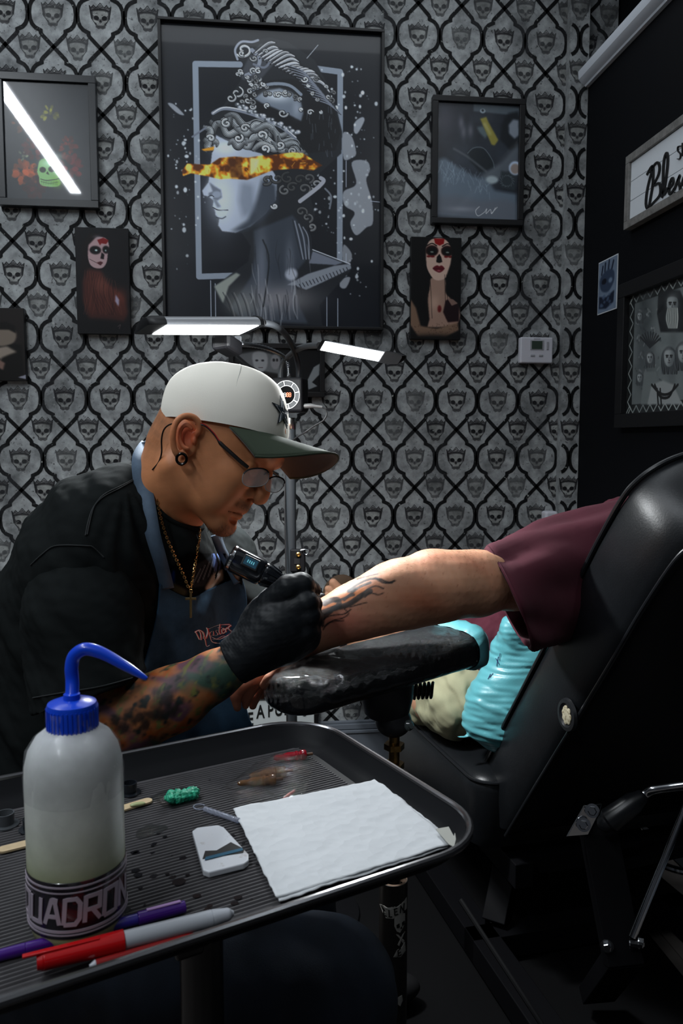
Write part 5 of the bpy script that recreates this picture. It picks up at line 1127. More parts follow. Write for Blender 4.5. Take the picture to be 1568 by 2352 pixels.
def foldl(V):
    """drapery: tension folds running from shoulder top towards the chest and hem"""
    x=((V-CAM)@R_)/((V-CAM)@W_)*F+784; y=1176-((V-CAM)@U_)/((V-CAM)@W_)*F
    a=np.arctan2(y-1100,x-285); ph=a*19+.9*np.sin(y/70.)+.6*fn3(V,6,2); w_=np.exp(-((a-1.15)/.62)**2)*np.clip((y-1110)/120,0,1)*np.clip((1560-y)/150,0,1)
    return fold(V)+.0042*w_*np.tanh(1.6*np.sin(ph))
Sv,Sf=S.mesh(.0042,2,foldl)
Q=SDF(); P,r=C3([(182,1305,1.075,112),(190,1420,1.05,126),(215,1640,1.03,136)]); Q.chain(P,r,.03); Q.cut(U(209,1592,1.03),nrm(R_*.33-U_*.94),.004)
inn=[U(208,1600,1.03)]
Qv,Qf=Q.mesh(.0036,2,fold)
V,Fc=joinmesh([(Sv,Sf),(Qv,Qf)]); meshobj('t_shirt',V,Fc,shirt,art); sb=bvh(V,Fc)
seam=mat('seam_thread',(.020,.023,.024),rough=.9)
def surfline(name,pts,w,m,B_,parent,off=.0015,k=8,rad=None,mod=None):
    P=crom([(x,y,0) for x,y in pts],k); Q=[]; last=None
    for p in P:
        h=hit(B_,p[0],p[1],off)
        if h is None: h=U(p[0],p[1],last if last else 1.15)
        d=depth(h)
        if last is not None and abs(d-last)>.05: h=U(p[0],p[1],last); d=last
        last=d; Q.append(h)
    Q=np.array(Q); Q[1:-1]=(Q[:-2]+Q[1:-1]+Q[2:])/3
    return mb().tube(Q,w if rad is None else rad,8).build(name,m,parent) if name else Q
for pts in [[(302,1052),(304,1075),(310,1097)],[(312,1098),(280,1115),(240,1135),(218,1160),(208,1190),(200,1228)],[(306,1104),(274,1122),(236,1142),(214,1166),(203,1196),(196,1230)],[(70,1298),(100,1270),(130,1253),(200,1254),(215,1258),(238,1280)],[(75,1603),(150,1590),(230,1577),(304,1557)]]:
    surfline('seam',pts,.0009,seam,sb,art)
# printed graphic on the chest and gold chain
w,h=90,70
C=Cv(w,h,(.035,.04,.045),lambda x,y:((x-375)/190*w,(y-1265)/110*h))
C.poly([(385,1330),(400,1305),(402,1340),(395,1350)],(.05,.16,.42),1); C.poly([(440,1300),(470,1285),(490,1270),(485,1310),(470,1345),(440,1350)],(.14,.16,.18),1)
for k in range(10): C.line([(435+k*6,1345-k*3),(455+k*5,1310-k*4)],2,(.42,.45,.48) if k%2 else (.05,.05,.06))
C.poly([(486,1265),(500,1262),(506,1300),(498,1320),(488,1300)],(.34,.42,.62),1); C.poly([(486,1320),(510,1305),(512,1330),(475,1360),(470,1350)],(.62,.60,.55),1); C.poly([(520,1308),(550,1312),(545,1345),(530,1335)],(.55,.42,.34),1); C.ell((500,1322),9,9,(.7,.7,.68),1); C.poly([(395,1335),(430,1355),(425,1370),(395,1360)],(.28,.28,.22),2)
V=[];n1,n2=w,h
for j in range(h):
    for i in range(w):
        x=375+190*i/(w-1);y=1265+110*j/(h-1); q=hit(sb,x,y,.0022); V.append(q if q is not None and abs(depth(q)-1.15)<.12 else U(x,y,1.16))
V=np.array(V).reshape(h,w,3); Dp=(V-CAM)@W_; Dp=blur(Dp[...,None],2)[...,0]
V=np.array([U(375+190*i/(w-1),1265+110*j/(h-1),Dp[j,i]-.001) for j in range(h) for i in range(w)])
i=np.arange(w*h).reshape(h,w); Fq=np.stack([i[:-1,:-1],i[1:,:-1],i[1:,1:],i[:-1,1:]],-1).reshape(-1,4)
keep=np.array([(lambda x,y:(y>1270+max(0,(430-x))*.9) and x<556-(y<1300)*40)(375+190*(k%w)/(w-1),1265+110*(k//w)/(h-1)) for k in Fq[:,0]]); Fq=Fq[keep]
used,inv=np.unique(Fq,return_inverse=True); Cl=np.clip(lin(C.a.reshape(-1,3)),0,1)
lab(meshobj('shirt_print',V[used],inv.reshape(-1,4),mat('cloth_print',attr=True,rough=.95,spec=.04),art,Cl[used]),'grey and blue printed graphic on the chest')
# apron
G0=[[(366,1340),(432,1372),(482,1352),(555,1322)],[(361,1400),(430,1425),(500,1415),(567,1382)],[(345,1470),(420,1480),(490,1475),(558,1440)],[(318,1560),(400,1570),(480,1560),(556,1540)],[(262,1690),(380,1700),(480,1680),(572,1650)],[(250,1800),(380,1810),(500,1790),(620,1720)]]
def patch(G0,B_,off,n1,n2,sm,fb,lim=None,maxd=9):
    G1=np.array(G0,float); rows=[np.array(crom(r,n2)) for r in G1]; cols=[np.array(crom([rw[i] for rw in rows],n1)) for i in range(len(rows[0]))]
    XY=np.stack(cols,1); hh,ww=XY.shape[:2]; Dp=np.zeros((hh,ww))
    for j in range(hh):
        for i in range(ww):
            q=hit(B_,XY[j,i,0],XY[j,i,1],off); d=depth(q) if q is not None else fb; Dp[j,i]=min(d,maxd) if lim is None else min(max(d,lim[0]),lim[1])
    raw=Dp.copy(); Dp=np.minimum(blur(Dp[...,None],sm)[...,0],raw) if sm else Dp
    if sm: Dp=blur(Dp[...,None],1)[...,0]
    return XY,Dp
XY,Dp=patch(G0,sb,.006,12,14,4,1.2,(1.04,1.24))
hh,ww=Dp.shape; fl=.0065*np.sin(XY[...,0]/26+.8*np.sin(XY[...,1]/60))*np.clip((XY[...,1]-1400)/200,0,1)
V=np.array([U(XY[j,i,0],XY[j,i,1],Dp[j,i]+fl[j,i]) for j in range(hh) for i in range(ww)]); i=np.arange(hh*ww).reshape(hh,ww); Fq=np.stack([i[:-1,:-1],i[1:,:-1],i[1:,1:],i[:-1,1:]],-1).reshape(-1,4)
apron_m=mat('apron_denim',(.030,.072,.125),rough=.85,spec=.1,bump=(650,.5,.0008),vary=(16,.55,1.5)); ap=meshobj('apron',V,Fq,apron_m,art,solid=.0022); ab=bvh(V,Fq)
strap_m=mat('apron_strap',(.075,.115,.17),rough=.8,bump=(600,.4,.0008),vary=(25,.7,1.25))
def strap(pts,w,B_,fbs,name='strap'):
    P=crom([(*p,f) for p,f in zip(pts,fbs)],7); V=[];Q=[]
    for p in P:
        h=hit(B_,p[0],p[1],.006); d=p[2] if h is None or abs(depth(h)-p[2])>.03 else min(depth(h),p[2]+.01); Q.append((p[0],p[1],d))
    Q=np.array(Q); n=len(Q)
    for _ in range(8): Q[1:-1,2]=(Q[:-2,2]+Q[1:-1,2]+Q[2:,2])/3
    for i in range(n):
        a=Q[max(i-1,0),:2];b=Q[min(i+1,n-1),:2]; t_=nrm(b-a); nn=np.array([-t_[1],t_[0]]); wi=np.interp(i/(n-1),np.linspace(0,1,len(w)),w)
        V+=[U(*(Q[i,:2]+nn*wi/2),Q[i,2]),U(*(Q[i,:2]),Q[i,2]-.002),U(*(Q[i,:2]-nn*wi/2),Q[i,2])]
    M=MB(); M.add(V,[(3*i+k,3*i+k+1,3*i+4+k,3*i+3+k) for i in range(n-1) for k in (0,1)]); return M.build(name,strap_m,art,solid=.0025,recalc=False)
strap([(335,1018),(322,1050),(325,1095),(338,1160),(352,1230),(372,1300),(384,1352)],[22,36,40,38,34,30,32],sb,[1.16,1.11,1.085,1.075,1.075,1.085,1.09],'apron_strap')
strap([(496,1228),(508,1262),(528,1300),(548,1338)],[24,22,22,22],sb,[1.20,1.19,1.185,1.18],'apron_strap')
mb().tube([U(x,y,1.15) for x,y in [(312,1040),(322,1022),(340,1014),(360,1020)]],.0028,8).build('neck_loop',MATS['apron_strap'],art)
# ribbed collar
Q=[]
for x,y in crom([(357,1162),(367,1176),(391,1196),(419,1209),(446,1215),(464,1213)],6):
    h1_=hit(hb,x,y,.001);h2_=hit(sb,x,y,.001); c=[q for q in (h1_,h2_) if q is not None and depth(q)<1.35]; Q.append(min(c,key=depth) if c else U(x,y,1.14))
Q=np.array(Q)
for _ in range(12): Q[1:-1]=(Q[:-2]+Q[1:-1]+Q[2:])/3
mb().tube(Q,.0036,10).build('collar',shirt,art)
# embroidered name on the apron
def apl(pts,wd,m,off,name='stitching'):
    P=crom([(x,y,0) for x,y in pts],5) if len(pts)>2 else [np.array((x,y,0)) for x,y in pts]; Q=[];
    for p in P: h=hit(ab,p[0],p[1],off); Q.append(h if h is not None else U(p[0],p[1],1.10))
    mb_=MB(); n=len(Q); V=[]
    for i in range(n):
        t_=nrm(Q[min(i+1,n-1)]-Q[max(i-1,0)]); nn=np.cross(t_,W_); ww=wd*(.55+.45*abs(t_@U_)); V+=[Q[i]+nn*ww/2,Q[i]-nn*ww/2]
    return V,[(2*i,2*i+1,2*i+3,2*i+2) for i in range(n-1)]
ex=lambda L:[(400+x*.2551,1400+y*.2551) for x,y in L]
LTR=[ex([(190,200),(225,270)]),ex([(185,205),(215,190),(235,215),(240,275)]),ex([(225,185),(262,210),(262,262)]),ex([(215,185),(250,200),(275,270),(290,330),(320,320)]),ex([(262,215),(280,262),(300,200),(290,165)]),ex([(300,170),(320,240),(340,290),(400,305),(410,300)]),
     ex([(340,195),(318,215),(330,240),(350,220),(348,195),(352,235),(365,225)]),ex([(392,185),(372,192),(385,212),(390,228),(368,236)]),ex([(410,130),(402,190),(412,222),(428,212)]),ex([(392,165),(430,158)]),ex([(428,195),(448,180),(436,170),(426,195),(440,215),(458,200)]),ex([(455,170),(466,205)]),ex([(462,185),(475,165),(484,172)]),ex([(512,140),(485,165),(505,190),(518,200),(522,240),(500,235)]),
     ex([(330,245),(400,270),(480,235),(520,205)]),ex([(345,270),(390,262),(440,240),(480,250),(500,262)]),ex([(310,175),(400,140),(500,135)])]
lr=mat('thread_red',(.75,.02,.02),rough=.7); lw=mat('thread_white',(.95,.95,.93),rough=.7)
M=MB()
for L in LTR: V,Fq=apl(L,.0044,lr,.0026); M.add(V,Fq)
lab(M.build('embroidery_outline',lr,ap,smooth=0),'red outline of the embroidered lettering')
M=MB()
for L in LTR: V,Fq=apl(L,.0019,lw,.0036); M.add(V,Fq)
lab(M.build('embroidery_lettering',lw,ap,smooth=0,solid=.0005),'white script lettering on the apron')
# gold chain and cross
gold_m=mat('gold',(.62,.40,.16),rough=.22,metal=1)
M=MB()
def fr(x,y): return 1.062 if x<420 else 1.075
pth=[np.array(p) for p in crom([(362,1150,1.066),(368,1185,1.066),(382,1232,1.07),(400,1275,1.078),(420,1318,1.088),(436,1352,1.094),(446,1310,1.10),(452,1270,1.115),(458,1235,1.13),(460,1208,1.14)],14)]
for p in pth:
    h=hit(sb,p[0],p[1],.002); h2=hit(hb,p[0],p[1],.002)
    for q in (h,h2):
        if q is not None: p[2]=min(p[2],max(depth(q),1.045))
for _ in range(3):
    for i in range(1,len(pth)-1): pth[i][2]=min(pth[i][2],(pth[i-1][2]+pth[i+1][2])/2)
pw=[U(*p) for p in pth]; L=np.cumsum([0]+[np.linalg.norm(pw[i+1]-pw[i]) for i in range(len(pw)-1)]); 
for k in range(int(L[-1]/.0034)):
    s=k*.0034; i=min(np.searchsorted(L,s),len(pw)-2); i=max(i,1); q=pw[i-1]+(pw[i]-pw[i-1])*((s-L[i-1])/max(L[i]-L[i-1],1e-9)); t_=nrm(pw[i]-pw[i-1]); n1=nrm(np.cross(t_,W_)); n2=np.cross(t_,n1)
    nn=n1 if k%2 else n2; ring=[q+t_*.0025*math.cos(a)+nn*.0017*math.sin(a) for a in np.linspace(0,2*math.pi,9)]; M.add(*(lambda T:(T.v[0],T.f))(MB().tube(ring,.0006,5,cap=False)))
M.build('necklace',gold_m,art)
hq=hit(ab,438,1385,.004); c0=U(438,1362,min(1.088,depth(hq)) if hq is not None else 1.088); M=MB(); M.box(c0-[0,0,.0]-U_*.016,(.003,.0025,.036),ax=(R_,W_,U_)); M.box(c0-U_*.008,(.015,.0025,.003),ax=(R_,W_,U_)); M.tube([c0+U_*.002+R_*.002*math.cos(a)+U_*.003*math.sin(a) for a in np.linspace(0,6.28,10)],.0006,6); M.build('cross_pendant',gold_m,art,smooth=0,bevel=.0006)
# earring, glasses, cable
M=MB(); c0=U(417,1054,1.0425); rg=[c0+pr(12,1.05)*(R_*math.cos(a)*.95+U_*math.sin(a)) for a in np.linspace(0,2*math.pi,29)]; M.tube(rg,.0019,10,cap=False); M.build('ear_tunnel',mat('black_steel',(.03,.028,.028),rough=.18,metal=1),art)
frm=mat('glasses_frame',(.012,.010,.010),rough=.25); frr=mat('glasses_red',(.35,.01,.015),rough=.25); lens=mat('lens_glass',(1,1,1),rough=.05,trans=.85,ior=1.25,alpha=.7,spec=1,coat=1)
te=[U(*p) for p in [(449,974,1.046),(470,978,1.045),(492,998,1.045),(506,1018,1.044),(532,1042,1.044),(552,1060,1.045),(570,1074,1.046)]]
mb().tube(crom(te,5),np.interp(np.linspace(0,1,31),[0,.45,.5,.9,1],[.0010,.0014,.0028,.0028,.0022]),8).build('temple_arm',frm,art)
mb().tube([p+U_*.0016-W_*.0010 for p in crom(te,5)[:18]],.0007,6).build('temple_inlay',frr,art)
def lensm(c,ax1,ax2,rx,ry,rim):
    M=MB(); n=32; P=[c+ax1*rx*abs(math.cos(a))**.8*np.sign(math.cos(a))+ax2*ry*abs(math.sin(a))**.8*np.sign(math.sin(a)) for a in np.linspace(0,2*math.pi,n+1)[:-1]]; M.add(P,[tuple(range(n))]); M.build('lens',lens,art,smooth=0,solid=.0016)
    MB().tube(P+[P[0]],.0006,6,cap=False).build('lens_rim',mat('rim_clear',(.3,.28,.27),rough=.2),art)
    MB().tube(P[2:15],.0011,6).build('brow_bar',frm,art)
gl=math.radians(10)
lensm(U(587,1097,1.046),nrm(R_*.97+U_*.05+W_*.35),nrm(U_+R_*.12),.0178,.0122,1); lensm(U(631,1113,1.092),nrm(R_*.85-U_*.25+W_*.5),nrm(U_*.9+R_*.55),.0125,.0118,1)
mb().tube(crom([U(607,1090,1.07),U(612,1085,1.083),U(618,1092,1.093)],4),.0010,6).build('nose_bridge',frm,art)
mb().tube([U(625,1082,1.10),U(652,1104,1.125),U(650,1110,1.16)],.0010,6).build('temple_arm',frm,art)
mb().tube(crom([U(*p) for p in [(404,972,1.042),(388,976,1.05),(376,988,1.055),(371,1010,1.06),(371,1040,1.065),(364,1062,1.07),(350,1079,1.075)]],5),.0011,8).build('glasses_cord',frm,art)
# whiskers
wh=mat('whiskers',(.05,.043,.038),rough=.6); M=MB(); r=np.random.default_rng(2); tri=0
for k in range(2600):
    if tri>620: break
    i=r.integers(len(Hv)); f0,u0,s0=f_[i],u_[i],s_[i]
    chin=(u0<-.066 and f0>.082 and abs(s0)<.026 and u0>-.09); mo=(-.037<u0<-.024 and f0>.098 and abs(s0)<.026)
    if not(chin or mo): continue
    tri+=1
for k in range(60000):
    i=r.integers(len(Hv)); f0,u0,s0=f_[i],u_[i],s_[i]
    chin=(u0<-.064 and f0>.080 and abs(s0)<.026 and u0>-.092); mo=(-.036<u0<-.024 and f0>.098 and abs(s0)<.026)
    if not(chin or mo) or len(M.f)>3200: continue
    b=Hv[i]; out=nrm(HF*.6-HU*(.9 if chin else .8)+HS*r.normal()*.25+HF*r.normal()*.2); ln=r.uniform(.003,.0065) if chin else r.uniform(.002,.0038); sd=nrm(np.cross(out,HU))*.00020
    M.add([b-sd,b+sd,b+out*ln],[(0,1,2)])
M.build('goatee',wh,art,smooth=0)
# cap
capw=mat('cap_cream',(.93,.89,.79),rough=.85,spec=.2,sheen=.0,bump=(900,.35,.0006)); capg2=mat('cap_green',(.027,.040,.023),rough=.9,sheen=.0,bump=(900,.4,.0006)); capu=mat('cap_under',(.050,.046,.046),rough=.8)
tau=math.radians(21.8); CA=HF*math.cos(tau)+HU*math.sin(tau); CU=-HF*math.sin(tau)+HU*math.cos(tau); CO=hp(0,.031,0)
lv=[(-.002,-.0625,.1165,.0775),(.012,-.066,.1165,.0795),(.03,-.0665,.1135,.0790),(.046,-.0645,.109,.0755),(.060,-.059,.103,.069),(.073,-.047,.095,.0595),(.083,-.031,.083,.048),(.0905,-.010,.066,.034),(.0945,.008,.046,.018),(.0955,.024,.029,.002)]
lvs=crom([np.array(q) for q in lv],3); R=[];n=64
def cring(q,grow=0):
    h_,fb,ff,sw=q; c=(fb+ff)/2;a=(ff-fb)/2+grow; out=[]
    for k in range(n):
        th=2*math.pi*k/n; x=math.cos(th);y=math.sin(th); e=.92; x=np.sign(x)*abs(x)**e; y=np.sign(y)*abs(y)**e
        dim=-.0016*sum(math.exp(-((th-t0+math.pi)%(2*math.pi)-math.pi)**2/.0016) for t0 in (0,math.pi/3*1.08,2*math.pi/3,math.pi,4*math.pi/3,5*math.pi/3*.985))*(1 if h_>.008 else 0)
        out.append(CO+CA*(c+(a+dim)*x)+CU*(h_+ (.003*max(0,-math.cos(th))))+HS*((sw+grow+dim)*y))
    return out
rings=[cring(q) for q in lvs]; inner=[cring((lvs[0][0]+.001,)+tuple(lvs[0][1:]),-.003),cring((lvs[0][0]+.02,)+tuple(lvs[3][1:]),-.004)]
capo=mb().loft(inner[::-1]+rings,cap=(False,True)).build('cap',capw,art,smooth=60)
M=MB(); M.ell(CO+CA*.0265+CU*.0965,(.006,.006,.003),ax=(CA,HS,CU),n=16,m=8); M.build('cap_button',capw,capo)
for th in (math.pi/3*1.08,2*math.pi/3,math.pi*5/3*.985):
    pts=[]
    for q in lvs[:-3]: h_,fb,ff,sw=q; c=(fb+ff)/2;a=(ff-fb)/2; pts.append(CO+CA*(c+(a+.0002)*math.cos(th))+CU*h_+HS*(sw+.0002)*math.sin(th))
    mb().tube(pts,.0007,6).build('cap_seam',mat('cap_thread',(.50,.49,.44),rough=.9),capo)
# brim: curved visor from the front arc of the crown
def brim(off,th):
    V=[];nu,nv=36,10
    for j in range(nv+1):
        for i in range(nu+1):
            a=-1.18+2.36*i/nu; x=math.cos(a);y=math.sin(a); q=lvs[0]; c=(q[1]+q[2])/2;aa=(q[2]-q[1])/2
            b=np.array([c+aa*x,q[3]*y]); e=np.array([c+(aa+.073*math.cos(a*.98)**.6*1.0)*1.0*math.cos(a*.80)+.004,(q[3]+.006)*math.sin(a*1.22) if abs(a*1.22)<1.57 else (q[3]+.006)*np.sign(a)])
            f=j/nv; p=b*(1-f)+e*f; dr_=-.011*f-.30*(abs(p[1])**2)/.085*(.30+.95*f)
            V.append(CO+CA*p[0]+HS*p[1]+CU*(.001+dr_+off))
    Fq=np.array([(j*(nu+1)+i,(j+1)*(nu+1)+i,(j+1)*(nu+1)+i+1,j*(nu+1)+i+1) for j in range(nv) for i in range(nu)]); return np.array(V),Fq
V,Fq=brim(.0,0); meshobj('cap_brim',V,Fq,capg2,capo,solid=.0018); V2,Fq2=brim(-.0016,0); lab(meshobj('brim_underside',V2,Fq2[:,::-1],capu,capo,solid=.0006),'dark grey underside of the brim')
edge=[V[(10)*(37)+i] for i in range(37)]; mb().tube(edge,.0017,8).build('brim_edge',capg2,capo)
# star badge on the front panel
def starp(R0_,r0_,n=5): return [((R0_ if k%2==0 else r0_)*math.sin(math.pi*k/n),(R0_ if k%2==0 else r0_)*math.cos(math.pi*k/n)) for k in range(2*n)]
def capsurf(s,u):   # u height above band, s across the front
    q=[np.interp(u,[z[0] for z in lvs],[z[k] for z in lvs]) for k in (1,2,3)]; c=(q[0]+q[1])/2;a=(q[1]-q[0])/2; y=min(abs(s)/q[2],.999)**(1/.92); x=math.sqrt(max(0,1-y*y))**.92
    return CO+CA*(c+(a)*x)+CU*u+HS*s
for off,R0_,m,nm in [(.0016,.0235,mat('badge_dark',(.015,.02,.028),rough=.6),'star_badge'),(.0028,.0195,mat('badge_silver',(.42,.45,.48),rough=.5),'star_outline'),(.0038,.0160,mat('badge_navy',(.03,.045,.06),rough=.6),'star_fill')]:
    P=[capsurf(.017+x,.035+y)+CA*off for x,y in starp(R0_,R0_*.40)]; c0=sum(P)/10; M=MB(); M.add(P+[c0+CA*.0004],[(k,(k+1)%10,10) for k in range(10)]); M.build(nm,m,capo,smooth=0,solid=.0010,recalc=True)
# ---------- gloves ----------
glove=mat('nitrile_black',(.008,.010,.0125),rough=.5,spec=.3,bump=(90,.12,.0006))
S=SDF(); d0=1.06
P,r=C3([(528,1527,1.06,49),(548,1513,1.06,50),(592,1478,1.06,55),(630,1440,1.06,58)]); S.chain(P,r,.015)
E3(S,648,1428,1.062,84,62,.034,-32,.015); E3(S,610,1420,1.075,62,50,.030,-40,.015)
fing=[([(618,1385,1.058,30),(662,1350,1.05,30),(692,1344,1.055,29),(712,1356,1.078,23),(700,1374,1.100,19)]),
      ([(655,1402,1.05,29),(704,1384,1.047,27),(716,1388,1.068,23),(704,1400,1.098,19)]),
      ([(662,1428,1.05,27),(710,1413,1.048,25),(719,1418,1.070,22),(702,1424,1.098,18)]),
      ([(655,1455,1.053,27),(702,1446,1.052,23),(712,1450,1.072,20),(696,1454,1.094,17)]),
      ([(600,1400,1.085,30),(630,1366,1.105,25),(664,1352,1.112,21),(690,1362,1.110,17)])]
for L in fing: P,r=C3(L); S.chain(P,r,.0035)
E3(S,672,1462,1.07,52,40,.026,-25,.02); P,r=C3([(600,1500,1.07,44),(660,1478,1.075,40),(706,1470,1.085,26)]); S.chain(P,r,.015)
S.cut(U(533,1522,1.06),nrm(-R_*.80-U_*.50+0*W_),.002)
def gw(V):
    a=V@nrm(R_*.75+U_*.65); x=((V-CAM)@R_)/((V-CAM)@W_)*F+784; w_=np.clip((600-x)/70,0,1); return .00012*w_*np.sin(a*1500+3*fn3(V,30,1))+.0004*fn3(V,70,8)
Gv,Gf=S.mesh(.0015,2,gw); lab(meshobj('glove',Gv,Gf,glove,art),'black nitrile glove on the hand holding the machine')
S=SDF(); P,r=C3([(655,1450,1.27,34),(690,1440,1.262,36),(720,1440,1.255,34)]); S.chain(P,r,.01)
for L in [[(728,1420,1.255,17),(760,1405,1.245,13),(780,1415,1.225,11)],[(732,1435,1.255,17),(768,1425,1.24,13),(786,1435,1.22,11)],[(732,1450,1.255,16),(766,1446,1.24,13),(782,1455,1.22,11)],[(728,1463,1.255,15),(755,1466,1.24,12),(768,1472,1.225,10)],[(700,1415,1.24,17),(722,1385,1.22,14),(738,1372,1.205,11)]]: P,r=C3(L); S.chain(P,r,.004)
v,f=S.mesh(.002,1); lab(meshobj('glove',v,f,glove,art),'black nitrile glove on the far hand steadying the arm')
# ---------- tattoo machine ----------
a0=U(527,1279,1.075); a1=U(668,1348,1.083); ax_=nrm(a1-a0); up_=nrm(np.cross(ax_,W_)); 
if up_[2]<0: up_=-up_
bk=np.cross(ax_,up_); Lm=np.linalg.norm(a1-a0)
mc=thing('tattoo_machine','black pen shaped wireless tattoo machine gripped in the black glove','tattoo machine',(a0+a1)/2)
mblk=mat('machine_black',(.012,.014,.018),rough=.16,spec=.6,coat=.6)
def sq(c,rx,ry,e=.5,n=36): return [c+up_*rx*np.sign(math.cos(t))*abs(math.cos(t))**e+bk*ry*np.sign(math.sin(t))*abs(math.sin(t))**e for t in np.linspace(0,2*math.pi,n+1)[:-1]]
R0_=pr(30,1.08)
mb().loft([sq(a0+ax_*s*Lm,R0_*q,R0_*q*.9,e) for s,q,e in [(-.01,.86,1),(0,.97,1),(.015,1,1),(.06,1,.8),(.10,1.02,.7),(.48,1.02,.7),(.52,.98,.8),(.54,.90,1)]]).build('battery_body',mblk,mc)
mb().lathe([(R0_*.98,0),(R0_*1.04,.001),(R0_*1.04,.004),(R0_*.98,.005)],a0+ax_*.001,ax_,40).build('end_ring',chrome,mc)
mb().lathe([(R0_*.86,-.0006),(R0_*.1,-.0010)],a0-ax_*.0012,ax_,40).build('end_cap',mat('machine_cap',(.02,.023,.026),rough=.4),mc)
scn=a0+ax_*Lm*.31; nv=nrm(-bk*(1 if np.dot(bk,W_)>0 else -1)+up_*.45); tv=np.cross(ax_,nv)
mb().box(scn+nv*(R0_*.93),(Lm*.25,.0165,.004),ax=(ax_,tv,nv)).build('screen_bezel',MATS['machine_cap'],mc,smooth=0,bevel=.0012)
mb().box(scn+nv*(R0_*.93+.0022),(Lm*.20,.0115,.0006),ax=(ax_,tv,nv)).build('screen',mat('oled',(.01,.03,.05),rough=.1,emit=(.05,.22,.35),es=.12),mc,smooth=0)
for k in range(4): mb().box(scn+ax_*(k-1.5)*.0028+nv*(R0_*.93+.0027),(.0014,.0042,.0003),ax=(ax_,tv,nv)).build('digit',mat('oled_digit',(.1,.4,.5),emit=(.15,.5,.6),es=.5),mc,smooth=0)
mb().lathe([(R0_*.90,0),(R0_*.92,.003),(R0_*.80,.012),(R0_*.66,.022),(R0_*.62,.026)],a0+ax_*Lm*.54,ax_,32).build('cone',mblk,mc)
for k in range(10):
    a=2*math.pi*k/10; rv=up_*math.cos(a)+bk*math.sin(a); mb().tube([a0+ax_*(Lm*.54+.004)+rv*R0_*.88,a0+ax_*(Lm*.54+.022)+rv*R0_*.68],.0016,6,round_=True).build('rib',mblk,mc)
mb().lathe([(R0_*.5,0),(R0_*.78,.001),(R0_*.78,.009),(R0_*.5,.010)],a0+ax_*(Lm*.54+.026),ax_,32).build('collar',mblk,mc)
tipp=U(737,1389,1.118); g0=a0+ax_*(Lm*.54+.034); tx=nrm(tipp-g0)
mb().tube([g0,g0+tx*.020,g0+tx*.040,g0+tx*.058],[.0115,.0125,.0115,.0075],24).build('grip',mat('grip_wrap',(.085,.085,.083),rough=.85,bump=(500,1,.0015)),mc)
mb().tube([g0+tx*.056,g0+tx*.066,tipp-tx*.004],[.0055,.0048,.0016],16).build('cartridge_tip',mat('tip_plastic',(.35,.25,.16),rough=.25,trans=.2),mc); mb().tube([tipp-tx*.005,tipp],.0005,6).build('needle',chrome,mc)
# ---------- the client ----------
cl_=thing('person','person reclining in the black chair, maroon t-shirt and khaki shorts, forearm being tattooed','person',(.55,1.7,.5))
S=SDF(); P,r=C3([(1430,1270,1.42,60),(1300,1305,1.36,62),(1180,1330,1.27,66),(1090,1340,1.225,71),(1030,1342,1.205,72),(985,1350,1.20,74),(925,1366,1.19,74),(860,1388,1.18,66),(800,1410,1.175,58),(745,1435,1.17,48),(700,1462,1.165,38),(668,1490,1.16,33)]); S.chain(P,r,.02)
E3(S,985,1300,1.205,36,27,.028,0,.02); E3(S,900,1345,1.185,60,46,.036,-22,.02); E3(S,1000,1380,1.205,60,38,.034,0,.02)
E3(S,648,1508,1.155,36,30,.022,-40,.012)
for L in [[(640,1520,1.14,17),(590,1556,1.13,14),(553,1580,1.125,12.5),(541,1600,1.125,11.5),(545,1625,1.125,9.5)],[(648,1528,1.15,17),(604,1560,1.14,14),(577,1582,1.135,12.5),(566,1602,1.135,11.5),(564,1620,1.135,9)],[(655,1530,1.165,16),(618,1562,1.16,13.5),(592,1585,1.155,12),(584,1604,1.15,11),(580,1622,1.15,9)],[(665,1528,1.18,15),(632,1560,1.18,12.5),(610,1580,1.175,11),(600,1597,1.17,9.5)],[(668,1508,1.13,16),(640,1540,1.115,13.5),(618,1560,1.11,12),(606,1574,1.11,10)]]:
    P,r=C3(L); S.chain(P,r,.004)
Cv_,Cf=S.mesh(.0018,2,lambda V:.0006*fn3(V,28,3))
px_=((Cv_-CAM)@R_)/((Cv_-CAM)@W_)*F+784; py_=1176-((Cv_-CAM)@U_)/((Cv_-CAM)@W_)*F
ac=np.tile(lin(np.array([.80,.60,.48])),(len(Cv_),1)); 
def m2(c,m,k): m=np.clip(m,0,1)[:,None]; return c*(1-m)+lin(np.array(k))*m
ac=m2(ac,fn3(Cv_,14,9)*.5+.15,(.74,.49,.38)); ac=m2(ac,np.exp(-((px_-960)/75)**2-((py_-1375)/38)**2)*.6,(.62,.33,.22)); ac=m2(ac,np.exp(-((px_-790)/70)**2-((py_-1430)/45)**2)*.65,(.70,.36,.32)); ac=m2(ac,(px_<730)*.5,(.66,.40,.34)); ac=m2(ac,(fn3(Cv_,120,11)*3-1.9)*.25,(.60,.36,.26))
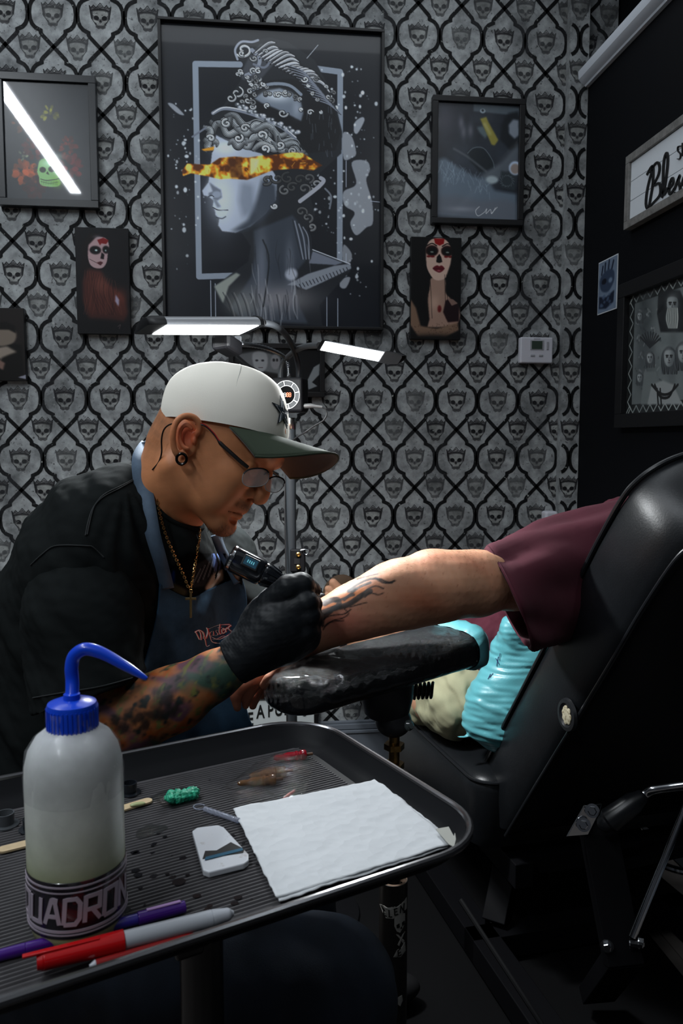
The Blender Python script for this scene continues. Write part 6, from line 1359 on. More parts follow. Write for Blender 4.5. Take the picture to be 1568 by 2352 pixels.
# tattoo: dark flame curls drawn on the forearm
def segd(P):
    P=np.array(crom(P,6))[:,:2]; D=np.full(len(px_),1e9)
    for i in range(len(P)-1):
        a,b=P[i],P[i+1]; ba=b-a; t=np.clip(((px_-a[0])*ba[0]+(py_-a[1])*ba[1])/max(ba@ba,1e-9),0,1); D=np.minimum(D,np.hypot(px_-a[0]-ba[0]*t,py_-a[1]-ba[1]*t))
    return D
def ink(P,w,c=(.085,.08,.085),a=.92,soft=2.0):
    global ac; near=((Cv_-CAM)@W_)<1.3; ac=m2(ac,np.clip((w/2-segd(P))/soft+.5,0,1)*a*near,c)
ink([(735,1400),(770,1395),(800,1378),(830,1360),(860,1345)],26,(.55,.34,.22),.75,10)
ink([(733,1395),(765,1383),(800,1370),(830,1352)],22,(.72,.42,.22),.8,8)
for P,w in [([(738,1408),(765,1398),(800,1388),(830,1368),(850,1358)],13),([(745,1386),(760,1379),(775,1378),(778,1390),(765,1398)],13),([(770,1382),(795,1372),(810,1360),(822,1350),(850,1338)],6),([(790,1378),(800,1370),(812,1366)],7),([(800,1356),(825,1340),(850,1330),(872,1330),(892,1338),(906,1334)],5),([(862,1328),(880,1338),(900,1338)],5),([(800,1358),(818,1352)],8),([(828,1372),(840,1356),(862,1346),(880,1352)],3.5),([(838,1372),(850,1362),(868,1366),(880,1362)],3),([(742,1422),(760,1414),(790,1410),(805,1400)],3.5),([(745,1440),(765,1425),(785,1420),(800,1410),(790,1398)],3),([(740,1436),(742,1420),(760,1404)],10),([(742,1446),(755,1430),(790,1425)],3),([(802,1395),(825,1388),(842,1384)],3),([(820,1330),(850,1322),(868,1318)],3)]: ink(P,w)
L1=SDF(); P,r=C3([(1010,1600,1.80,70),(935,1548,2.02,58),(880,1500,2.14,46),(840,1465,2.22,42),(806,1432,2.30,30)]); L1.chain(P,r,.02); P,r=C3([(806,1432,2.30,28),(800,1405,2.33,27),(790,1375,2.345,24)]); L1.chain(P,r,.01)
for a_ in [((792,1372,13),(774,1350,11.5),(765,1338,10)),((786,1378,11),(764,1360,8.5),(752,1352,7.5)),((784,1386,10),(762,1371,8),(751,1365,7)),((782,1393,10),(762,1382,7.5),(753,1378,6.5)),((782,1400,9),(766,1393,7),(758,1390,6))]: P,r=C3([(x,y,2.335-.004*i,q) for i,(x,y,q) in enumerate(a_)]); L1.chain(P,r,.003)
Lv,Lf=L1.mesh(.0035,2)
L2=SDF(); P,r=C3([(1120,1590,1.95,70),(1010,1520,2.15,58),(930,1470,2.28,44),(880,1430,2.36,34)]); L2.chain(P,r,.02); E3(L2,872,1400,2.37,20,34,.03,0,.02); L2v,L2f=L2.mesh(.006,1)
TT=SDF(); E3(TT,1200,1480,1.80,110,120,.10); P,r=C3([(1250,1420,1.74,80),(1420,1250,1.58,80)]); TT.chain(P,r,.04); TTv,TTf=TT.mesh(.008,1)
V,Fc=joinmesh([(Cv_,Cf),(Lv,Lf),(L2v,L2f),(TTv,TTf)]); cs=lin(np.array([.80,.60,.48])); cc=np.vstack([ac]+[np.tile(cs,(len(q),1)) for q in (Lv,L2v,TTv)]); meshobj('body',V,Fc,skin2,cl_,cc)
cb2=bvh(Cv_,Cf)
# fine arm hair on the upper edge
M=MB(); r=np.random.default_rng(6); nn=normals(Cv_,Cf); cand=np.where((px_>770)&(px_<1100)&(nn@U_>.72))[0]
for i in r.choice(cand,420): b=Cv_[i]; out=nrm(nn[i]*.5-R_*.9+r.normal(size=3)*.2); sd=nrm(np.cross(out,W_))*.00006; M.add([b-sd,b+sd,b+out*r.uniform(.004,.009)],[(0,1,2)])
M.build('arm_hair',mat('hair_dark',(.03,.022,.018),rough=.6),cl_,smooth=0)
maroon=mat('maroon_cotton',(.080,.010,.022),rough=.9,sheen=.03,bump=(800,.4,.0006))
def ring(t,b,d,rz,n=56,dd=0):
    T_=np.array(U(t[0],t[1],d-dd));B_=np.array(U(b[0],b[1],d+dd)); c=(T_+B_)/2; a=(T_-B_)/2; return [c+a*math.cos(q)*1.0-W_*rz*math.sin(q) for q in np.linspace(0,2*math.pi,n+1)[:-1]]
rg=[((1114,1262),(1211,1486),1.250,.080),((1122,1258),(1216,1487),1.252,.082),((1160,1242),(1235,1490),1.275,.08),((1220,1213),(1262,1482),1.315,.085),((1290,1188),(1300,1470),1.36,.09),((1360,1166),(1370,1430),1.39,.092),((1430,1146),(1450,1400),1.42,.09),((1510,1120),(1530,1350),1.45,.08)]
tt=np.array([[*a,*b,d,z] for a,b,d,z in rg]); tt=crom(list(tt),6); R=[ring(q[:2],q[2:4],q[4],q[5]) for q in tt]
RV=np.array(R); sh=RV.shape; flat=RV.reshape(-1,3); al=np.repeat(np.arange(sh[0])/sh[0],sh[1]); an_=np.tile(np.arange(sh[1])/sh[1]*2*math.pi,sh[0])
cen=np.repeat(RV.mean(1),sh[1],0); out=flat-cen; out/=np.linalg.norm(out,axis=1)[:,None]
flat=flat+out*((.0045*np.sin(an_*5+al*5)+.003*np.sin(an_*9-al*8+1)+.002*fn3(flat,18,3))*np.clip(al*6,0,1))[:,None]
MB().loft([flat[i*sh[1]:(i+1)*sh[1]] for i in range(sh[0])],cap=(False,False)).build('sleeve',maroon,cl_,smooth=180,solid=.003)
P=[flat[5*sh[1]+k]+out[5*sh[1]+k]*.0016 for k in range(sh[1])]; mb().tube(P+[P[0]],.0009,6,cap=False).build('sleeve_seam',mat('maroon_thread',(.06,.008,.018),rough=.9),cl_)
S=SDF(); E3(S,1165,1490,1.80,160,150,.13,0,.06); E3(S,1260,1420,1.78,140,150,.12,0,.06); P,r=C3([(1250,1400,1.74,110),(1430,1250,1.58,110)]); S.chain(P,r,.05); S.cut(U(1035,1585,1.6),nrm(-R_*.62-U_*.78),.01)
v,f=S.mesh(.005,2,lambda V:.009*fn3(V*np.array([1,.5,1]),9,14)+.004*fn3(V,22,15)); meshobj('t_shirt',v,f,maroon,cl_)
khaki=mat('khaki_cotton',(.36,.35,.22),rough=.85,bump=(500,.4,.0008)); S=SDF(); E3(S,1110,1580,1.80,110,90,.13,0,.05); P,r=C3([(1060,1608,1.72,88),(1000,1590,1.84,78),(950,1562,1.98,68)]); S.chain(P,r,.02); P,r=C3([(1130,1570,1.9,80),(1030,1520,2.1,66)]); S.chain(P,r,.03); S.cut(U(940,1560,1.98),nrm(W_*.8-R_*.5),.006)
v,f=S.mesh(.004,2,lambda V:.006*np.tanh(2*np.sin((V@nrm(R_*.85+U_*.45))*85+2*fn3(V,7,1)))*.8+.002*fn3(V,20,2)); meshobj('shorts',v,f,khaki,cl_)
brown=mat('brown_suede',(.075,.042,.022),rough=.8); S=SDF(); E3(S,782,1366,2.365,42,48,.012,20,.004); P,r=C3([(782,1366,2.365,40),(806,1440,2.33,34)]); v,f=S.mesh(.003,1); meshobj('sandal_sole',v,f,brown,cl_); 
mb().tube(crom([U(800,1340,2.35),U(788,1362,2.31),U(772,1378,2.31),U(775,1400,2.34)],4),.006,8).build('sandal_strap',mat('dark_strap',(.012,.010,.010),rough=.6),cl_)
# ================= CHAIR =================
A8=math.radians(8); CF=np.array([-math.sin(A8),math.cos(A8),0]); CR=np.array([math.cos(A8),math.sin(A8),0]); UP=np.array([0,0,1.])
J=np.array([.48504738,1.51894143,.55]); TT_=np.array([.54357296,1.10251034,1.13127794]); RV_=nrm(TT_-J-CR*np.dot(TT_-J,CR)); CN=nrm(np.cross(CR,RV_)); 
if CN@CF<0: CN=-CN
def BP(a,b,n_=0): return J+CR*a+RV_*b+CN*n_
def CP(a,f_,z): return np.array([J[0],J[1],0])+CR*a+CF*f_+UP*z
leather=mat('black_leather',(.0065,.0075,.009),rough=.34,spec=.42,bump=(330,.35,.0007),vary=(14,.8,1.3))
ch=thing('tattoo_chair','padded black leather reclining chair seen from behind on a black frame','chair',(J[0]+.25,J[1],0))
Wc=.53; th=.142
outl=[(-.018,-.03),(-.016,.06),(-.012,.2),(-.006,.38),(-.003,.5),(-.002,.6),(.004,.69),(.014,.725),(.035,.752),(.067,.772),(.12,.788),(.2,.796),(Wc/2,.798)]
ol=outl+[(Wc-a,b) for a,b in outl[:-1][::-1]]; ol=[tuple(p) for p in crom([np.array(p) for p in ol],4)]
cenb=np.array([Wc/2,.38])
def oring(shr,n_,extra=0): 
    out=[]
    for a,b in ol:
        da=cenb[0]-a; sg=np.sign(da)*min(1,abs(da)/.1); db=1 if b>.6 else 0; fb_=np.clip((b-.55)/.2,0,1)
        out.append(BP(a+sg*shr,b-fb_*shr+(shr if b<.0 else 0),n_))
    return out
rings=[oring(.030,.012),oring(.012,.008),oring(.003,.001),oring(.0,-.006),oring(-.004,-.02),oring(-.008,-.05),oring(-.008,-.09),oring(-.004,-.122),oring(.004,-.136),oring(.010,-.140)]
M=MB(); M.loft(rings,cap=(True,False)); V=M.v[0]; M.v[0]=V+ (0.0016*fn3(V,9,5))[:,None]*CN; M.build('back_cushion',leather,ch,smooth=60)
M=MB(); rr2=[oring(.008,-.138),oring(.016,-.142),oring(.05,-.146),oring(.10,-.147)]; M.loft(rr2,cap=(False,True)); M.build('rear_panel',mat('black_vinyl_rear',(.007,.0075,.009),rough=.5,spec=.35,bump=(260,.3,.0006)),ch,smooth=60)
mb().tube([BP(a,b,.004) for a,b in ol],.0046,10).build('piping',mat('piping',(.010,.011,.013),rough=.3),ch)
mb().tube([p for p in oring(-.001,-.139)],.0036,10).build('piping',MATS['piping'],ch)
mb().tube([BP(-.0095,b,-.045-.15*max(0,.17-b)) for b in np.linspace(-.02,.10,12)],.0007,6).build('seam',mat('leather_seam',(.03,.032,.034),rough=.6),ch)
bc=onplane(1306,1642,BP(-.012,0,0),CR); nrmB=-CR
mb().lathe([(.0001,-.002),(.0255,-.002),(.0280,.001),(.026,.0060),(.020,.0066),(.0165,.0038),(.0001,.0036)],bc,nrmB,40).build('button',blk,ch)
sc=SDF(); r=np.random.default_rng(9); a1_,a2_=frame_from(nrmB)
for k in range(26): a=r.uniform(0,6.28);q=.0125*math.sqrt(r.uniform(0,1)); sc.ell(bc+a1_*q*math.cos(a)*.85+a2_*q*math.sin(a)+nrmB*.0045,(.0050,.0050,.0013),np.array([a1_,a2_,nrmB]),.001)
v,f=sc.mesh(.0007,1); ex_=meshobj('button_core',v,f,mat('worn_cream',(.52,.47,.33),rough=.8,mott=[(260,.5,.6,(.25,.2,.12))]),ch); ex_['label']='worn cream core of the button where the black has come off'
# seat and leg rest cushions
def cushion(name,a0_,a1_,f0,f1,z1,h_,r_=.03,drop=0,skew=0):
    R=[]
    for (ins,z) in [(r_*1.0,z1-h_),(r_*.25,z1-h_+.008),(0,z1-h_+.03),(0,z1-.028),(r_*.12,z1-.012),(r_*.5,z1-.002),(r_*1.3,z1+.004),(r_*3,z1+.010)]:
        ring_=[]; ra=max(.05-ins,.006)
        for (ca_,cf_,s0) in [(a0_+ins+ra,f0+ins+ra,180),(a1_-ins-ra,f0+ins+ra,270),(a1_-ins-ra,f1-ins-ra,0),(a0_+ins+ra,f1-ins-ra,90)]:
            for k in range(8):
                t_=math.radians(s0+90*k/7); aa=ca_+ra*math.cos(t_);ff=cf_+ra*math.sin(t_); ring_.append(CP(aa-skew*(ff-f0),ff,z-drop*(ff-f0)/(f1-f0)))
        R.append(ring_)
    M=MB(); M.loft(R); o=M.build(name,leather,ch,smooth=50,recalc=True)
    P=R[4]; P=[p+UP*.002 for p in P]; mb().tube(P+[P[0]],.0038,8,cap=False).build('piping',MATS['piping'],ch); return o
cushion('seat_cushion',-.070,.50,-.075,.47,.548,.15,skew=.03)
cushion('leg_rest',-.065,.47,.48,.93,.552,.10,skew=.10)
fm=mat('frame_steel',(.004,.004,.005),rough=.55,metal=0,spec=.12)
def bar(p0,p1,w,h_,name='frame_bar',m=fm,par=None,up=(0,0,1)):
    p0,p1=np.array(p0),np.array(p1); t_=nrm(p1-p0); s_=nrm(np.cross(t_,up)); u_=np.cross(s_,t_); return mb().box((p0+p1)/2,(np.linalg.norm(p1-p0),w,h_),ax=(t_,s_,u_)).build(name,m,par or ch,smooth=0,bevel=.002)
bar(CP(.02,-.1,.36),CP(.02,.42,.36),.04,.05); bar(CP(.42,-.1,.36),CP(.42,.42,.36),.04,.05); bar(CP(.0,-.05,.36),CP(.44,-.05,.36),.04,.04); bar(CP(.22,.9,.43),CP(.22,.36,.38),.05,.04)
bar(CP(.10,.10,.345),CP(.02,.02,FZ+.07),.05,.05,'frame_leg'); bar(CP(.36,.10,.345),CP(.40,.02,FZ+.07),.05,.05,'frame_leg')
bar(CP(-.02,-.30,FZ+.045),CP(-.02,.62,FZ+.045),.06,.05,'base_bar'); bar(CP(.44,-.30,FZ+.045),CP(.44,.62,FZ+.045),.06,.05,'base_bar'); bar(CP(-.05,.55,FZ+.045),CP(.47,.55,FZ+.045),.05,.05,'base_bar'); bar(CP(-.05,.0,FZ+.045),CP(.47,.0,FZ+.045),.05,.05,'base_bar')
for a_,f_ in [(-.02,-.26),(-.02,.58),(.44,-.26),(.44,.58)]: mb().lathe([(.022,0),(.024,.003),(.018,.008),(.008,.009),(.008,.012)],CP(a_,f_,FZ+.0105),n=20).build('foot',MATS['caster_black'],ch)
# rear post, bracket, bolts, handle
pl=BP(.0,.13,-.165)
def onpl(x,y,d): return U(x,y,d)
bar(U(1368,1880,1.37),U(1432,2215,1.30),.060,.03,'rear_post',up=W_)
bar(U(1432,2200,1.30),CP(.12,-.2,FZ+.05),.06,.03,'rear_post',up=W_)
bar(U(1385,1985,1.40),U(1600,1938,1.46),.03,.022,'cross_bar',up=UP); 
M=MB(); M.prism([U(x,y,1.345) for x,y in [(1301,1922),(1341,1850),(1382,1846),(1378,1862),(1350,1918)]],W_*.004); lab(M.build('bracket_plate',chrome,ch,smooth=0,recalc=True,bevel=.001),'bright steel bracket plate')
def bolt(x,y,d,r_,ax,n=6,L=.008,name='bolt'):
    c=U(x,y,d); M=MB(); M.lathe([(r_*1.55,0),(r_*1.55,.0016),(.0001,.0018)],c,ax,20); M.lathe([(r_,.0015),(r_,L),(r_*.8,L+.001),(.0001,L+.001)],c,ax,6); return M.build(name,chrome,ch,smooth=20)
for x,y in [(1360,1862),(1340,1894)]: bolt(x,y,1.34,.0075,nrm(-W_-R_*.35+U_*.2))
bolt(1393,2172,1.285,.007,nrm(-W_-R_*.3)); bolt(1444,2166,1.28,.0055,nrm(R_-W_*.3),L=.02); bolt(1466,2163,1.28,.007,nrm(R_-W_*.5))
mb().tube([U(1392,1890,1.31),U(1400,1884,1.31),U(1455,1843,1.30),U(1470,1832,1.30)],[.015,.020,.017,.012],20,round_=True).build('lever_grip',mat('grip_black',(.012,.013,.015),rough=.3),ch)
mb().tube(crom([U(1466,1834,1.30),U(1482,1821,1.30),U(1500,1812,1.295),U(1540,1806,1.29),U(1620,1797,1.27)],5),.0085,14).build('lever',chrome,ch)
mb().tube([U(1590,1812,1.30),U(1452,2152,1.28)],.0065,12).build('gas_rod',chrome,ch)
mb().tube([U(1056,2066,1.30),U(1300,2440,1.18)],.004,8).build('cable',mat('cable_black',(.014,.014,.015),rough=.45),ch)
# chrome foot ring low behind the lever
c=onz(1560,1960,FZ+.14)+np.array([.01,0,0]); c[0]=min(c[0],.985)
lab(mb().tube([c+.085*np.array([math.cos(a),math.sin(a),0]) for a in np.linspace(0,2*math.pi,41)],.008,10,cap=False).build('foot_ring',chrome,ch),'chrome ring low under the seat')
mb().tube([c-np.array([.085,0,.0]),c+np.array([.085,0,0])],.006,8).build('foot_ring_bar',chrome,ch)
# ================= PILLOW =================
S=SDF(); E3(S,1212,1525,1.60,95,120,.06,12,.03); E3(S,1178,1620,1.60,110,100,.07,10,.03); E3(S,1160,1675,1.60,105,55,.06,14,.02); E3(S,1180,1448,1.57,36,44,.03,14,.02); E3(S,1062,1692,1.585,16,6,.008,0,.004)
aqua=mat('aqua_plastic',(.12,.42,.47),rough=.36,spec=.5,coat=.25,bump=(60,.35,.002)); 
def wr(V):
    q=V@nrm(U_*.96+R_*.30); x=((V-CAM)@R_)/((V-CAM)@W_)*F+784; a=fn3(V*np.array([.5,.5,1.]),9,31); return .0022*np.abs(np.sin(q*150+3.5*a))*(.4+fn3(V,8,3)**2*2)-.002+.0030*fn3(V*np.array([.4,.4,2.2]),13,32)
v,f=S.mesh(.0028,1,wr); tag(meshobj('wrapped_pillow',v,f,aqua),'aqua plastic wrapped pillow wedged between the chair back and the client','pillow')
mk=bvh(v,f); M=MB()
for pts in [[(1144,1508),(1140,1530)],[(1138,1512),(1146,1526)],[(1148,1500),(1146,1516)],[(1126,1548),(1120,1560)],[(1132,1546),(1124,1556)]]:
    Q=[hit(mk,x,y,.002,1.55) for x,y in pts]; M.tube(Q,.0006,5)
M.build('pen_mark',mat('ink_blue',(.02,.02,.12),rough=.6),bpy.data.objects['wrapped_pillow'],smooth=0)
# ================= ARM REST =================
rest=thing('arm_rest','adjustable arm rest, black pad wrapped in shiny clear film, under the tattooed forearm','arm rest',(*U(905,1700,1.25)[:2],0))
pa=U(622,1592,1.10); pb=U(1085,1466,1.335); pa[2]=pa[2]; ax_=nrm(pb-pa); sd_=nrm(np.cross(ax_,UP)); up2=nrm(np.cross(sd_,ax_)); Lp=np.linalg.norm(pb-pa)
if up2[2]<0: up2=-up2
padm=mat('pad_film',(.008,.009,.011),rough=.16,spec=.45,coat=.5,bump=(130,.8,.005)); NR=60
def padring(s,gr=0,n=48):
    e=min(s,1-s)*Lp; w_=.066*min(1,math.sqrt(max(0,1-(1-min(e/.055,1))**2)))+gr; h_=.030*(.45+.55*min(1,math.sqrt(max(0,1-(1-min(e/.03,1))**2))))+gr
    c=pa+ax_*s*Lp-up2*.002; return [c+sd_*w_*np.sign(math.cos(t))*abs(math.cos(t))**.6+up2*h_*np.sign(math.sin(t))*abs(math.sin(t))**.75 for t in np.linspace(0,2*math.pi,n+1)[:-1]]
M=MB(); M.loft([padring(.003+.994*i/NR) for i in range(NR+1)]); V=M.v[0]; q=fn3(V,28,41); M.v[0]=V+ (0.0020*q+.0011*np.abs(fn3(V,75,42)))[:,None]*nrm(up2*.4-W_)*1.0; M.build('pad',padm,rest,smooth=180)
# crumpled film gathers
cr=mat('crumpled_film',(.8,.82,.85),rough=.10,spec=.9,trans=.9,ior=1.3,alpha=.20,coat=1,bump=(45,1,.006))
def crumple(pts,w,seed,amp=.004,n=34,par=None):
    """gathered strip of film standing off the pad"""
    P=np.array(crom([np.array(p,float) for p in pts],26)); m_=len(P); V=[]
    for i,p in enumerate(P):
        wk=w*(math.sin(math.pi*(i+.5)/m_)**.6)*(.75+.35*math.sin(i*.9+seed)+.2*math.sin(i*2.3))
        for k in range(n): s=k/(n-1)-.5; V.append(U(p[0]+0*s,p[1]+s*wk,p[2]))
    V=np.array(V); r1=fn3(V,70,seed);r2=np.abs(fn3(V,210,seed+1))-.4; V=V-W_*(amp*(.7*r1+.5*r2))[:,None]+U_*(amp*.5*r2)[:,None]
    i=np.arange(m_*n).reshape(m_,n); Fq=np.stack([i[:-1,:-1],i[1:,:-1],i[1:,1:],i[:-1,1:]],-1).reshape(-1,4); return meshobj('film_gather',V,Fq,cr,par or rest,solid=.0004)
crumple([(606,1592,1.068),(640,1592,1.060),(690,1575,1.055)],48,1,.005); crumple([(640,1610,1.06),(740,1588,1.07),(840,1560,1.10),(960,1532,1.14)],24,4,.005); crumple([(880,1500,1.135),(940,1490,1.155),(1000,1500,1.18),(1035,1490,1.2)],40,7,.006); crumple([(612,1570,1.062),(660,1535,1.075),(720,1512,1.09)],16,9,.004)
M=MB(); aq=[padring(s,g) for s,g in [(.865,.001),(.88,.005),(.92,.007),(.96,.006),(.985,.005),(1.0,.001),(1.006,-.004)]]; M.loft(aq,cap=(False,True)); V=M.v[0]; M.v[0]=V+(0.003*fn3(V*np.array([1,1,.5]),40,51))[:,None]*nrm(up2-W_); lab(M.build('end_wrap',aqua,rest,smooth=180),'aqua plastic wrap over the far end of the pad')
grey_m=mat('bracket_grey',(.035,.037,.042),rough=.42,spec=.5,bump=(200,.15,.0006))
dB=1.235; cB=U(888,1560,dB); ky=dB/F
mb().lathe([(62*ky,.012),(63*ky,-.004),(60*ky,-.030),(52*ky,-.052),(44*ky,-.058),(.0001,-.060)],cB,n=44).build('swivel_cup',grey_m,rest)
mb().lathe([(60*ky,.004),(62*ky,.012),(62*ky,.016)],cB,n=44).build('cup_rim',grey_m,rest)
c2=U(903,1655,dB); mb().ell(c2,(42*ky,42*ky,38*ky),n=36,m=20).build('swivel_ball',grey_m,rest)
M=MB(); M.ell(U(938,1666,dB-.02),.0085,n=8,m=6); M.tube([U(925,1662,dB-.01),U(945,1668,dB-.03)],.004,8); M.build('knob',mat('knob_clear',(.25,.3,.3),rough=.12,trans=.5),rest,smooth=30)
brass=mat('brass',(.32,.20,.07),rough=.32,metal=1,vary=(60,.5,1.2)); bx_=U(905,1700,dB)
mb().lathe([(.0085,.03),(.0085,-.10)],bx_,n=24).build('threaded_rod',brass,rest)
for z in (-.014,-.045): mb().lathe([(.0001,0),(.016,0),(.016,.009),(.0001,.009)],bx_+[0,0,z],n=6).build('nut',brass,rest,smooth=20)
tz=onplane(905,2035,bx_,W_)[2]
pp_=np.array([bx_[0],bx_[1],FZ])
mb().lathe([(.0115,.02),(.0115,tz-FZ+.06),(.016,tz-FZ+.062),(.016,bx_[2]-FZ-.06),(.0001,bx_[2]-FZ-.06)],pp_,n=24).build('inner_post',steel_dark,rest)
tubem=mat('post_sleeve',(.018,.016,.015),rough=.4,coat=.2); M=MB(); rT=.0225; tl=tz-FZ; M.lathe([(rT,.02),(rT,tl),(rT-.003,tl+.001),(rT-.0035,tl-.02)],pp_,n=48,cap=False); M.build('post_sleeve',tubem,rest)
mb().lathe([(rT-.0005,tl+.0005),(rT-.0035,tl+.0012),(rT-.004,tl-.012)],pp_,n=48,cap=False).build('sleeve_edge',mat('card_brown',(.20,.13,.09),rough=.8),rest)
for k in range(3):
    a=2*math.pi*k/3+.5; dv=np.array([math.cos(a),math.sin(a),0]); mb().tube([pp_+[0,0,.06],pp_+dv*.22+[0,0,.03]],[.014,.011],10,round_=True).build('leg',steel_dark,rest); mb().lathe([(.016,0),(.016,.02),(.010,.03)],pp_+dv*.21+[0,0,.0105],n=14).build('foot',MATS['caster_black'],rest)
# stickers on the post sleeve
stw=mat('sticker_cream',(.40,.39,.36),rough=.5); v0=math.atan2(CAM[0]-pp_[0],pp_[1]-CAM[1])
def PS(px,py,off=.0006):
    x=(px-905)/36.; z=onplane(905,py,bx_,W_)[2]; a=math.asin(max(-.97,min(.97,x)))*1.0
    vdir=nrm(np.array([CAM[0]-pp_[0],CAM[1]-pp_[1],0])); rdir=np.array([-vdir[1],vdir[0],0]); 
    if rdir@R_<0: rdir=-rdir
    return np.array([pp_[0],pp_[1],z])+(vdir*math.cos(a)+rdir*math.sin(a))*(rT+off)
def sticker(parts,label,name='sticker'):
    root=None
    for k,(P,m,off) in enumerate(parts):
        M=MB(); 
        if isinstance(P,tuple): # stroke
            pts,w=P; pts=[np.array(q,float) for q in pts]; q=[]
            for i in range(len(pts)-1): q+=[pts[i]+(pts[i+1]-pts[i])*s/4 for s in range(4)]
            q.append(pts[-1]); rb=stroke2(q,w); M.add([PS(*p,off) for pr_ in rb for p in pr_],[(2*i,2*i+1,2*i+3,2*i+2) for i in range(len(q)-1)])
        else:
            n=len(P); c=np.mean(np.array(P,float),0); V=[PS(*c,off)]
            for s in (.33,.66,1): V+=[PS(*(c+(np.array(p)-c)*s),off) for p in P]
            Fq=[(0,1+k2,1+(k2+1)%n) for k2 in range(n)]+[(1+s*n+k2,1+(s+1)*n+k2,1+(s+1)*n+(k2+1)%n,1+s*n+(k2+1)%n) for s in (0,1) for k2 in range(n)]; M.add(V,Fq)
        o=M.build(name if k==0 else 'sticker_print',m,rest if k==0 else root,smooth=0,solid=.0003)
        if k==0: root=o; o['label']=label
sticker([([(872,2090),(880,2086),(905,2084),(925,2078),(938,2070),(938,2098),(925,2106),(905,2112),(888,2114),(880,2104)],stw,.0006)]+[(([(x,y),(x+1,y+17),(x+8,y+16)],2.6),ink_black,.0012) for x,y in [(882,2092),(895,2091)]]+[(([(915,2086),(908,2088),(909,2103),(917,2101)],2.4),ink_black,.0012),(([(909,2095),(915,2094)],2.2),ink_black,.0012),(([(922,2100),(923,2082),(930,2098),(931,2079)],2.2),ink_black,.0012)],'torn cream ribbon sticker with the letters LLEN')
sticker([([(908,2112),(916,2103),(926,2101),(934,2106),(934,2125),(930,2138),(922,2148),(914,2143),(908,2130)],stw,.0006),([(913,2127),(920,2124),(921,2134),(914,2135)],ink_black,.0012),([(926,2124),(932,2122),(932,2131),(927,2133)],ink_black,.0012),([(922,2137),(925,2133),(927,2139)],ink_black,.0012)],'cream skull sticker')
sticker([([(912,2150),(918,2152),(933,2172),(930,2178)],stw,.0006),([(934,2150),(928,2154),(916,2176),(920,2180)],stw,.0008)],'crossed bones below the skull sticker')
sticker([([(906,2206),(914,2190),(934,2176),(936,2200),(924,2208)],stw,.0006),(([(924,2186),(917,2190),(918,2204),(926,2202)],2.4),ink_black,.0012),(([(918,2197),(924,2195)],2.2),ink_black,.0012)],'lower scrap of the ribbon sticker with the letter E')
sticker([([(884,2290),(886,2276),(896,2268),(908,2272),(912,2286),(906,2300),(897,2308),(889,2302)],stw,.0006),([(884,2284),(886,2268),(900,2262),(912,2268),(914,2280),(906,2274),(892,2274)],ink_black,.0012),(([(890,2284),(895,2283)],2.2),ink_black,.0012),(([(901,2283),(907,2284)],2.2),ink_black,.0012),(([(894,2297),(902,2296)],2),ink_black,.0012)],'pale face sticker near the foot of the post')
sticker([([(912,2318),(918,2306),(928,2304),(930,2318),(924,2330)],stw,.0006),([(864,2322),(890,2330),(900,2348),(870,2346)],mat('sticker_grey',(.12,.12,.12),rough=.6),.0006)],'small pale shape sticker at the bottom of the post')
# coil spring
hx=[U(946+9.6*(t_/(2*math.pi)),1588-(t_/(2*math.pi))*.6-17*math.cos(t_),1.30+.012*math.sin(t_)) for t_ in np.linspace(0,2*math.pi*5,90)]
mb().tube(hx,.0026,8).build('tension_spring',mat('spring_brown',(.05,.035,.03),rough=.3,metal=.8),rest)
# ================= LAMP =================
lamp=thing('floor_lamp','black three-headed gooseneck lamp on a tall pole behind the tattooist','lamp',(*U(670,1300,1.72)[:2],0))
pw=mat('pole_black',(.030,.034,.038),rough=.32,spec=.5); hous=mat('lamp_grey',(.30,.31,.33),rough=.35,metal=.6); led=mat('led_panel',(1,1,1),emit=(.97,1,1),es=14); lcap=mat('lamp_black',(.005,.005,.006),rough=.45,spec=.15)
DL=1.72; pt,pb_=U(664,960,DL),U(670,1300,DL); pt[0]=pb_[0]=(pt[0]+pb_[0])/2; pt[1]=pb_[1]=(pt[1]+pb_[1])/2
base=np.array([pt[0],pt[1],FZ])
mb().tube([base+[0,0,.02],np.array([*pt[:2],pt[2]-.02])],pr(12.5,DL),24).build('pole',pw,lamp)
mb().lathe([(.0118,-.025),(.0125,-.024),(.0125,-.002),(.0118,0)],[*pt[:2],pt[2]],n=24).build('collar',mat('nickel',(.5,.5,.48),rough=.25,metal=1),lamp)
mb().lathe([(.0001,0),(.15,0),(.155,.006),(.15,.016),(.03,.024),(.0001,.026)],base+[0,0,.0005],n=40).build('base',lcap,lamp)
def neck(L,r_,m,name='gooseneck'):
    P=crom([U(*p) for p in L],8); M=MB(); M.tube(P,r_,12)
    o=M.build(name,m,lamp)
    for k in range(0): pass
    return o
gn=mat('gooseneck_dark',(.02,.022,.025),rough=.35); T=gn.node_tree
neck([(686,866,1.70),(685,840,1.69),(676,806,1.66),(655,768,1.60),(630,748,1.52),(604,741,1.44)],.0062,gn)
neck([(644,868,1.72),(646,845,1.72),(655,826,1.71),(680,804,1.66),(705,795,1.60),(733,793,1.54)],.0060,mat('gooseneck_grey',(.06,.065,.07),rough=.35))
M=MB(); P=crom([U(*p) for p in [(663,866,1.71),(661,840,1.71),(650,818,1.70),(612,800,1.66),(572,792,1.60),(552,790,1.57)]],12)
rr_=[.0042+.0007*(i%2) for i in range(len(P))]; M.tube(P,rr_,10); M.build('gooseneck',mat('gooseneck_metal',(.25,.26,.27),rough=.3,metal=1),lamp)
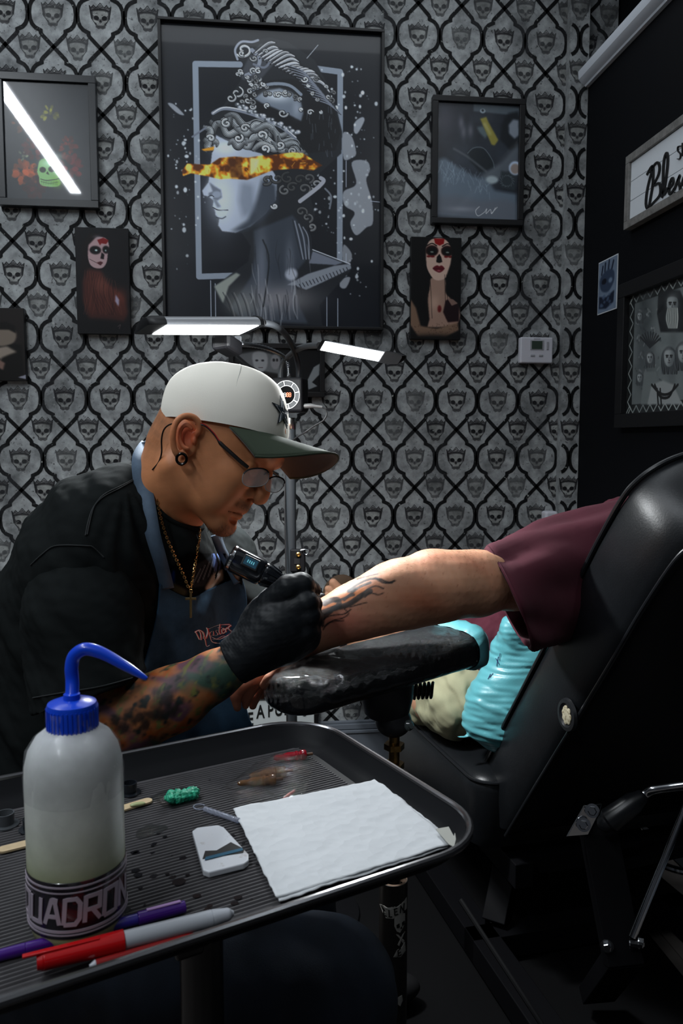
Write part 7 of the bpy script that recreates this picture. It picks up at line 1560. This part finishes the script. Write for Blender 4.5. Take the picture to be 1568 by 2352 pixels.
# control box
dbx=1.66; bc_=U(658,907,dbx); bn=nrm(-W_+.32*R_*-1); 
bxr=nrm(np.cross(UP,bn)); 
if bxr@R_<0: bxr=-bxr
bnn=nrm(np.cross(bxr,UP)); 
if bnn@W_>0: bnn=-bnn
s1=pr(76,dbx); s2=pr(80,dbx)
mb().box(bc_-bnn*.02,(s1,.04,s2),ax=(bxr,bnn,UP)).build('control_box',lcap,lamp,smooth=0,bevel=.006)
cpan=mat('dial_white',(.55,.56,.56),rough=.5); fc=bc_+bnn*.0008-bxr*0.0
def arcpoly(r0,r1,a0,a1,off): return [fc+bnn*off+bxr*r0*math.cos(a)+UP*r0*math.sin(a) for a in np.linspace(a0,a1,8)]+[fc+bnn*off+bxr*r1*math.cos(a)+UP*r1*math.sin(a) for a in np.linspace(a1,a0,8)]
M=MB()
for (r0,r1) in ((.0285,.0300),(.0185,.0200)): 
    for k in range(4): M.poly(arcpoly(r0,r1,k*math.pi/2,(k+1)*math.pi/2,.0006)[::-1])
for k in range(8): a=k*math.pi/4+.2; M.poly(arcpoly(.0190,.0290,a-.05,a+.05,.0006)[::-1])
M.build('dial_ring',cpan,lamp,smooth=0,solid=.0006)
for k in range(8):
    a=k*math.pi/4+.2; mb().poly(arcpoly(.0208,.0278,a+.09,a+math.pi/4-.09,.0006)[::-1]).build('dial_button',mat('button_dark',(.03,.033,.035),rough=.4),lamp,smooth=0,solid=.001)
mb().lathe([(.0178,0),(.0178,.0008),(.0001,.001)],fc,bnn,32).build('display',mat('display_black',(.003,.003,.003),rough=.1),lamp)
def seg7(ch,c,h_,m,parent):
    S7={'8':'abcdefg','9':'abcdfg','6':'acdefg','3':'abcdg','0':'abcdef'}[ch]; w_=h_*.5; M=MB(); tk=h_*.13
    for s in S7:
        cx_,cz,sx_,sz={'a':(0,1,1,0),'d':(0,-1,1,0),'g':(0,0,1,0),'b':(1,.5,0,1),'c':(1,-.5,0,1),'f':(-1,.5,0,1),'e':(-1,-.5,0,1)}[s]
        M.box(c+bxr*cx_*w_/2+UP*cz*h_/2,(w_*.8 if sx_ else tk,.0003,h_*.4 if sz else tk),ax=(bxr,bnn,UP))
    M.build('digit',m,parent,smooth=0)
dg_r=mat('digit_red',(1,.1,.05),emit=(1,.16,.08),es=3.5); dg_w=mat('digit_dim',(.3,.3,.3),emit=(.6,.6,.55),es=.5)
for k,(c_,m) in enumerate([('8',dg_w),('8',dg_w),('8',dg_r),('8',dg_r)]): seg7(c_,fc+bnn*.0014+bxr*(-.0085+.0056*k),.0080,m,lamp)
# lamp heads
def head(nearL,nearR,farL,farR,th_,name='lamp_head',capl=.035,capr=.008,lit=True,wats=0,tiltcap=None):
    nL,nR,fL,fR=[U(*p) for p in (nearL,nearR,farL,farR)]; axl=nrm((nR+fR)-(nL+fL)); wd_=nrm((fL+fR)-(nL+nR)); dn=nrm(np.cross(axl,wd_)); 
    c=(nL+nR+fL+fR)/4; L=np.linalg.norm(((nR+fR)-(nL+fL))/2); Wd=np.linalg.norm(((fL+fR)-(nL+nR))/2)
    if dn@(c-CAM)>0: dn=-dn     # faces the viewer side
    def prof(s,g=0): return [c+axl*s+wd_*(Wd/2+g)*math.cos(t)*-1-dn*(th_+g)*math.sin(t) for t in np.linspace(0,math.pi,16)]+[c+axl*s+wd_*(Wd/2+g)*q+dn*.001 for q in (1,.5,0,-.5,-1)]
    M=MB(); M.loft([prof(-L/2),prof(L/2)]); hd=M.build(name,hous,lamp,smooth=40,recalc=True)
    M=MB(); P=[c+axl*L*.485*a+wd_*Wd*.46*b+dn*.0018 for a,b in ((-1,-1),(1,-1),(1,1),(-1,1))]; M.add(P,[(0,1,2,3)]); lab(M.build('diffuser',led,hd,smooth=0,solid=.0006),'glowing white light panel')
    for s,cl2 in ((-1,capl),(1,capr)):
        M=MB(); M.loft([prof(s*L/2,.0015),prof(s*(L/2+cl2*.6),.0015),prof(s*(L/2+cl2*.95),-.002),prof(s*(L/2+cl2),-.006)]); lab(M.build('end_cap',lcap,hd,smooth=40,recalc=True),'black end cap')
    if wats:
        o=area('lamp_light',c+dn*.004,c+dn*.5,L*.95,Wd*.9,wats,(.94,.98,1.0)); 
        q=Matrix((tuple(axl),tuple(np.cross(-dn,axl)*-1),tuple(-dn*-1*-1))).transposed() if False else None
        zl=-dn; xl=axl; yl=np.cross(zl*1.0,xl); Mx=Matrix(((xl[0],yl[0],zl[0],c[0]+dn[0]*.004),(xl[1],yl[1],zl[1],c[1]+dn[1]*.004),(xl[2],yl[2],zl[2],c[2]+dn[2]*.004),(0,0,0,1))); o.matrix_world=Mx
    return hd,c,dn
h1,c1,dn1=head((384,744,1.34),(597,745,1.34),(344,767,1.42),(552,767,1.42),.020,capl=.030,capr=.009,wats=11)
h2,c2_,dn2=head((748,784,1.50),(883,807,1.42),(733,803,1.515),(872,832,1.435),.020,capl=.008,capr=.040,wats=4.5)
c3=U(522,793,1.52); M=MB(); M.box(c3,(.034,.085,.030),ax=(nrm(R_+.15*U_),nrm(W_+R_*.2),nrm(U_))); lab(M.build('lamp_head',lcap,lamp,smooth=0,bevel=.008),'third lamp head seen end on')
M=MB(); M.box(U(546,787,1.56),(.014,.004,.026),ax=(R_,W_,U_)); M.build('clip_bracket',hous,lamp,smooth=0,bevel=.002)
# clamp on the pole
M=MB(); M.box(U(684,1287,DL-.012),(pr(34,DL),.028,pr(52,DL)),ax=(R_,W_,U_)); M.build('pole_clamp',lcap,lamp,smooth=0,bevel=.003)
for y in (1274,1303): mb().lathe([(.0001,0),(.0048,0),(.0052,.002),(.0030,.003),(.0026,.0015),(.0001,.0012)],U(685,y,DL-.027),nrm(-W_),20).build('screw',mat('screw_brass',(.7,.45,.15),rough=.25,metal=1),lamp)
mb().box(U(682,1289,DL-.0268),(.012,.001,.012),ax=(R_,W_,U_)).build('clamp_slot',frame_dark,lamp,smooth=0)
mb().tube(crom([U(690,1264,DL-.03),U(700,1262,DL-.03),U(710,1266,DL-.03),U(703,1274,DL-.03),U(696,1268,DL-.03)],4),.0012,6).build('clamp_lever',chrome,lamp)
mb().tube([U(694,933,1.665),U(714,932,1.665),U(722,933,1.665),U(740,935,1.665)],[.0052,.0050,.0036,.0028],12).build('plug',mat('plug_grey',(.22,.22,.22),rough=.35,metal=.6),lamp)
mb().tube(crom([U(*p,1.665) if len(p)==2 else U(*p) for p in [(738,935),(747,940),(750,952),(742,966),(722,978),(700,993),(675,1009,1.69),(660,1030,1.705),(655,1080,1.71),(654,1180,1.71),(656,1290,1.71),(658,1500,1.71),(660,1900,1.72)]],6),.0017,8).build('power_cable',MATS['cable_black'],lamp)
